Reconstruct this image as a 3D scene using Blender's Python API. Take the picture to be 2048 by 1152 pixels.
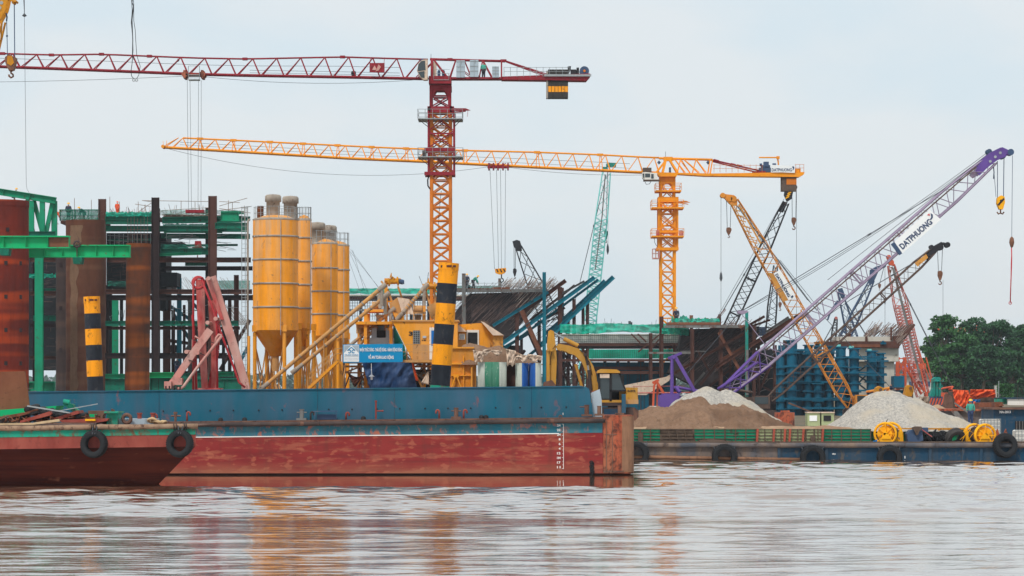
import bpy, bmesh, math, random
from mathutils import Vector, Matrix, noise
random.seed(7)
for o in list(bpy.data.objects): bpy.data.objects.remove(o)
SC = bpy.context.scene
COL = SC.collection
F = 6000.0; CH = 3.48; HY = 790.0; CX = 1024.0     # focal length in photo pixels, eye height, horizon row
# ------------------------------------------------------------------ camera
cam = bpy.data.cameras.new('camera'); co = bpy.data.objects.new('camera', cam); COL.objects.link(co)
co.location = (0, 0, CH); co.rotation_euler = (math.radians(90), 0, 0)
cam.sensor_width = 36; cam.lens = F / 2048 * 36; cam.shift_y = (HY - 576) / 2048
cam.clip_start = 1; cam.clip_end = 20000
SC.camera = co
# ------------------------------------------------------------------ light
SUN_EL, SUN_AZ = 52, 205        # degrees; azimuth clockwise from +Y (behind and left of the camera)
w = bpy.data.worlds.new('World'); SC.world = w; w.use_nodes = True
nt = w.node_tree; nt.nodes.clear()
out = nt.nodes.new('ShaderNodeOutputWorld'); bg = nt.nodes.new('ShaderNodeBackground')
sky = nt.nodes.new('ShaderNodeTexSky'); sky.sky_type = 'NISHITA'; sky.sun_disc = False
sky.sun_elevation = math.radians(SUN_EL); sky.sun_rotation = math.radians(SUN_AZ)
sky.dust_density = 2.0
tc = nt.nodes.new('ShaderNodeTexCoord')
def ncl(scale, detail, rough):
    mp = nt.nodes.new('ShaderNodeMapping'); mp.inputs['Scale'].default_value = (1, 1, 2.2)
    nt.links.new(tc.outputs['Generated'], mp.inputs['Vector'])
    n = nt.nodes.new('ShaderNodeTexNoise'); n.inputs['Scale'].default_value = scale
    n.inputs['Detail'].default_value = detail; n.inputs['Roughness'].default_value = rough
    n.inputs['Distortion'].default_value = .3
    nt.links.new(mp.outputs[0], n.inputs['Vector']); return n
n1 = ncl(9, 5, .5)
cr = nt.nodes.new('ShaderNodeValToRGB')
cr.color_ramp.elements[0].position = .40; cr.color_ramp.elements[0].color = (4.58, 5.25, 5.66, 1)
cr.color_ramp.elements[1].position = .60; cr.color_ramp.elements[1].color = (5.12, 5.44, 5.62, 1)
nt.links.new(n1.outputs['Fac'], cr.inputs[0])
mx = nt.nodes.new('ShaderNodeMix'); mx.data_type = 'RGBA'; mx.inputs[0].default_value = .93
nt.links.new(sky.outputs[0], mx.inputs[6]); nt.links.new(cr.outputs[0], mx.inputs[7])
nt.links.new(mx.outputs[2], bg.inputs[0]); bg.inputs[1].default_value = .1
nt.links.new(bg.outputs[0], out.inputs[0])
sun = bpy.data.lights.new('sun', 'SUN'); so = bpy.data.objects.new('sun', sun); COL.objects.link(so)
sun.energy = 1.5; sun.angle = math.radians(10); sun.color = (1, .95, .88)
a, e = math.radians(SUN_AZ), math.radians(SUN_EL)
sd = Vector((math.sin(a) * math.cos(e), math.cos(a) * math.cos(e), math.sin(e)))
so.rotation_euler = sd.to_track_quat('Z', 'Y').to_euler(); so.location = (0, 0, 60)
SC.view_settings.view_transform = 'Standard'; SC.view_settings.look = 'None'
SC.view_settings.exposure = 0.64; SC.view_settings.gamma = 1
SC.render.resolution_x = 1024; SC.render.resolution_y = 576
SC.render.engine = 'CYCLES'
SC.cycles.max_bounces = 8; SC.cycles.transparent_max_bounces = 16

# ------------------------------------------------------------------ geometry helpers
def K(Y): return Y / F
def P(x, y, Y): return Vector(((x - CX) * Y / F, Y, CH - (y - HY) * Y / F))
def s2l(c):
    return tuple((v/255/12.92 if v/255 <= .04045 else ((v/255+.055)/1.055)**2.4) for v in c)
class MB:
    """collects shapes as one mesh; tuples are (px, py[, metres behind depth Y]), Vectors are world points"""
    def __init__(s, Y=None): s.v = []; s.f = []; s.Y = Y; s.sm = []
    def P(s, t):
        if isinstance(t, Vector): return t
        d = t[2] if len(t) > 2 else 0
        if abs(d) > 3.4: return P(t[0], t[1], s.Y + d)
        q = P(t[0], t[1], s.Y); return Vector((q.x, s.Y + d, q.z))
    def k(s, px): return px * s.Y / F if s.Y else px
    def add(s, vs, fs, smooth=False):
        n = len(s.v); s.v += [tuple(q) for q in vs]
        for f in fs: s.f.append(tuple(n + i for i in f)); s.sm.append(smooth)
    def frame(s, a, b):
        d = (b - a); L = d.length; d = d / L if L > 1e-9 else Vector((0, 0, 1))
        if abs(d.y) < .95: v = Vector((0, 1, 0)); u = d.cross(v).normalized(); v = u.cross(d).normalized()
        else: u = Vector((1, 0, 0)); v = Vector((0, 0, 1))
        return d, u, v
    def beam(s, a, b, w, t=None, wb=None):
        """rectangular bar; w = width across in the picture plane (px when Y set), t = depth in metres"""
        a = s.P(a); b = s.P(b); d, u, v = s.frame(a, b)
        w0 = s.k(w) / 2; w1 = s.k(wb) / 2 if wb is not None else w0; t = (t if t is not None else w0 * 2) / 2
        q = [a+u*w0+v*t, a-u*w0+v*t, a-u*w0-v*t, a+u*w0-v*t, b+u*w1+v*t, b-u*w1+v*t, b-u*w1-v*t, b+u*w1-v*t]
        s.add(q, [(3,2,1,0), (4,5,6,7), (0,1,5,4), (1,2,6,5), (2,3,7,6), (3,0,4,7)])
    def ib(s, a, b, h, bw=.35, tf=None, stiff=0):
        """I-beam: flanges on both sides in the picture plane, web between them, optional stiffener plates"""
        a = s.P(a); b = s.P(b); d, u, v = s.frame(a, b); h = s.k(h); tf = s.k(tf) if tf else max(.03, h*.09)
        for sg in (1, -1):
            c = u * sg * (h/2 - tf/2); s.bar(a + c, b + c, u, tf, v, bw)
        s.bar(a, b, u, h - 2*tf, v, .05)
        if stiff:
            L = (b - a).length
            n = max(1, int(L / stiff))
            for i in range(n + 1):
                c = a + d * (L * i / n if n else 0)
                c = c + d * (.03 if i == 0 else (-.03 if i == n else 0))
                s.bar(c - d*.015, c + d*.015, u, h - 2*tf, v, bw*.92)
    def bar(s, a, b, u, w, v, t):
        w /= 2; t /= 2
        q = [a+u*w+v*t, a-u*w+v*t, a-u*w-v*t, a+u*w-v*t, b+u*w+v*t, b-u*w+v*t, b-u*w-v*t, b+u*w-v*t]
        s.add(q, [(3,2,1,0), (4,5,6,7), (0,1,5,4), (1,2,6,5), (2,3,7,6), (3,0,4,7)])
    def tube(s, a, b, r, n=8, r1=None, cap=True):
        a = s.P(a); b = s.P(b); d, u, v = s.frame(a, b); r0 = s.k(r); r1 = s.k(r1) if r1 is not None else r0
        q = []
        for c, rr in ((a, r0), (b, r1)):
            for i in range(n):
                t = 2*math.pi*i/n; q.append(c + u*rr*math.cos(t) + v*rr*math.sin(t))
        s.add(q, [(i, (i+1) % n, n+(i+1) % n, n+i) for i in range(n)], n > 6)
        if cap: s.add(q, [tuple(range(n))[::-1], tuple(range(n, 2*n))])
    def path(s, pts, r, n=6):
        pts = [s.P(p) for p in pts]; r = s.k(r); q = []
        for i, p in enumerate(pts):
            d = (pts[min(i+1, len(pts)-1)] - pts[max(i-1, 0)]); dd, u, v = s.frame(p, p + d)
            for j in range(n):
                t = 2*math.pi*j/n; q.append(p + u*r*math.cos(t) + v*r*math.sin(t))
        fs = [(i*n+j, i*n+(j+1) % n, (i+1)*n+(j+1) % n, (i+1)*n+j) for i in range(len(pts)-1) for j in range(n)]
        fs += [tuple(range(n))[::-1], tuple(range((len(pts)-1)*n, len(pts)*n))]
        s.add(q, fs, n > 5)
    def sag(s, a, b, sag, r, n=16, seg=4):
        """a hanging rope; sag in px"""
        pa, pb = s.P(a), s.P(b); S = s.k(sag)
        s.path([pa.lerp(pb, i/n) - Vector((0, 0, S*4*(i/n)*(1-i/n))) for i in range(n+1)], r, seg)
    def lathe(s, prof, c, axis=(0, 0, 1), n=24, smooth=True):
        """prof: (radius, along axis) in metres"""
        c = s.P(c); ax = Vector(axis).normalized()
        u = ax.orthogonal().normalized(); v = ax.cross(u); q = []
        for (r, z) in prof:
            for i in range(n):
                t = 2*math.pi*i/n; q.append(c + ax*z + u*r*math.cos(t) + v*r*math.sin(t))
        m = len(prof)
        s.add(q, [(j*n+i, j*n+(i+1) % n, (j+1)*n+(i+1) % n, (j+1)*n+i) for j in range(m-1) for i in range(n)], smooth)
        if prof[0][0] > 1e-4: s.add([q[i] for i in range(n)], [tuple(range(n))[::-1]])
        if prof[-1][0] > 1e-4: s.add([q[(m-1)*n+i] for i in range(n)], [tuple(range(n))])
    def ring(s, c, R, r, axis=(0, 1, 0), n=28, m=10, flat=1.0):
        """torus in metres"""
        c = s.P(c); ax = Vector(axis).normalized(); u = ax.orthogonal().normalized(); v = ax.cross(u); q = []
        for i in range(n):
            t = 2*math.pi*i/n; e = u*math.cos(t) + v*math.sin(t)
            for j in range(m):
                p = 2*math.pi*j/m; q.append(c + e*(R + r*math.cos(p)) + ax*r*flat*math.sin(p))
        s.add(q, [(i*m+j, i*m+(j+1) % m, ((i+1) % n)*m+(j+1) % m, ((i+1) % n)*m+j) for i in range(n) for j in range(m)], True)
    def prism(s, pts, y0=0, y1=1, taper=None):
        """picture-plane polygon (px) given depth from y0 to y1 metres behind Y"""
        n = len(pts); a = []; b = []
        for (x, y) in pts:
            p = P(x, y, s.Y + (y0 if abs(y0) > 3.4 else 0)); a.append(Vector((p.x, s.Y + y0, p.z))); b.append(Vector((p.x, s.Y + y1, p.z)))
        s.add(a + b, [tuple(range(n)), tuple(range(n, 2*n))[::-1]] + [(i, n+i, n+(i+1) % n, (i+1) % n) for i in range(n)])
    def rect(s, x0, x1, y0, y1, d0=0, d1=1): s.prism([(x0, y1), (x1, y1), (x1, y0), (x0, y0)], d0, d1)
    def bx(s, x0, x1, y0, y1, z0, z1):
        s.add([(x0,y0,z0),(x1,y0,z0),(x1,y1,z0),(x0,y1,z0),(x0,y0,z1),(x1,y0,z1),(x1,y1,z1),(x0,y1,z1)],
              [(3,2,1,0),(4,5,6,7),(0,1,5,4),(1,2,6,5),(2,3,7,6),(3,0,4,7)])
    def lattice(s, a, b, w0, w1, d0, d1, bays, rc, rl, both=True, style='z', n=4):
        """four-chord lattice boom; widths px in picture plane, depths metres"""
        a = s.P(a); b = s.P(b); d, u, v = s.frame(a, b); w0 = s.k(w0)/2; w1 = s.k(w1)/2; d0 /= 2; d1 /= 2
        def c(t, i, j):
            return a.lerp(b, t) + u*(w0 + (w1-w0)*t)*i + v*(d0 + (d1-d0)*t)*j
        sY = s.Y; s.Y = None
        rc = rc*sY/F; rl = rl*sY/F
        for i in (-1, 1):
            for j in (-1, 1): s.tube(c(0, i, j), c(1, i, j), rc, n, cap=False)
        for q in range(bays):
            t0, t1 = q/bays, (q+1)/bays; g = 1 if q % 2 else -1
            for j in (-1, 1):
                if style == 'x':
                    s.tube(c(t0, 1, j), c(t1, -1, j), rl, n, cap=False); s.tube(c(t0, -1, j), c(t1, 1, j), rl, n, cap=False)
                    s.tube(c(t0, -1, j), c(t0, 1, j), rl, n, cap=False)
                else:
                    s.tube(c(t0, g*j, j), c(t1, -g*j, j), rl, n, cap=False)
            for i in (-1, 1):
                if style == 'x':
                    s.tube(c(t0, i, 1), c(t1, i, -1), rl, n, cap=False); s.tube(c(t0, i, -1), c(t0, i, 1), rl, n, cap=False)
                else:
                    s.tube(c(t0, i, g*i), c(t1, i, -g*i), rl, n, cap=False)
        s.Y = sY
    def obj(s, name, mat, parent=None):
        me = bpy.data.meshes.new(name)
        off = Vector(parent.matrix_world.translation) if parent is None else Vector(parent['_w'])
        me.from_pydata([tuple(Vector(q) - off) for q in s.v], [], s.f)
        me.polygons.foreach_set('use_smooth', s.sm); me.update()
        bm = bmesh.new(); bm.from_mesh(me); bmesh.ops.recalc_face_normals(bm, faces=bm.faces); bm.to_mesh(me); bm.free()
        o = bpy.data.objects.new(name, me); COL.objects.link(o)
        if mat: me.materials.append(M[mat] if isinstance(mat, str) else mat)
        o.parent = parent; o['_w'] = tuple(off)
        return o
    def top(s, name, mat, label, cat, group=None, kind=None, base=None):
        """links the mesh as one top-level thing with its origin at its base"""
        xs = [q[0] for q in s.v]; ys = [q[1] for q in s.v]; zs = [q[2] for q in s.v]
        b = Vector(((min(xs)+max(xs))/2, (min(ys)+max(ys))/2, min(zs)))
        if kind == 'structure': b = Vector((0, 0, 0))
        f = bpy.data.objects.new('tmp', None); f['_w'] = tuple(b)
        o = s.obj(name, mat, f); o.parent = None; o.location = b; bpy.data.objects.remove(f)
        tag(o, label, cat, group, kind); return o
def tag(o, label=None, cat=None, group=None, kind=None):
    if label: o['label'] = label
    if cat: o['category'] = cat
    if group: o['group'] = group
    if kind: o['kind'] = kind
def thing(name, label, cat, x, y, Y, group=None, d=0):
    o = bpy.data.objects.new(name, None); COL.objects.link(o); o.empty_display_size = .5
    p = P(x, y, Y); p.y += d; o.location = p; o['_w'] = tuple(p); tag(o, label, cat, group); return o
def sub(o):      # lets a mesh part act as parent of its own pieces
    return o
def clean():
    for o in bpy.data.objects:
        if '_w' in o: del o['_w']
def dup_tree(o, delta, label=None, parent=None):
    c = o.copy(); COL.objects.link(c); c.parent = parent
    if parent is None: c.location = o.location + Vector(delta)
    if label: c['label'] = label
    for ch in [q for q in o.children]: dup_tree(ch, delta, None, c)
    return c
def text(name, s, O, U, V, mat, parent, bold=.02, th=.012):
    """lettering fitted into the box O, O+U, O+V (Vectors)"""
    cu = bpy.data.curves.new('t', 'FONT'); cu.body = s; cu.offset = bold; cu.extrude = .01; cu.resolution_u = 3
    t = bpy.data.objects.new('t', cu); COL.objects.link(t)
    dg = bpy.context.evaluated_depsgraph_get(); me = bpy.data.meshes.new_from_object(t.evaluated_get(dg))
    bpy.data.objects.remove(t)
    xs = [q.co.x for q in me.vertices]; ys = [q.co.y for q in me.vertices]
    x0, x1, y0, y1 = min(xs), max(xs), min(ys), max(ys); N = V.cross(U).normalized()
    if N.y > 0: N = -N
    m = MB()
    m.add([O + U*((q.co.x-x0)/(x1-x0)) + V*((q.co.y-y0)/(y1-y0)) + N*(th if q.co.z > 0 else th*.3) for q in me.vertices], [tuple(p.vertices) for p in me.polygons])
    return m.obj(name, mat, parent)

# ------------------------------------------------------------------ materials
M = {}
def newmat(name):
    m = bpy.data.materials.new(name); m.use_nodes = True; n = m.node_tree; n.nodes.clear()
    o = n.nodes.new('ShaderNodeOutputMaterial'); b = n.nodes.new('ShaderNodeBsdfPrincipled'); n.links.new(b.outputs[0], o.inputs[0])
    M[name] = m; return m, n, b
def nz(n, scale, st=(1, 1, 1), detail=4, rough=.55, dist=0, lo=.4, hi=.6, coord=None):
    if coord is None:
        g = n.nodes.new('ShaderNodeTexCoord'); coord = g.outputs['Object']
    mp = n.nodes.new('ShaderNodeMapping'); mp.inputs['Scale'].default_value = st
    n.links.new(coord, mp.inputs['Vector'])
    t = n.nodes.new('ShaderNodeTexNoise'); t.inputs['Scale'].default_value = scale; t.inputs['Detail'].default_value = detail
    t.inputs['Roughness'].default_value = rough; t.inputs['Distortion'].default_value = dist
    n.links.new(mp.outputs[0], t.inputs['Vector'])
    r = n.nodes.new('ShaderNodeMapRange'); r.inputs[1].default_value = lo; r.inputs[2].default_value = hi
    n.links.new(t.outputs['Fac'], r.inputs[0]); return r.outputs[0]
def mix(n, fac, a, b, mode='MIX'):
    m = n.nodes.new('ShaderNodeMix'); m.data_type = 'RGBA'; m.blend_type = mode
    for i, x in ((0, fac), (6, a), (7, b)):
        if hasattr(x, 'node'): n.links.new(x, m.inputs[i])
        elif i == 0: m.inputs[0].default_value = x
        else: m.inputs[i].default_value = (*x, 1)
    return m.outputs[2]
def mul(n, a, b):
    m = n.nodes.new('ShaderNodeMath'); m.operation = 'MULTIPLY'
    n.links.new(a, m.inputs[0])
    if hasattr(b, 'node'): n.links.new(b, m.inputs[1])
    else: m.inputs[1].default_value = b
    return m.outputs[0]
def paint(name, col, wear=.35, wcol=(70, 42, 30), var=.25, streak=.5, sc=1.2, rough=.55, dust=0, dcol=(150, 130, 110), bump=.2, gain=1.0, stw=.35):
    """weathered paint: tone drift, vertical streaks, rust / wear patches, dust"""
    m, n, b = newmat(name); c = tuple(min(1, v*gain) for v in s2l(col)); wc = s2l(wcol)
    x = mix(n, nz(n, sc*.6, (1, 1, 1), 3, .6, lo=.3, hi=.7), tuple(v*(1-var) for v in c), tuple(min(1, v*(1+var*.6)) for v in c))
    if streak: x = mix(n, mul(n, nz(n, sc*2.2, (1, 1, .12), 5, .6, lo=.48, hi=.72), streak), x, tuple((v*.45+u*.25) for v, u in zip(c, wc)))
    if dust: x = mix(n, mul(n, nz(n, sc*1.1, (1, 1, stw), 5, .6, lo=.38, hi=.66), dust), x, s2l(dcol))
    if wear: x = mix(n, mul(n, nz(n, sc*2.0, (1, 1, .7), 7, .68, .4, lo=.62-.16*wear, hi=.70-.1*wear), .9), x, wc)
    n.links.new(x, b.inputs['Base Color'])
    b.inputs['Roughness'].default_value = min(1, rough + .12); b.inputs['Specular IOR Level'].default_value = .2
    if bump:
        bp = n.nodes.new('ShaderNodeBump'); bp.inputs['Strength'].default_value = bump; bp.inputs['Distance'].default_value = .03
        n.links.new(nz(n, sc*5, (1, 1, 1), 5, .6, lo=0, hi=1), bp.inputs['Height']); n.links.new(bp.outputs[0], b.inputs['Normal'])
    return m
def plain(name, col, rough=.6, metal=0, var=.15, sc=2):
    m, n, b = newmat(name); c = s2l(col)
    n.links.new(mix(n, nz(n, sc, (1, 1, 1), 4, .6, lo=.3, hi=.7), tuple(v*(1-var) for v in c), tuple(min(1, v*(1+var)) for v in c)), b.inputs['Base Color'])
    b.inputs['Roughness'].default_value = rough; b.inputs['Metallic'].default_value = metal; return m
def rusty(name, a, b_, c_, sc=.5, band=1.0, spot=.6):
    """steel pile skin: broad tone zones, horizontal plate bands, streaks and dark spots"""
    m, n, b = newmat(name)
    x = mix(n, nz(n, sc, (1, 1, .55), 4, .6, lo=.35, hi=.65), s2l(a), s2l(b_))
    x = mix(n, mul(n, nz(n, .38, (.05, .05, 1), 2, .8, lo=.5, hi=.56), band*.75), x, s2l(c_))
    x = mix(n, mul(n, nz(n, 2.2, (1, 1, .1), 5, .6, lo=.5, hi=.75), .6), x, tuple(v*.5 for v in s2l(a)))
    x = mix(n, mul(n, nz(n, 3.0, (1, 1, 2), 6, .7, lo=.6, hi=.72), spot), x, s2l((28, 20, 18)))
    n.links.new(x, b.inputs['Base Color']); b.inputs['Roughness'].default_value = .85; b.inputs['Specular IOR Level'].default_value = .2
    bp = n.nodes.new('ShaderNodeBump'); bp.inputs['Strength'].default_value = .4; bp.inputs['Distance'].default_value = .05
    n.links.new(nz(n, 4, (1, 1, 1), 6, .65, lo=0, hi=1), bp.inputs['Height']); n.links.new(bp.outputs[0], b.inputs['Normal'])
    return m
paint('green', (6, 142, 104), .25, (74, 52, 38), .2, .35, 1.0)
paint('green_bright', (0, 172, 108), .12, (96, 66, 44), .12, .25, .7)
paint('green_dark', (2, 108, 86), .35, (50, 38, 32), .25, .5, 1.0)
paint('teal_paint', (26, 140, 128), .45, (96, 60, 42), .2, .6, 1.2)
paint('col_brown', (88, 58, 50), .3, (96, 54, 36), .3, .5, 1.0, .8)
paint('col_dark', (50, 38, 38), .2, (64, 42, 34), .3, .4, 1.0, .85)
paint('col_rust', (92, 56, 44), .35, (44, 30, 28), .3, .6, 1.0, .8)
paint('steel_pale', (120, 120, 118), .55, (96, 60, 44), .25, .6, 1.2, .7)
rusty('pile_red', (126, 38, 18), (92, 32, 22), (186, 68, 16), .45, .85, .5)
rusty('pile_brown', (104, 66, 48), (86, 48, 34), (120, 84, 62), .5, .7)
rusty('pile_grey', (66, 54, 52), (54, 42, 40), (82, 64, 56), .5)
rusty('pile_orange', (110, 56, 26), (64, 44, 34), (150, 78, 24), .5)
rusty('rust_plate', (132, 84, 62), (112, 66, 48), (142, 96, 72), .8, .5)
paint('hi_yellow', (250, 160, 4), .3, (96, 60, 30), .1, .45, 1.8, .5, dust=.25, dcol=(206, 140, 60))
paint('hi_black', (26, 32, 42), .3, (70, 66, 66), .3, .5, 1.8, .6, dust=.4, dcol=(58, 62, 70))
paint('silo', (244, 154, 18), .15, (150, 110, 76), .14, .6, 1.6, .5, dust=.5, dcol=(226, 176, 116), stw=.06)
m = M['silo']; n = m.node_tree; b = [q for q in n.nodes if q.type == 'BSDF_PRINCIPLED'][0]; src = b.inputs['Base Color'].links[0].from_socket
g = n.nodes.new('ShaderNodeTexCoord'); sp = n.nodes.new('ShaderNodeSeparateXYZ'); n.links.new(g.outputs['Object'], sp.inputs[0])
r = n.nodes.new('ShaderNodeMapRange'); r.inputs[1].default_value = 7.6; r.inputs[2].default_value = 10.8; n.links.new(sp.outputs[2], r.inputs[0])
n.links.new(mix(n, mul(n, mul(n, r.outputs[0], nz(n, 2.6, (1, 1, .06), 5, .6, lo=.38, hi=.66)), .8), src, s2l((190, 168, 142))), b.inputs['Base Color'])
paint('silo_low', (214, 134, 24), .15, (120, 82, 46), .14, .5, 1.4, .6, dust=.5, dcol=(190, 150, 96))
paint('plant_yellow', (238, 156, 28), .18, (116, 78, 46), .12, .4, 1.2, .55, dust=.35, dcol=(200, 158, 110))
paint('plant_dusty', (206, 150, 84), .25, (108, 78, 52), .2, .5, 1.4, .75, dust=.6, dcol=(176, 146, 114))
paint('cement', (158, 146, 134), .35, (104, 92, 82), .2, .6, 1.8, .95, dust=.4, dcol=(186, 176, 160))
paint('concrete', (196, 190, 178), .15, (120, 108, 96), .12, .5, .6, .9)
paint('pump_red', (178, 64, 62), .2, (120, 70, 62), .15, .3, 1.6, .55, dust=.75, dcol=(206, 152, 142))
paint('pump_pink', (198, 136, 126), .25, (150, 104, 96), .15, .3, 1.6, .7, dust=.5, dcol=(214, 190, 178))
paint('pump_pipe', (176, 26, 40), .12, (96, 40, 40), .15, .2, 2, .5, dust=.3, dcol=(190, 120, 112))
paint('crane_red', (142, 34, 46), .22, (88, 50, 44), .2, .3, 1.4, .6)
paint('crane_orange', (212, 118, 30), .2, (104, 58, 38), .2, .3, 1.2, .6)
paint('crane_yellow', (244, 152, 16), .08, (150, 88, 36), .12, .2, 1, .5)
paint('crane_yellow_old', (198, 134, 28), .35, (110, 70, 40), .2, .4, 2, .6)
paint('crane_tan', (206, 146, 70), .35, (128, 84, 52), .25, .3, 1, .7)
paint('crane_tan_low', (214, 138, 52), .3, (110, 72, 50), .25, .3, 1, .7)
paint('crane_black', (44, 44, 48), .2, (80, 62, 54), .3, .2, 1, .7)
paint('crane_brown', (92, 74, 66), .4, (58, 42, 38), .25, .3, 1, .75)
paint('crane_teal', (122, 206, 200), .15, (90, 120, 116), .2, .2, 1, .6)
paint('crane_teal_dark', (30, 130, 116), .15, (60, 80, 76), .2, .2, 1, .6)
paint('purple', (98, 72, 146), .1, (110, 76, 84), .18, .2, 1, .55)
paint('lilac', (150, 136, 158), .3, (126, 92, 104), .2, .3, 1, .6)
paint('crane_redwhite', (186, 96, 82), .45, (224, 210, 208), .25, .2, .5, .7)
paint('crane_orange_red', (206, 92, 60), .2, (150, 84, 64), .2, .2, 1, .6)
paint('slate_blue', (62, 82, 112), .3, (96, 104, 116), .25, .2, 1, .6)
paint('blue_beam', (0, 128, 150), .28, (60, 60, 62), .2, .4, 1, .6)
paint('blue_tower', (2, 92, 120), .22, (44, 56, 70), .22, .4, .6, .65)
paint('barge_blue', (8, 92, 114), .08, (116, 80, 88), .2, .6, .6, .5, dust=.6, dcol=(70, 94, 118), bump=.12, stw=.2)
paint('barge_teal', (20, 104, 124), .55, (178, 100, 74), .15, .4, 1.1, .5, dust=.35, dcol=(108, 116, 100))
paint('rail_rust', (104, 74, 64), .4, (60, 42, 38), .25, .5, 1.5, .7, dust=.4, dcol=(152, 118, 96))
paint('rail_tan', (140, 112, 92), .55, (70, 46, 40), .25, .5, 2.2, .8, dust=.5, dcol=(178, 150, 124))
paint('rail_dark', (62, 54, 54), .3, (120, 84, 68), .25, .4, .8, .6, dust=.3, dcol=(120, 92, 78))
paint('bow_rust', (172, 84, 58), .9, (66, 44, 40), .25, 1.0, 1.5, .8, dust=.6, dcol=(168, 112, 84))
paint('bow_tan', (146, 108, 84), .3, (82, 58, 48), .2, .8, 1.4, .8)
paint('boat_green', (30, 150, 124), .75, (112, 72, 50), .15, .5, 1.3, .6)
paint('boat_pink', (136, 60, 52), .35, (112, 52, 46), .15, .5, 1.2, .65, dust=.3, dcol=(190, 110, 92))
paint('rope_tan', (200, 170, 130), 0, (90, 60, 40), .2, 0, 6, .95)
paint('excavator', (190, 138, 48), .2, (128, 92, 48), .15, .4, 1.6, .6, dust=.45, dcol=(188, 148, 88))
paint('deep_blue', (6, 60, 88), .3, (86, 80, 74), .15, .8, .9, .55, dust=.35, dcol=(88, 88, 88), stw=.12)
paint('mud_hull', (84, 88, 96), .4, (70, 60, 58), .2, .9, 1, .8, dust=.75, dcol=(138, 116, 98))
paint('winch_yellow', (248, 176, 10), .18, (120, 84, 40), .08, .3, 2, .5)
paint('panel_pale', (168, 178, 134), .3, (92, 86, 66), .15, .5, 1.2, .75)
paint('panel_green', (14, 134, 88), .42, (66, 56, 48), .2, .5, 1.4, .7)
paint('post_coral', (172, 84, 66), .2, (110, 66, 54), .15, .4, 2, .7)
paint('mud', (96, 80, 70), .3, (70, 56, 50), .2, .3, 2, .95)
paint('grey_box', (168, 182, 192), .1, (110, 120, 124), .1, .2, 1, .5)
paint('white_paint', (226, 222, 214), .1, (150, 130, 112), .05, .3, 1.2, .55)
paint('sign_blue', (8, 138, 190), 0, (8, 90, 130), .05, .1, 1, .45, bump=0)
paint('tarp_blue', (18, 56, 100), .1, (60, 84, 128), .25, .3, 1.1, .45, dust=.55, dcol=(96, 118, 158), bump=.3)
paint('tarp_orange', (236, 98, 52), .05, (180, 84, 54), .15, .2, 1.5, .6)
paint('tarp_sky', (24, 110, 170), .05, (20, 70, 120), .15, .2, 1.5, .6)
paint('cloth_tan', (214, 192, 172), .25, (140, 112, 92), .15, .3, 3, .9)
paint('cover_green', (44, 122, 94), .3, (176, 184, 174), .2, .7, 1.2, .6, dust=.2, dcol=(180, 190, 180))
paint('cover_pale', (180, 186, 176), .25, (120, 128, 116), .15, .6, 1.2, .7)
paint('cover_blue', (28, 84, 156), .2, (160, 172, 188), .2, .6, 1.2, .6)
paint('door_blue', (18, 104, 180), 0, (10, 60, 110), .05, 0, 1, .5)
plain('rubber', (20, 22, 26), .85, 0, .3, 8)
plain('rubber_dusty', (62, 58, 56), .9, 0, .3, 6)
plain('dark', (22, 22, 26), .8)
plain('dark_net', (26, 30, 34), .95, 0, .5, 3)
plain('rebar', (96, 74, 68), .8, 0, .4, 6)
plain('rebar_light', (150, 132, 120), .7, 0, .4, 6)
plain('rebar_dark', (52, 42, 42), .85, 0, .4, 5)
plain('rope_dark', (70, 74, 80), .6)
plain('rope_pale', (150, 156, 160), .5)
plain('galv', (150, 156, 158), .5, .3, .2, 6)
plain('white', (236, 238, 238), .5, 0, .03)
plain('navy', (16, 50, 92), .5, 0, .05)
paint('mud_streak', (122, 94, 74), .4, (104, 76, 58), .15, .5, 2, .9)
plain('logo_red', (190, 36, 44), .5, 0, .05)
plain('ink', (30, 26, 24), .6)
plain('helmet', (246, 180, 20), .4, 0, .05)
plain('skin', (160, 112, 86), .6, 0, .05)
plain('hivis', (232, 84, 30), .7, 0, .1)
plain('shirt_green', (60, 160, 140), .8, 0, .1)
plain('shirt_dark', (34, 46, 66), .8, 0, .1)
plain('jeans', (42, 60, 96), .8, 0, .1)
plain('trousers', (48, 48, 54), .8, 0, .1)
plain('hook_rust', (116, 74, 50), .7, 0, .3, 5)
plain('counter_black', (44, 40, 36), .8, 0, .2)
plain('wood', (190, 164, 128), .8, 0, .2)
plain('white_line', (232, 228, 224), .6, 0, .1)
plain('ribs_mud', (92, 76, 64), .95, 0, .3, 4)
plain('hull_maroon_shadow', (60, 22, 20), .7, 0, .2)
plain('plaster', (206, 204, 198), .8, 0, .08)
plain('tank_blue', (30, 110, 190), .4, 0, .1)
# glass
m, n, b = newmat('glass'); b.inputs['Base Color'].default_value = (.04, .055, .06, 1); b.inputs['Roughness'].default_value = .08
b.inputs['Specular IOR Level'].default_value = .9; b.inputs['Metallic'].default_value = .35
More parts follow.
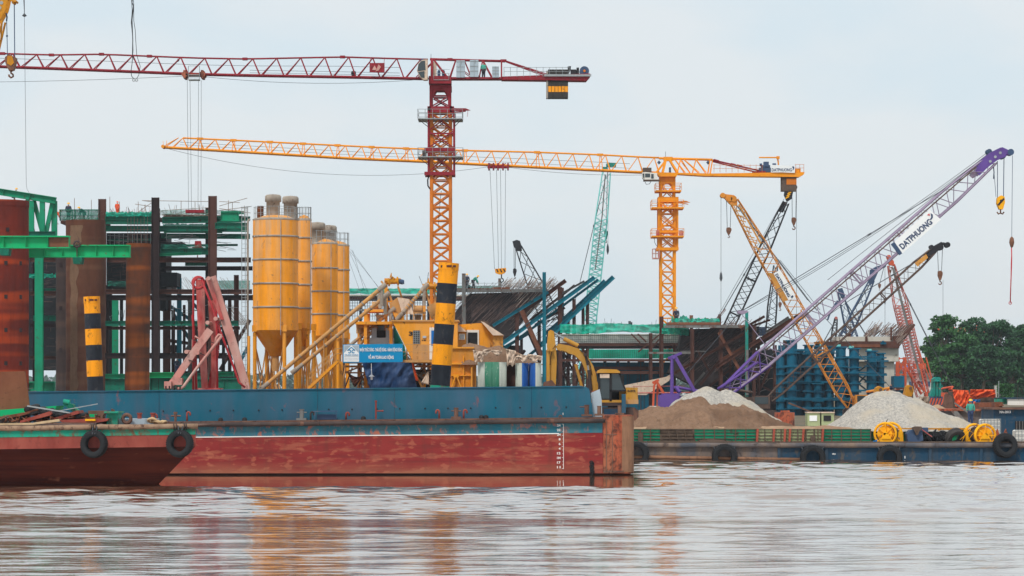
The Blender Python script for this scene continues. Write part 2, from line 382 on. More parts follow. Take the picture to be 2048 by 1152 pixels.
# nets
def net(name, col, alpha):
    m, n, b = newmat(name); o = [q for q in n.nodes if q.type == 'OUTPUT_MATERIAL'][0]
    c = s2l(col); b.inputs['Roughness'].default_value = .8
    n.links.new(mix(n, nz(n, .8, (1, 1, .4), 4, .6, lo=.3, hi=.7), tuple(v*.65 for v in c), tuple(min(1, v*1.25) for v in c)), b.inputs['Base Color'])
    tr = n.nodes.new('ShaderNodeBsdfTransparent'); tl = n.nodes.new('ShaderNodeBsdfTranslucent'); tl.inputs[0].default_value = (*c, 1)
    m1 = n.nodes.new('ShaderNodeMixShader'); m1.inputs[0].default_value = .35; n.links.new(b.outputs[0], m1.inputs[1]); n.links.new(tl.outputs[0], m1.inputs[2])
    m2 = n.nodes.new('ShaderNodeMixShader'); n.links.new(m1.outputs[0], m2.inputs[2]); n.links.new(tr.outputs[0], m2.inputs[1])
    f = nz(n, 1.3, (1, 1, 1), 4, .6, lo=.3, hi=.7); r = n.nodes.new('ShaderNodeMapRange'); r.inputs[3].default_value = alpha-.12; r.inputs[4].default_value = min(1, alpha+.12)
    n.links.new(f, r.inputs[0]); n.links.new(r.outputs[0], m2.inputs[0]); n.links.new(m2.outputs[0], o.inputs[0])
net('net_green', (0, 190, 160), .95); net('net_sheer', (40, 140, 120), .5)
# barge bottom paint: worn red with tan patches
m, n, b = newmat('hull_red')
x = mix(n, nz(n, .5, (.5, 1, 1.6), 4, .6, lo=.35, hi=.65), s2l((128, 38, 40)), s2l((142, 52, 48)))
x = mix(n, mul(n, nz(n, 1.7, (.35, 1, 1.9), 6, .6, .1, lo=.52, hi=.60), .6), x, s2l((164, 96, 74)))
x = mix(n, mul(n, nz(n, 3.4, (.6, 1, 1.2), 3, .45, .0, lo=.59, hi=.64), .55), x, s2l((176, 102, 78)))
x = mix(n, mul(n, nz(n, 1.1, (.35, 1, 4), 5, .6, lo=.5, hi=.66), .55), x, s2l((96, 44, 42)))
x = mix(n, mul(n, nz(n, 2.6, (1, 1, .15), 5, .6, lo=.52, hi=.75), .5), x, s2l((98, 50, 44)))
g = n.nodes.new('ShaderNodeNewGeometry'); sp = n.nodes.new('ShaderNodeSeparateXYZ'); n.links.new(g.outputs['Position'], sp.inputs[0])
r = n.nodes.new('ShaderNodeMapRange'); r.inputs[1].default_value = .62; r.inputs[2].default_value = .1; n.links.new(sp.outputs[2], r.inputs[0])
wet = mul(n, r.outputs[0], nz(n, .8, (.6, 1, 3), 4, .6, lo=.25, hi=.6))
x = mix(n, mul(n, wet, .75), x, s2l((150, 98, 74)))
x = mix(n, mul(n, r.outputs[0], 0), x, (0, 0, 0))
n.links.new(x, b.inputs['Base Color']); b.inputs['Roughness'].default_value = .75; b.inputs['Specular IOR Level'].default_value = .15
bp = n.nodes.new('ShaderNodeBump'); bp.inputs['Strength'].default_value = .25; bp.inputs['Distance'].default_value = .05
n.links.new(nz(n, .9, (1, 1, 1), 3, .5, lo=0, hi=1), bp.inputs['Height']); n.links.new(bp.outputs[0], b.inputs['Normal'])
# left boat bottom
m, n, b = newmat('hull_maroon')
x = mix(n, nz(n, .6, (.25, 1, 1.8), 4, .6, lo=.35, hi=.65), s2l((70, 24, 16)), s2l((98, 42, 28)))
x = mix(n, mul(n, nz(n, 1.1, (.15, 1, 3.2), 5, .65, lo=.5, hi=.62), .7), x, s2l((62, 24, 22)))
x = mix(n, mul(n, nz(n, 2.0, (.5, 1, 1), 5, .65, lo=.62, hi=.72), .7), x, s2l((150, 88, 62)))
n.links.new(x, b.inputs['Base Color']); b.inputs['Roughness'].default_value = .8; b.inputs['Specular IOR Level'].default_value = .15
# sand and gravel
def grains(name, c1, c2, c3, sc):
    m, n, b = newmat(name)
    x = mix(n, nz(n, sc, (1, 1, 1), 5, .8, lo=.35, hi=.65), s2l(c1), s2l(c2))
    x = mix(n, nz(n, .35, (1, 1, 1), 4, .6, lo=.45, hi=.62), x, s2l(c3))
    x = mix(n, mul(n, nz(n, sc*1.7, (1, 1, 1), 3, .8, lo=.58, hi=.66), .45), x, s2l(tuple(v*.5 for v in c1)))
    n.links.new(x, b.inputs['Base Color']); b.inputs['Roughness'].default_value = .95; b.inputs['Specular IOR Level'].default_value = .1
    bp = n.nodes.new('ShaderNodeBump'); bp.inputs['Strength'].default_value = .9; bp.inputs['Distance'].default_value = .12
    n.links.new(nz(n, sc, (1, 1, 1), 5, .8, lo=0, hi=1), bp.inputs['Height']); n.links.new(bp.outputs[0], b.inputs['Normal'])
grains('sand', (132, 104, 84), (150, 120, 98), (118, 92, 74), 4)
grains('sand_pale', (190, 160, 132), (176, 144, 116), (160, 128, 104), 4)
grains('gravel', (150, 146, 142), (214, 206, 194), (196, 184, 166), 7)
grains('land', (112, 104, 90), (92, 92, 76), (128, 112, 94), 2)
# foliage
def leafmat(name, c1, c2, c3):
    m, n, b = newmat(name)
    x = mix(n, nz(n, .5, (1, 1, 1), 4, .7, lo=.35, hi=.65), c1, c2); x = mix(n, nz(n, 2.2, (1, 1, 1), 2, .7, lo=.5, hi=.7), x, c3)
    n.links.new(x, b.inputs['Base Color']); b.inputs['Roughness'].default_value = .65; b.inputs['Specular IOR Level'].default_value = .2
leafmat('leaf', (.028, .10, .032), (.045, .145, .038), (.07, .18, .045))
leafmat('leaf_dark', (.022, .078, .034), (.032, .105, .038), (.045, .13, .042))
leafmat('leaf_light', (.045, .13, .03), (.06, .15, .035), (.085, .17, .045))
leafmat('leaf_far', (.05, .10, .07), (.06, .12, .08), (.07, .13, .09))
plain('bark', (112, 98, 82), .9, 0, .3, 3)
plain('blossom', (206, 92, 60), .7, 0, .2)
# water
m, n, b = newmat('river')
g = n.nodes.new('ShaderNodeNewGeometry'); pos = g.outputs['Position']
sp = n.nodes.new('ShaderNodeSeparateXYZ'); n.links.new(pos, sp.inputs[0])
x = mix(n, nz(n, .05, (.3, 1, 1), 4, .6, lo=.35, hi=.65, coord=pos), (.24, .14, .09), (.20, .12, .08))
n.links.new(x, b.inputs['Base Color']); b.inputs['Roughness'].default_value = .025; b.inputs['IOR'].default_value = 2.6
def wav(scale, st, detail, rough, dist):
    return nz(n, scale, st, detail, rough, dist, 0, 1, coord=pos)
def bumpn(h, stren, dist, prev=None):
    bp = n.nodes.new('ShaderNodeBump'); bp.inputs['Distance'].default_value = dist
    if hasattr(stren, 'node'): n.links.new(stren, bp.inputs['Strength'])
    else: bp.inputs['Strength'].default_value = stren
    n.links.new(h, bp.inputs['Height'])
    if prev: n.links.new(prev, bp.inputs['Normal'])
    return bp.outputs[0]
WAT = dict(n=n, b=b, pos=pos, sp=sp)
gust = nz(n, .10, (.22, 1, 1), 3, .6, .4, lo=.34, hi=.58, coord=pos)      # calm and ruffled bands across the river
lee = n.nodes.new('ShaderNodeMapRange'); lee.inputs[1].default_value = 114; lee.inputs[2].default_value = 116.5
lee.inputs[3].default_value = 1; lee.inputs[4].default_value = .07
nl = n.nodes.new('ShaderNodeMath'); nl.operation = 'MULTIPLY_ADD'
n.links.new(nz(n, .5, (.25, 1, 1), 4, .6, .3, lo=0, hi=1, coord=pos), nl.inputs[0]); nl.inputs[1].default_value = 3.0; n.links.new(sp.outputs[1], nl.inputs[2])
n.links.new(nl.outputs[0], lee.inputs[0])
st1 = n.nodes.new('ShaderNodeMapRange'); st1.inputs[3].default_value = .25; st1.inputs[4].default_value = 1; n.links.new(gust, st1.inputs[0])
amp = lee.outputs[0]
nb = bumpn(wav(2.6, (.35, 1, 1), 3, .55, .3), amp, .012)
nb = bumpn(wav(6.5, (.4, 1, 1), 3, .6, .2), amp, .006, nb)
n.links.new(nb, b.inputs['Normal'])
b.inputs['Specular IOR Level'].default_value = 0; b.inputs['Roughness'].default_value = 1
gl = n.nodes.new('ShaderNodeBsdfGlossy'); gl.inputs['Color'].default_value = (.93, .905, .88, 1); gl.inputs['Roughness'].default_value = .03; n.links.new(nb, gl.inputs['Normal'])
fr = n.nodes.new('ShaderNodeFresnel'); fr.inputs[0].default_value = 1.6; n.links.new(nb, fr.inputs['Normal'])
rr = n.nodes.new('ShaderNodeMapRange'); rr.inputs[1].default_value = .05; rr.inputs[2].default_value = .6; rr.inputs[3].default_value = .25; rr.inputs[4].default_value = .93; n.links.new(fr.outputs[0], rr.inputs[0])
ms = n.nodes.new('ShaderNodeMixShader'); n.links.new(rr.outputs[0], ms.inputs[0]); n.links.new(b.outputs[0], ms.inputs[1]); n.links.new(gl.outputs[0], ms.inputs[2])
n.links.new(ms.outputs[0], [q for q in n.nodes if q.type == 'OUTPUT_MATERIAL'][0].inputs[0])

# ------------------------------------------------------------------ the setting
import numpy as np
def river():
    rg = np.random.RandomState(5); x0, x1, y0, y1 = -48.0, 48.0, 50.0, 176.0
    xs = np.arange(x0, x1 + .01, .48); ys = [y0]
    while ys[-1] < y1: ys.append(ys[-1] + .085 + .11*(ys[-1]-50)/126)
    ys = np.array(ys); y1 = ys[-1]; X, Y = np.meshgrid(xs, ys); Z = np.zeros_like(X); S = np.zeros_like(X)
    def band(c, w_): return np.exp(-((Y + .9*np.sin(X*.11 + c) + .5*np.sin(X*.31 + c*2) - c)/w_)**2)
    for k in range(9):       # wandering calm slicks
        lx = rg.uniform(14, 40); ly = rg.uniform(2.5, 9); S += np.sin(X/lx*2*np.pi + rg.uniform(0, 6.3) + .8*np.sin(Y/ly*.9))*np.sin(Y/ly*2*np.pi + rg.uniform(0, 6.3))
    A = np.clip(.42 + (Y - 78)/22, .42, 1)*(.72 + .28/(1 + np.exp(-(S*.55 + .7)*2.0)))
    left = 1/(1 + np.exp((X - 3)/5)); lf = 1/(1 + np.exp((X + 8)/2.5))
    calm = np.clip(band(83.2, 3.3)*(.55 + .45*left) + band(70.6, 1.3)*(.25 + .35*left + .4*lf) + .45*band(64, 1.0) + .4*band(60.5, .8) + .6*band(125.5, 1.4) + .3*band(98, 1.2)*(1-left) + .35*band(76, .7), 0, 1)
    A = A*(1 - .94*calm)
    A *= .03 + .97/(1 + np.exp((Y - 113.4 - .5*np.sin(X*.7) - .35*np.sin(X*1.9))/.25))*1 + .8/(1 + np.exp(-(X - 5.7)/.25))/(1 + np.exp((113.5 - Y)/.6))
    for k in range(70):
        L = np.exp(rg.uniform(np.log(.5), np.log(3.8))); th = rg.normal(0, .8); kx, ky = np.sin(th)*2*np.pi/L, np.cos(th)*2*np.pi/L
        kx *= .8; ph = rg.uniform(0, 6.3); am = .0105*SLOPE*L/(2*np.pi)*(1.2 if L < 1.2 else .9)
        env = .6 + .4*np.sin(X*rg.uniform(.1, .5) + Y*rg.uniform(-.2, .2) + rg.uniform(0, 6.3))
        Z += am*env*np.sin(kx*X + ky*Y + ph)
    edge = np.clip(np.minimum.reduce([(X-x0)/2, (x1-X)/2, (Y-y0)/1.5, (y1-Y)/2]), 0, 1); Z = Z*A*edge
    vs = np.stack([X.ravel(), Y.ravel(), Z.ravel()], 1); ny, nx = X.shape
    I = (np.arange(ny-1)[:, None]*nx + np.arange(nx-1)[None, :]).ravel(); fs = np.stack([I, I+1, I+nx+1, I+nx], 1)
    out = [(-4000, -300, 0), (4000, -300, 0), (4000, 9000, 0), (-4000, 9000, 0)]; n = len(vs); c = [0, nx-1, ny*nx-1, (ny-1)*nx]
    F_ = fs.tolist() + [[n, n+1, c[1]] + list(range(c[1]-1, 0, -1)) + [0], [n+1, n+2, c[2]] + [nx-1 + nx*i for i in range(ny-2, 0, -1)] + [c[1]], [n+2, n+3, c[3]] + list(range(c[3]+1, c[2])) + [c[2]], [n+3, n, 0] + [nx*i for i in range(1, ny-1)] + [c[3]]]
    me = bpy.data.meshes.new('river'); me.from_pydata(vs.tolist() + out, [], F_); me.polygons.foreach_set('use_smooth', [True]*len(F_)); me.materials.append(M['river'])
    o = bpy.data.objects.new('river', me); COL.objects.link(o); tag(o, 'muddy brown river ruffled by the breeze in front of the barges', 'river', kind='structure')
SLOPE = 3.2
river()
m = MB()
rows = [(205, -1.5), (214, .7), (222, 1.2), (300, 1.3), (372, 1.6), (400, 2.7), (430, 2.95), (800, 3.0), (9000, 3.0)]
xs = [-4000, -400, -200, -120, -80, -60, -40, -20, 0, 20, 40, 60, 80, 120, 200, 400, 4000]
vs = []
for i, (y, z) in enumerate(rows):
    for x in xs: vs.append((x, y + (noise.noise(Vector((x*.05, y*.1, 0)))*4 if 0 < i < 6 else 0), z + (noise.noise(Vector((x*.08, y, 3)))*.2 if 1 < i < 7 else 0)))
nx = len(xs)
m.add(vs, [(j*nx+i, j*nx+i+1, (j+1)*nx+i+1, (j+1)*nx+i) for j in range(len(rows)-1) for i in range(nx-1)], True)
m.top('ground', 'land', 'brown earth river bank under the bridge works', 'ground', kind='structure')

# ------------------------------------------------------------------ blue hopper barge (trim slightly down to the left)
Yb = 130.5
def sl(x, y): return y + (800 - x) * .0100          # the hull floats slightly out of trim
def slp(pts): return [(x, sl(x, y)) for x, y in pts]
bb = thing('hopper_barge', 'long blue and red barge with a rust orange bow block in mid river', 'barge', 700, 950, Yb)
m = MB(Yb); m.prism(slp([(-420, 842), (1206, 842)]) + [(1206, 946.6), (-420, 946.6)], 0, 11); hull = m.obj('hull', 'hull_red', bb)
m = MB(Yb); m.prism([(-424, 946), (1225, 946), (1225, 1010), (-424, 1010)], .3, 10.8); m.obj('shadow_bilge', 'hull_maroon_shadow', bb)  # lower hull inset and coloured dark to draw the shadow line at the water
m = MB(Yb); m.prism(slp([(-420, 849), (1205, 849), (1205, 869.5), (-420, 869.5)]), -.012, .1); m.obj('topside_band', 'barge_teal', hull)
m = MB(Yb); m.prism(slp([(-420, 869.3), (1118, 869.3), (1118, 871.2), (-420, 871.2)]), -.02, .1); m.obj('load_line', 'white_line', hull)
m = MB(Yb); m.prism(slp([(-424, 838.5), (1232, 838.5), (1232, 842.5), (-424, 842.5)]), .05, 11.05); m.obj('deck', 'rail_rust', bb)
m = MB(Yb)
for x0, x1 in ((-424, 60), (61.5, 640), (641.5, 918), (919.5, 1207)):
    m.path([(x0, sl(x0, 845.6), -.12), (x0+2, sl(x0, 845.6), -.16)] + [(x0 + (x1-x0)*i/8, sl(x0 + (x1-x0)*i/8, 845.6 + random.uniform(-.3, .3)), -.16) for i in range(1, 8)] + [(x1-2, sl(x1, 845.6), -.16), (x1, sl(x1, 845.6), -.1)], 4.3, 12)
m.obj('fender_pipe', 'rail_dark', bb)
# bow block: rusty corner with rounded edge
m = MB(Yb); kk = K(Yb)
def bowcol(x0, x1, mat, d, nm, y0=836):
    q = MB(Yb); q.prism(slp([(x0, y0), (x1, y0), (x1, 1000), (x0, 1000)]), d, 10); return q.obj(nm, mat, bb)
q = MB(Yb); z0 = P(0, 1000, Yb).z; zt = P(0, sl(1230, 835), Yb).z
plan = [(P(1206.5, 0, Yb).x, -.02), (P(1244, 0, Yb).x, -.02)]
for i in range(7):
    t = i/6*math.pi/2; plan.append((P(1252, 0, Yb).x + .34*math.sin(t), .32 - .34*math.cos(t)))
plan.append((P(1268.2, 0, Yb).x - .03, 10)); plan.append((P(1206.5, 0, Yb).x, 10)); npn = len(plan)
z0 = .07
q.add([(x, Yb + y, z0) for x, y in plan] + [(x, Yb + y, zt) for x, y in plan],
      [tuple(range(npn))[::-1], tuple(range(npn, 2*npn))] + [(i, (i+1) % npn, npn+(i+1) % npn, npn+i) for i in range(npn)])
bow = q.obj('bow_block', 'bow_rust', bb)
q = MB(Yb); cpl = plan[1:9]; zz = (z0 + .05, zt - .04); q.add([(x + (.012 if i > 1 else 0), Yb + y - .012, z) for z in zz for i, (x, y) in enumerate(cpl)], [(i, i+1, 9+i, 8+i) for i in range(7)], True) if len(cpl) == 8 else None; q.obj('corner_plating', 'bow_tan', bow)
q = MB(Yb)
for x in (1212, 1224): q.rect(x, x+1.6, 842, 944, -.05, .02)
q.rect(1210, 1234, 868, 870, -.04, .02); q.rect(1207, 1248, 941, 945, -.05, .02)
q.obj('rubbing_strip', 'rail_rust', bow)
q = MB(Yb); q.path([(1249, 836, .05), (1254, 842, -.02), (1257.5, 856, .02), (1258.5, 900, .04), (1257, 936, .02), (1250, 944, 0)], 1.9, 8); q.path([(1262.5, 850, .2), (1263, 938, .2)], 1.2, 6); q.obj('corner_pipe', 'bow_tan', bow)
q = MB(Yb)
for i in range(9): q.ring((1184 + random.uniform(-2, 2), 925 + i*2.6, -.03), .07, .022, (random.uniform(-.5, .5), 1, .2), 10, 5)
q.obj('anchor_chain', 'dark', bb)
# coaming
cm = MB(Yb)
cm.prism(slp([(28, 776.4), (1166, 776.4), (1174, 777.6), (1180, 783), (1184.5, 812), (1187.5, 840), (22, 840)]), .9, .98)
cm.prism(slp([(28, 776.4), (1168, 776.4), (1168, 840), (28, 840)]), 9.6, 9.68)
coam = cm.obj('coaming', 'barge_blue', bb)
q = MB(Yb); q.prism(slp([(28, 775.2), (1166, 775.2), (1166, 777.2), (28, 777.2)]), .84, 1.0); q.obj('top_rail', 'barge_blue', coam)
q = MB(Yb)
for i, x in enumerate((58, 146, 234, 322, 368, 416, 463, 514, 561, 655, 702, 752, 798, 849, 895, 941, 991, 1040, 1083, 1133)):
    q.lathe([(0, -.02), (.035, -.02), (.035, .02), (0, .02)], Vector((P(x, 0, Yb).x, Yb + .885, P(0, sl(x, 817.5), Yb).z)), (0, 1, 0), 8)
q.obj('rivet', 'dark', coam)
q = MB(Yb)
for x in (313, 632, 787, 1063): q.rect(x, x + .7, sl(x, 777.5), sl(x, 839), .885, .91)
q.obj('plate_seam', 'deep_blue', coam)
q = MB(Yb); q.prism([(1183, 786), (1201, 778), (1205, 800), (1206, 834), (1188.5, 834)], 1.2, 1.35); q.obj('end_plate', 'grey_box', bb)
q = MB(Yb); q.prism([(1185, 782), (1202, 779), (1201, 791), (1190, 792)], 1.36, 2.0); q.obj('deck_chute', 'bow_rust', bb)
# deck fittings
def bollard(x, y, mat='rail_rust', s=1.0, cross=True):
    q = MB(Yb); Yq = .35
    q.rect(x-10*s, x+10*s, y-3.5, y+.5, .15, .8); q.tube((x, y-3.5, Yq+.1), (x, y-20*s, Yq+.1), 4.4*s, 12); q.tube((x, y-20*s, Yq+.1), (x, y-21.5*s, Yq+.1), 5.2*s, 12)
    if cross: q.tube((x-10*s, y-15*s, Yq+.1), (x+10*s, y-15*s, Yq+.1), 1.2*s, 8)
    return q.obj('bollard', mat, bb)
bollard(602, sl(602, 838), 'steel_pale'); bollard(912, sl(912, 838), 'rail_rust')
bollard(1174, sl(1174, 836), 'rail_rust', 1.05, False); bollard(1199, sl(1199, 835), 'rail_rust', .9, False); bollard(1240, sl(1240, 834), 'rail_rust', .85, False)
q = MB(Yb); q.tube((1160, 814, .45), (1178, 814, .45), 1.2, 8); q.obj('bollard_pin', 'rail_rust', bb)
def gooseneck(x, y, h, dirn, mat='boat_pink', r=1.9):
    q = MB(Yb); pts = [(x, y, .4), (x, y-h+5, .4)]
    for i in range(1, 6):
        t = i/5*math.pi; pts.append((x + dirn*3.2*(1-math.cos(t)), y-h+5 - 4*math.sin(t), .4))
    pts.append((x + dirn*6.4, y-h+8, .4)); q.path(pts, r, 8); return q.obj('vent_pipe', mat, bb)
gooseneck(372, sl(372, 838), 19, 1); gooseneck(620, sl(620, 838), 17, 1, 'rail_dark'); gooseneck(691, sl(691, 838), 15, 1)
gooseneck(878, sl(878, 838), 18, -1); gooseneck(927, sl(927, 838), 18, 1); gooseneck(312, sl(312, 838), 15, -1); gooseneck(1118, sl(1118, 838), 5, 1, 'rail_rust', 1.2)
q = MB(Yb); q.tube((751, 838, .4), (751, 804, .4), 1.7, 8); q.tube((751, 822, .4), (765, 822, .4), 1.4, 8); q.tube((751, 804, .4), (751, 801, .4), 2.4, 8); q.tube((764, 822, .4), (766, 822, .4), 2.1, 8); q.obj('stand_pipe', 'boat_pink', bb)
q = MB(Yb); q.beam((625, 823, .35), (674, 822, .35), 1.8, .12); q.beam((629, 823, .35), (628, 839, .35), 1.6, .08); q.beam((671, 823, .35), (672, 838, .35), 1.6, .08)
q.rect(632, 670, 829, 839, .5, .8); q.obj('hose_rack', 'slate_blue', bb)
q = MB(Yb)
for x in (440, 726, 963, 972, 488): q.lathe([(.11, 0), (.11, .12), (.05, .18), (0, .18)], (x, sl(x, 840), .3), n=10)
q.obj('deck_lug', 'dark', bb)
# draft marks
q = MB(Yb); xr = 1127
q.rect(xr-.45, xr+.45, 848, 938, -.03, -.008)
for i in range(13): q.rect(xr-(3.4 if i % 3 == 0 else 2), xr, 848+i*7.4, 848.7+i*7.4, -.03, -.008)
dm = q.obj('draft_scale', 'white_line', bb)
for i, s_ in enumerate(('24', '22', '2M', '8', '6', '4', '12', '1M', '17', '11')):
    y = 853 + i*9.3; wx = 7 if len(s_) == 2 else 3.6
    text('draft_number', s_, P(xr-6-wx, y, Yb-.012), Vector((wx*kk, 0, 0)), Vector((0, 0, 4.6*kk)), 'white_line', bb, .03)
text('draft_number', '1', P(xr-1.5, 830, Yb+.88), Vector((1.2*kk, 0, 0)), Vector((0, 0, 4.6*kk)), 'white_line', bb, .03)

# ------------------------------------------------------------------ tyres
def tyre_mesh(R, r, tread=True):
    m = MB(); n = 36; w_ = r*.8
    prof = [(R-r*.95, -w_*.7), (R-r*.5, -w_), (R-r*.12, -w_*.95), (R, -w_*.7), (R, w_*.7), (R-r*.12, w_*.95), (R-r*.5, w_), (R-r*.95, w_*.7), (R-r*.8, w_*.45), (R-r*.3, 0), (R-r*.8, -w_*.45), (R-r*.95, -w_*.7)]
    vs = []
    for (a_, b_) in prof:
        for i in range(n):
            t = 2*math.pi*i/n; vs.append((a_*math.cos(t), b_, a_*math.sin(t)))
    k = len(prof)
    m.add(vs, [(j*n+i, j*n+(i+1) % n, (j+1)*n+(i+1) % n, (j+1)*n+i) for j in range(k-1) for i in range(n)], True)
    if tread:
        for i in range(n):
            t = 2*math.pi*(i+.5)/n; c = Vector((math.cos(t), 0, math.sin(t))); tt = Vector((-math.sin(t), 0, math.cos(t)))
            for sgn in (-1, 1):
                a0 = c*(R-r*.1) + Vector((0, sgn*w_*.98, 0)); a1 = c*(R+r*.05) + Vector((0, sgn*w_*.1, 0)) + tt*r*.12
                m.bar(a0, a1, tt, r*.17, c, r*.16)
    return m
def tyre(x, y, Y, R, r, label, group, rz=0, rx=0, mat='rubber', ry=0, ropes=None, d=0):
    p = P(x, y, Y); p.y += d
    t = tyre_mesh(R, r); f = bpy.data.objects.new('tmp', None); f['_w'] = (0, 0, 0)
    o = t.obj('tyre_fender', mat, f); o.parent = None; bpy.data.objects.remove(f)
    o.location = p; o.rotation_euler = (rx, ry, rz); tag(o, label, 'tyre', group)
    if ropes:
        o2 = ropes.obj('rope', 'rope_dark', None_like(p)); o2.parent = o
        o2.matrix_parent_inverse = Matrix.Identity(4)
        R_ = o.rotation_euler.to_matrix().to_4x4().inverted(); o2.data.transform(R_)
    return o
def None_like(p):
    class Q(dict):
        pass
    f = bpy.data.objects.new('tmpq', None); f['_w'] = tuple(p); TMP.append(f); return f
TMP = []

# ------------------------------------------------------------------ green and red boat in front, left
Yl = 114.0
gb = thing('cargo_boat', 'green edged boat with dark red raked hull and scrap on deck', 'boat', 150, 972, Yl)
def le(x, a, b): return a + (b-a)*x/392.0
L0 = -260
m = MB(Yl)
k_ = K(Yl)
def row(x, y, d): return Vector((P(x, y, Yl + d).x, Yl + d, P(x, y, Yl).z))
secs = []   # hull built as three strakes: bulwark, sheer strake, raked bottom that tucks under
m.add([row(L0, le(L0, 862, 852), 0), row(392, 852, 0), row(391.5, 893, 0), row(L0, le(L0, 898, 892), 0),
       row(L0, le(L0, 862, 852), 7), row(392, 852, 7), row(391.5, 893, 7), row(L0, le(L0, 898, 892), 7)],
      [(0, 1, 2, 3), (4, 7, 6, 5), (0, 4, 5, 1), (1, 5, 6, 2), (0, 3, 7, 4)])
m.obj('sheer_strake', 'boat_pink', gb)
m = MB(Yl)
m.add([row(L0, le(L0, 897, 891), 0), row(392, 891, 0), row(322, 966, 1.5), row(296, 992, 2.0), row(L0, 1000, 2.0),
       row(L0, le(L0, 897, 891), 7), row(392, 891, 7), row(322, 966, 5.5), row(296, 992, 5.0), row(L0, 1000, 5.0)],
      [(0, 1, 2, 3, 4), (5, 9, 8, 7, 6), (1, 6, 7, 2), (2, 7, 8, 3), (3, 8, 9, 4), (0, 4, 9, 5), (0, 5, 6, 1)])
m.obj('hull', 'hull_maroon', gb)
m = MB(Yl); m.prism([(L0, le(L0, 861, 856)), (391, 856), (391, 869), (L0, le(L0, 875, 869))], -.02, .1); m.obj('green_band', 'boat_green', gb)
m = MB(Yl); m.path([(L0 + (396-L0)*i/14, le(L0 + (396-L0)*i/14, 857, 852) + random.uniform(-.5, .5), -.06) for i in range(15)] , 5.2, 12)
m.obj('rub_rail', 'rail_tan', gb)
m = MB(Yl)
for x in (183, 187, 192, 348, 353, 369, 373):
    m.ring((x, 853, -.06), .13, .022, (1, .15, .1), 14, 5)
m.obj('lashing_ring', 'rail_dark', gb)
m = MB(Yl); m.rect(L0, 386, 851, 853, .1, 6.9); m.obj('deck', 'rail_rust', gb)
# hatch coaming and fittings at the bow
m = MB(Yl); m.rect(228, 300, 838, 852, 1.2, 3.0); m.obj('hatch_coaming', 'grey_box', gb)
m = MB(Yl); m.rect(207, 229, 826, 851, .9, 2.2); m.rect(203, 232, 823, 826.5, .7, 2.4); m.obj('locker', 'boat_green', gb)
m = MB(Yl)
for x in (270, 297): m.tube((x, 843, 1.4), (x, 828, 1.4), 4.4, 12); m.tube((x, 829, 1.4), (x, 826, 1.4), 5.6, 12)
m.obj('vent_stub', 'boat_pink', gb)
m = MB(Yl); m.ring((247, 838, 1.0), .16, .07, (.2, 1, 0), 18, 8); m.obj('fairlead', 'rail_rust', gb)
m = MB(Yl); m.tube((345, 851, 1), (345, 828, 1), 2.6, 10); m.tube((336, 832, 1), (356, 832, 1), 1.6, 8); m.rect(334, 356, 844, 851, .6, 1.5); m.tube((345, 828, 1), (345, 824, 1), 4, 10); m.obj('mooring_post', 'rail_rust', gb)
m = MB(Yl); m.prism([(214, 826), (216, 817), (222, 820), (224, 826)], 1, 1.05); m.obj('bracket', 'rail_rust', gb)
for (x, y) in ((190.5, 888), (361.5, 887)):
    rp = MB(Yl)
    for dx in (-3, 4): rp.path([(x+dx*.6, y-20, -.55), (x+dx, y-28, -.3), (x+dx*1.2, y-35, -.14), (x+dx, y-39, .1)], .9, 5)
    tyre(x, y, Yl, .51, .22, 'black tyre fender hanging under the rail ' + ('amidships on the green edged boat' if x < 300 else 'at the raked bow of the green edged boat'), 'tyre fenders on the green edged boat', rz=-.28, rx=-.05, ropes=rp, d=-.32)
# scrap and gear on its deck: every plank is its own thing
GS = 'scrap plates and planks heaped on the green edged boat'
def scrap(nm, cat, mat, pts, d0, d1, label, grp=GS):
    m = MB(Yl); m.prism(pts, d0, d1); return m.top(nm, mat, label, cat, grp)
scrap('steel_tray', 'tray', 'green_bright', [(-40, 822), (96, 812), (90, 824), (46, 828), (-40, 836)], 2.2, 4.2, 'bright green steel tray behind the scrap heap', None)
scrap('rusty_plate', 'plate', 'boat_pink', [(33, 842), (92, 823), (97, 827), (94, 831), (40, 845), (33, 846)], .8, 2.6, 'rusty pink plate leaning left at the top of the scrap heap')
scrap('rusty_plate', 'plate', 'boat_pink', [(86, 841), (148, 821), (151, 827), (100, 843), (88, 844)], 1.0, 2.4, 'rusty pink plate leaning right beside the green winch')
scrap('timber_plank', 'plank', 'wood', [(-30, 847), (60, 846), (115, 838), (117, 843), (62, 850), (-30, 851)], .3, .9, 'pale timber plank lying in front of the scrap heap')
scrap('rusty_plate', 'plate', 'boat_pink', [(112, 840), (214, 837), (211, 842), (190, 845.5), (120, 845)], .5, 1.6, 'long rusty red plate lying flat at the right end of the scrap heap')
scrap('rusty_plate', 'plate', 'rust_plate', [(-40, 838), (40, 824), (52, 827), (-40, 846)], 1.8, 3.2, 'tan rusty plate at the left edge of the scrap heap')
m = MB(Yl); m.beam((47, 812, .9), (133, 826, .9), 2.6, .12); m.top('steel_bar', 'galv', 'pale steel bar lying across the scrap heap', 'bar', GS)
m = MB(Yl); m.beam((108, 822, 1.4), (185, 808, 1.4), 1.8, .06); m.top('steel_bar', 'galv', 'thin pale bar sticking up to the right out of the scrap heap', 'bar', GS)
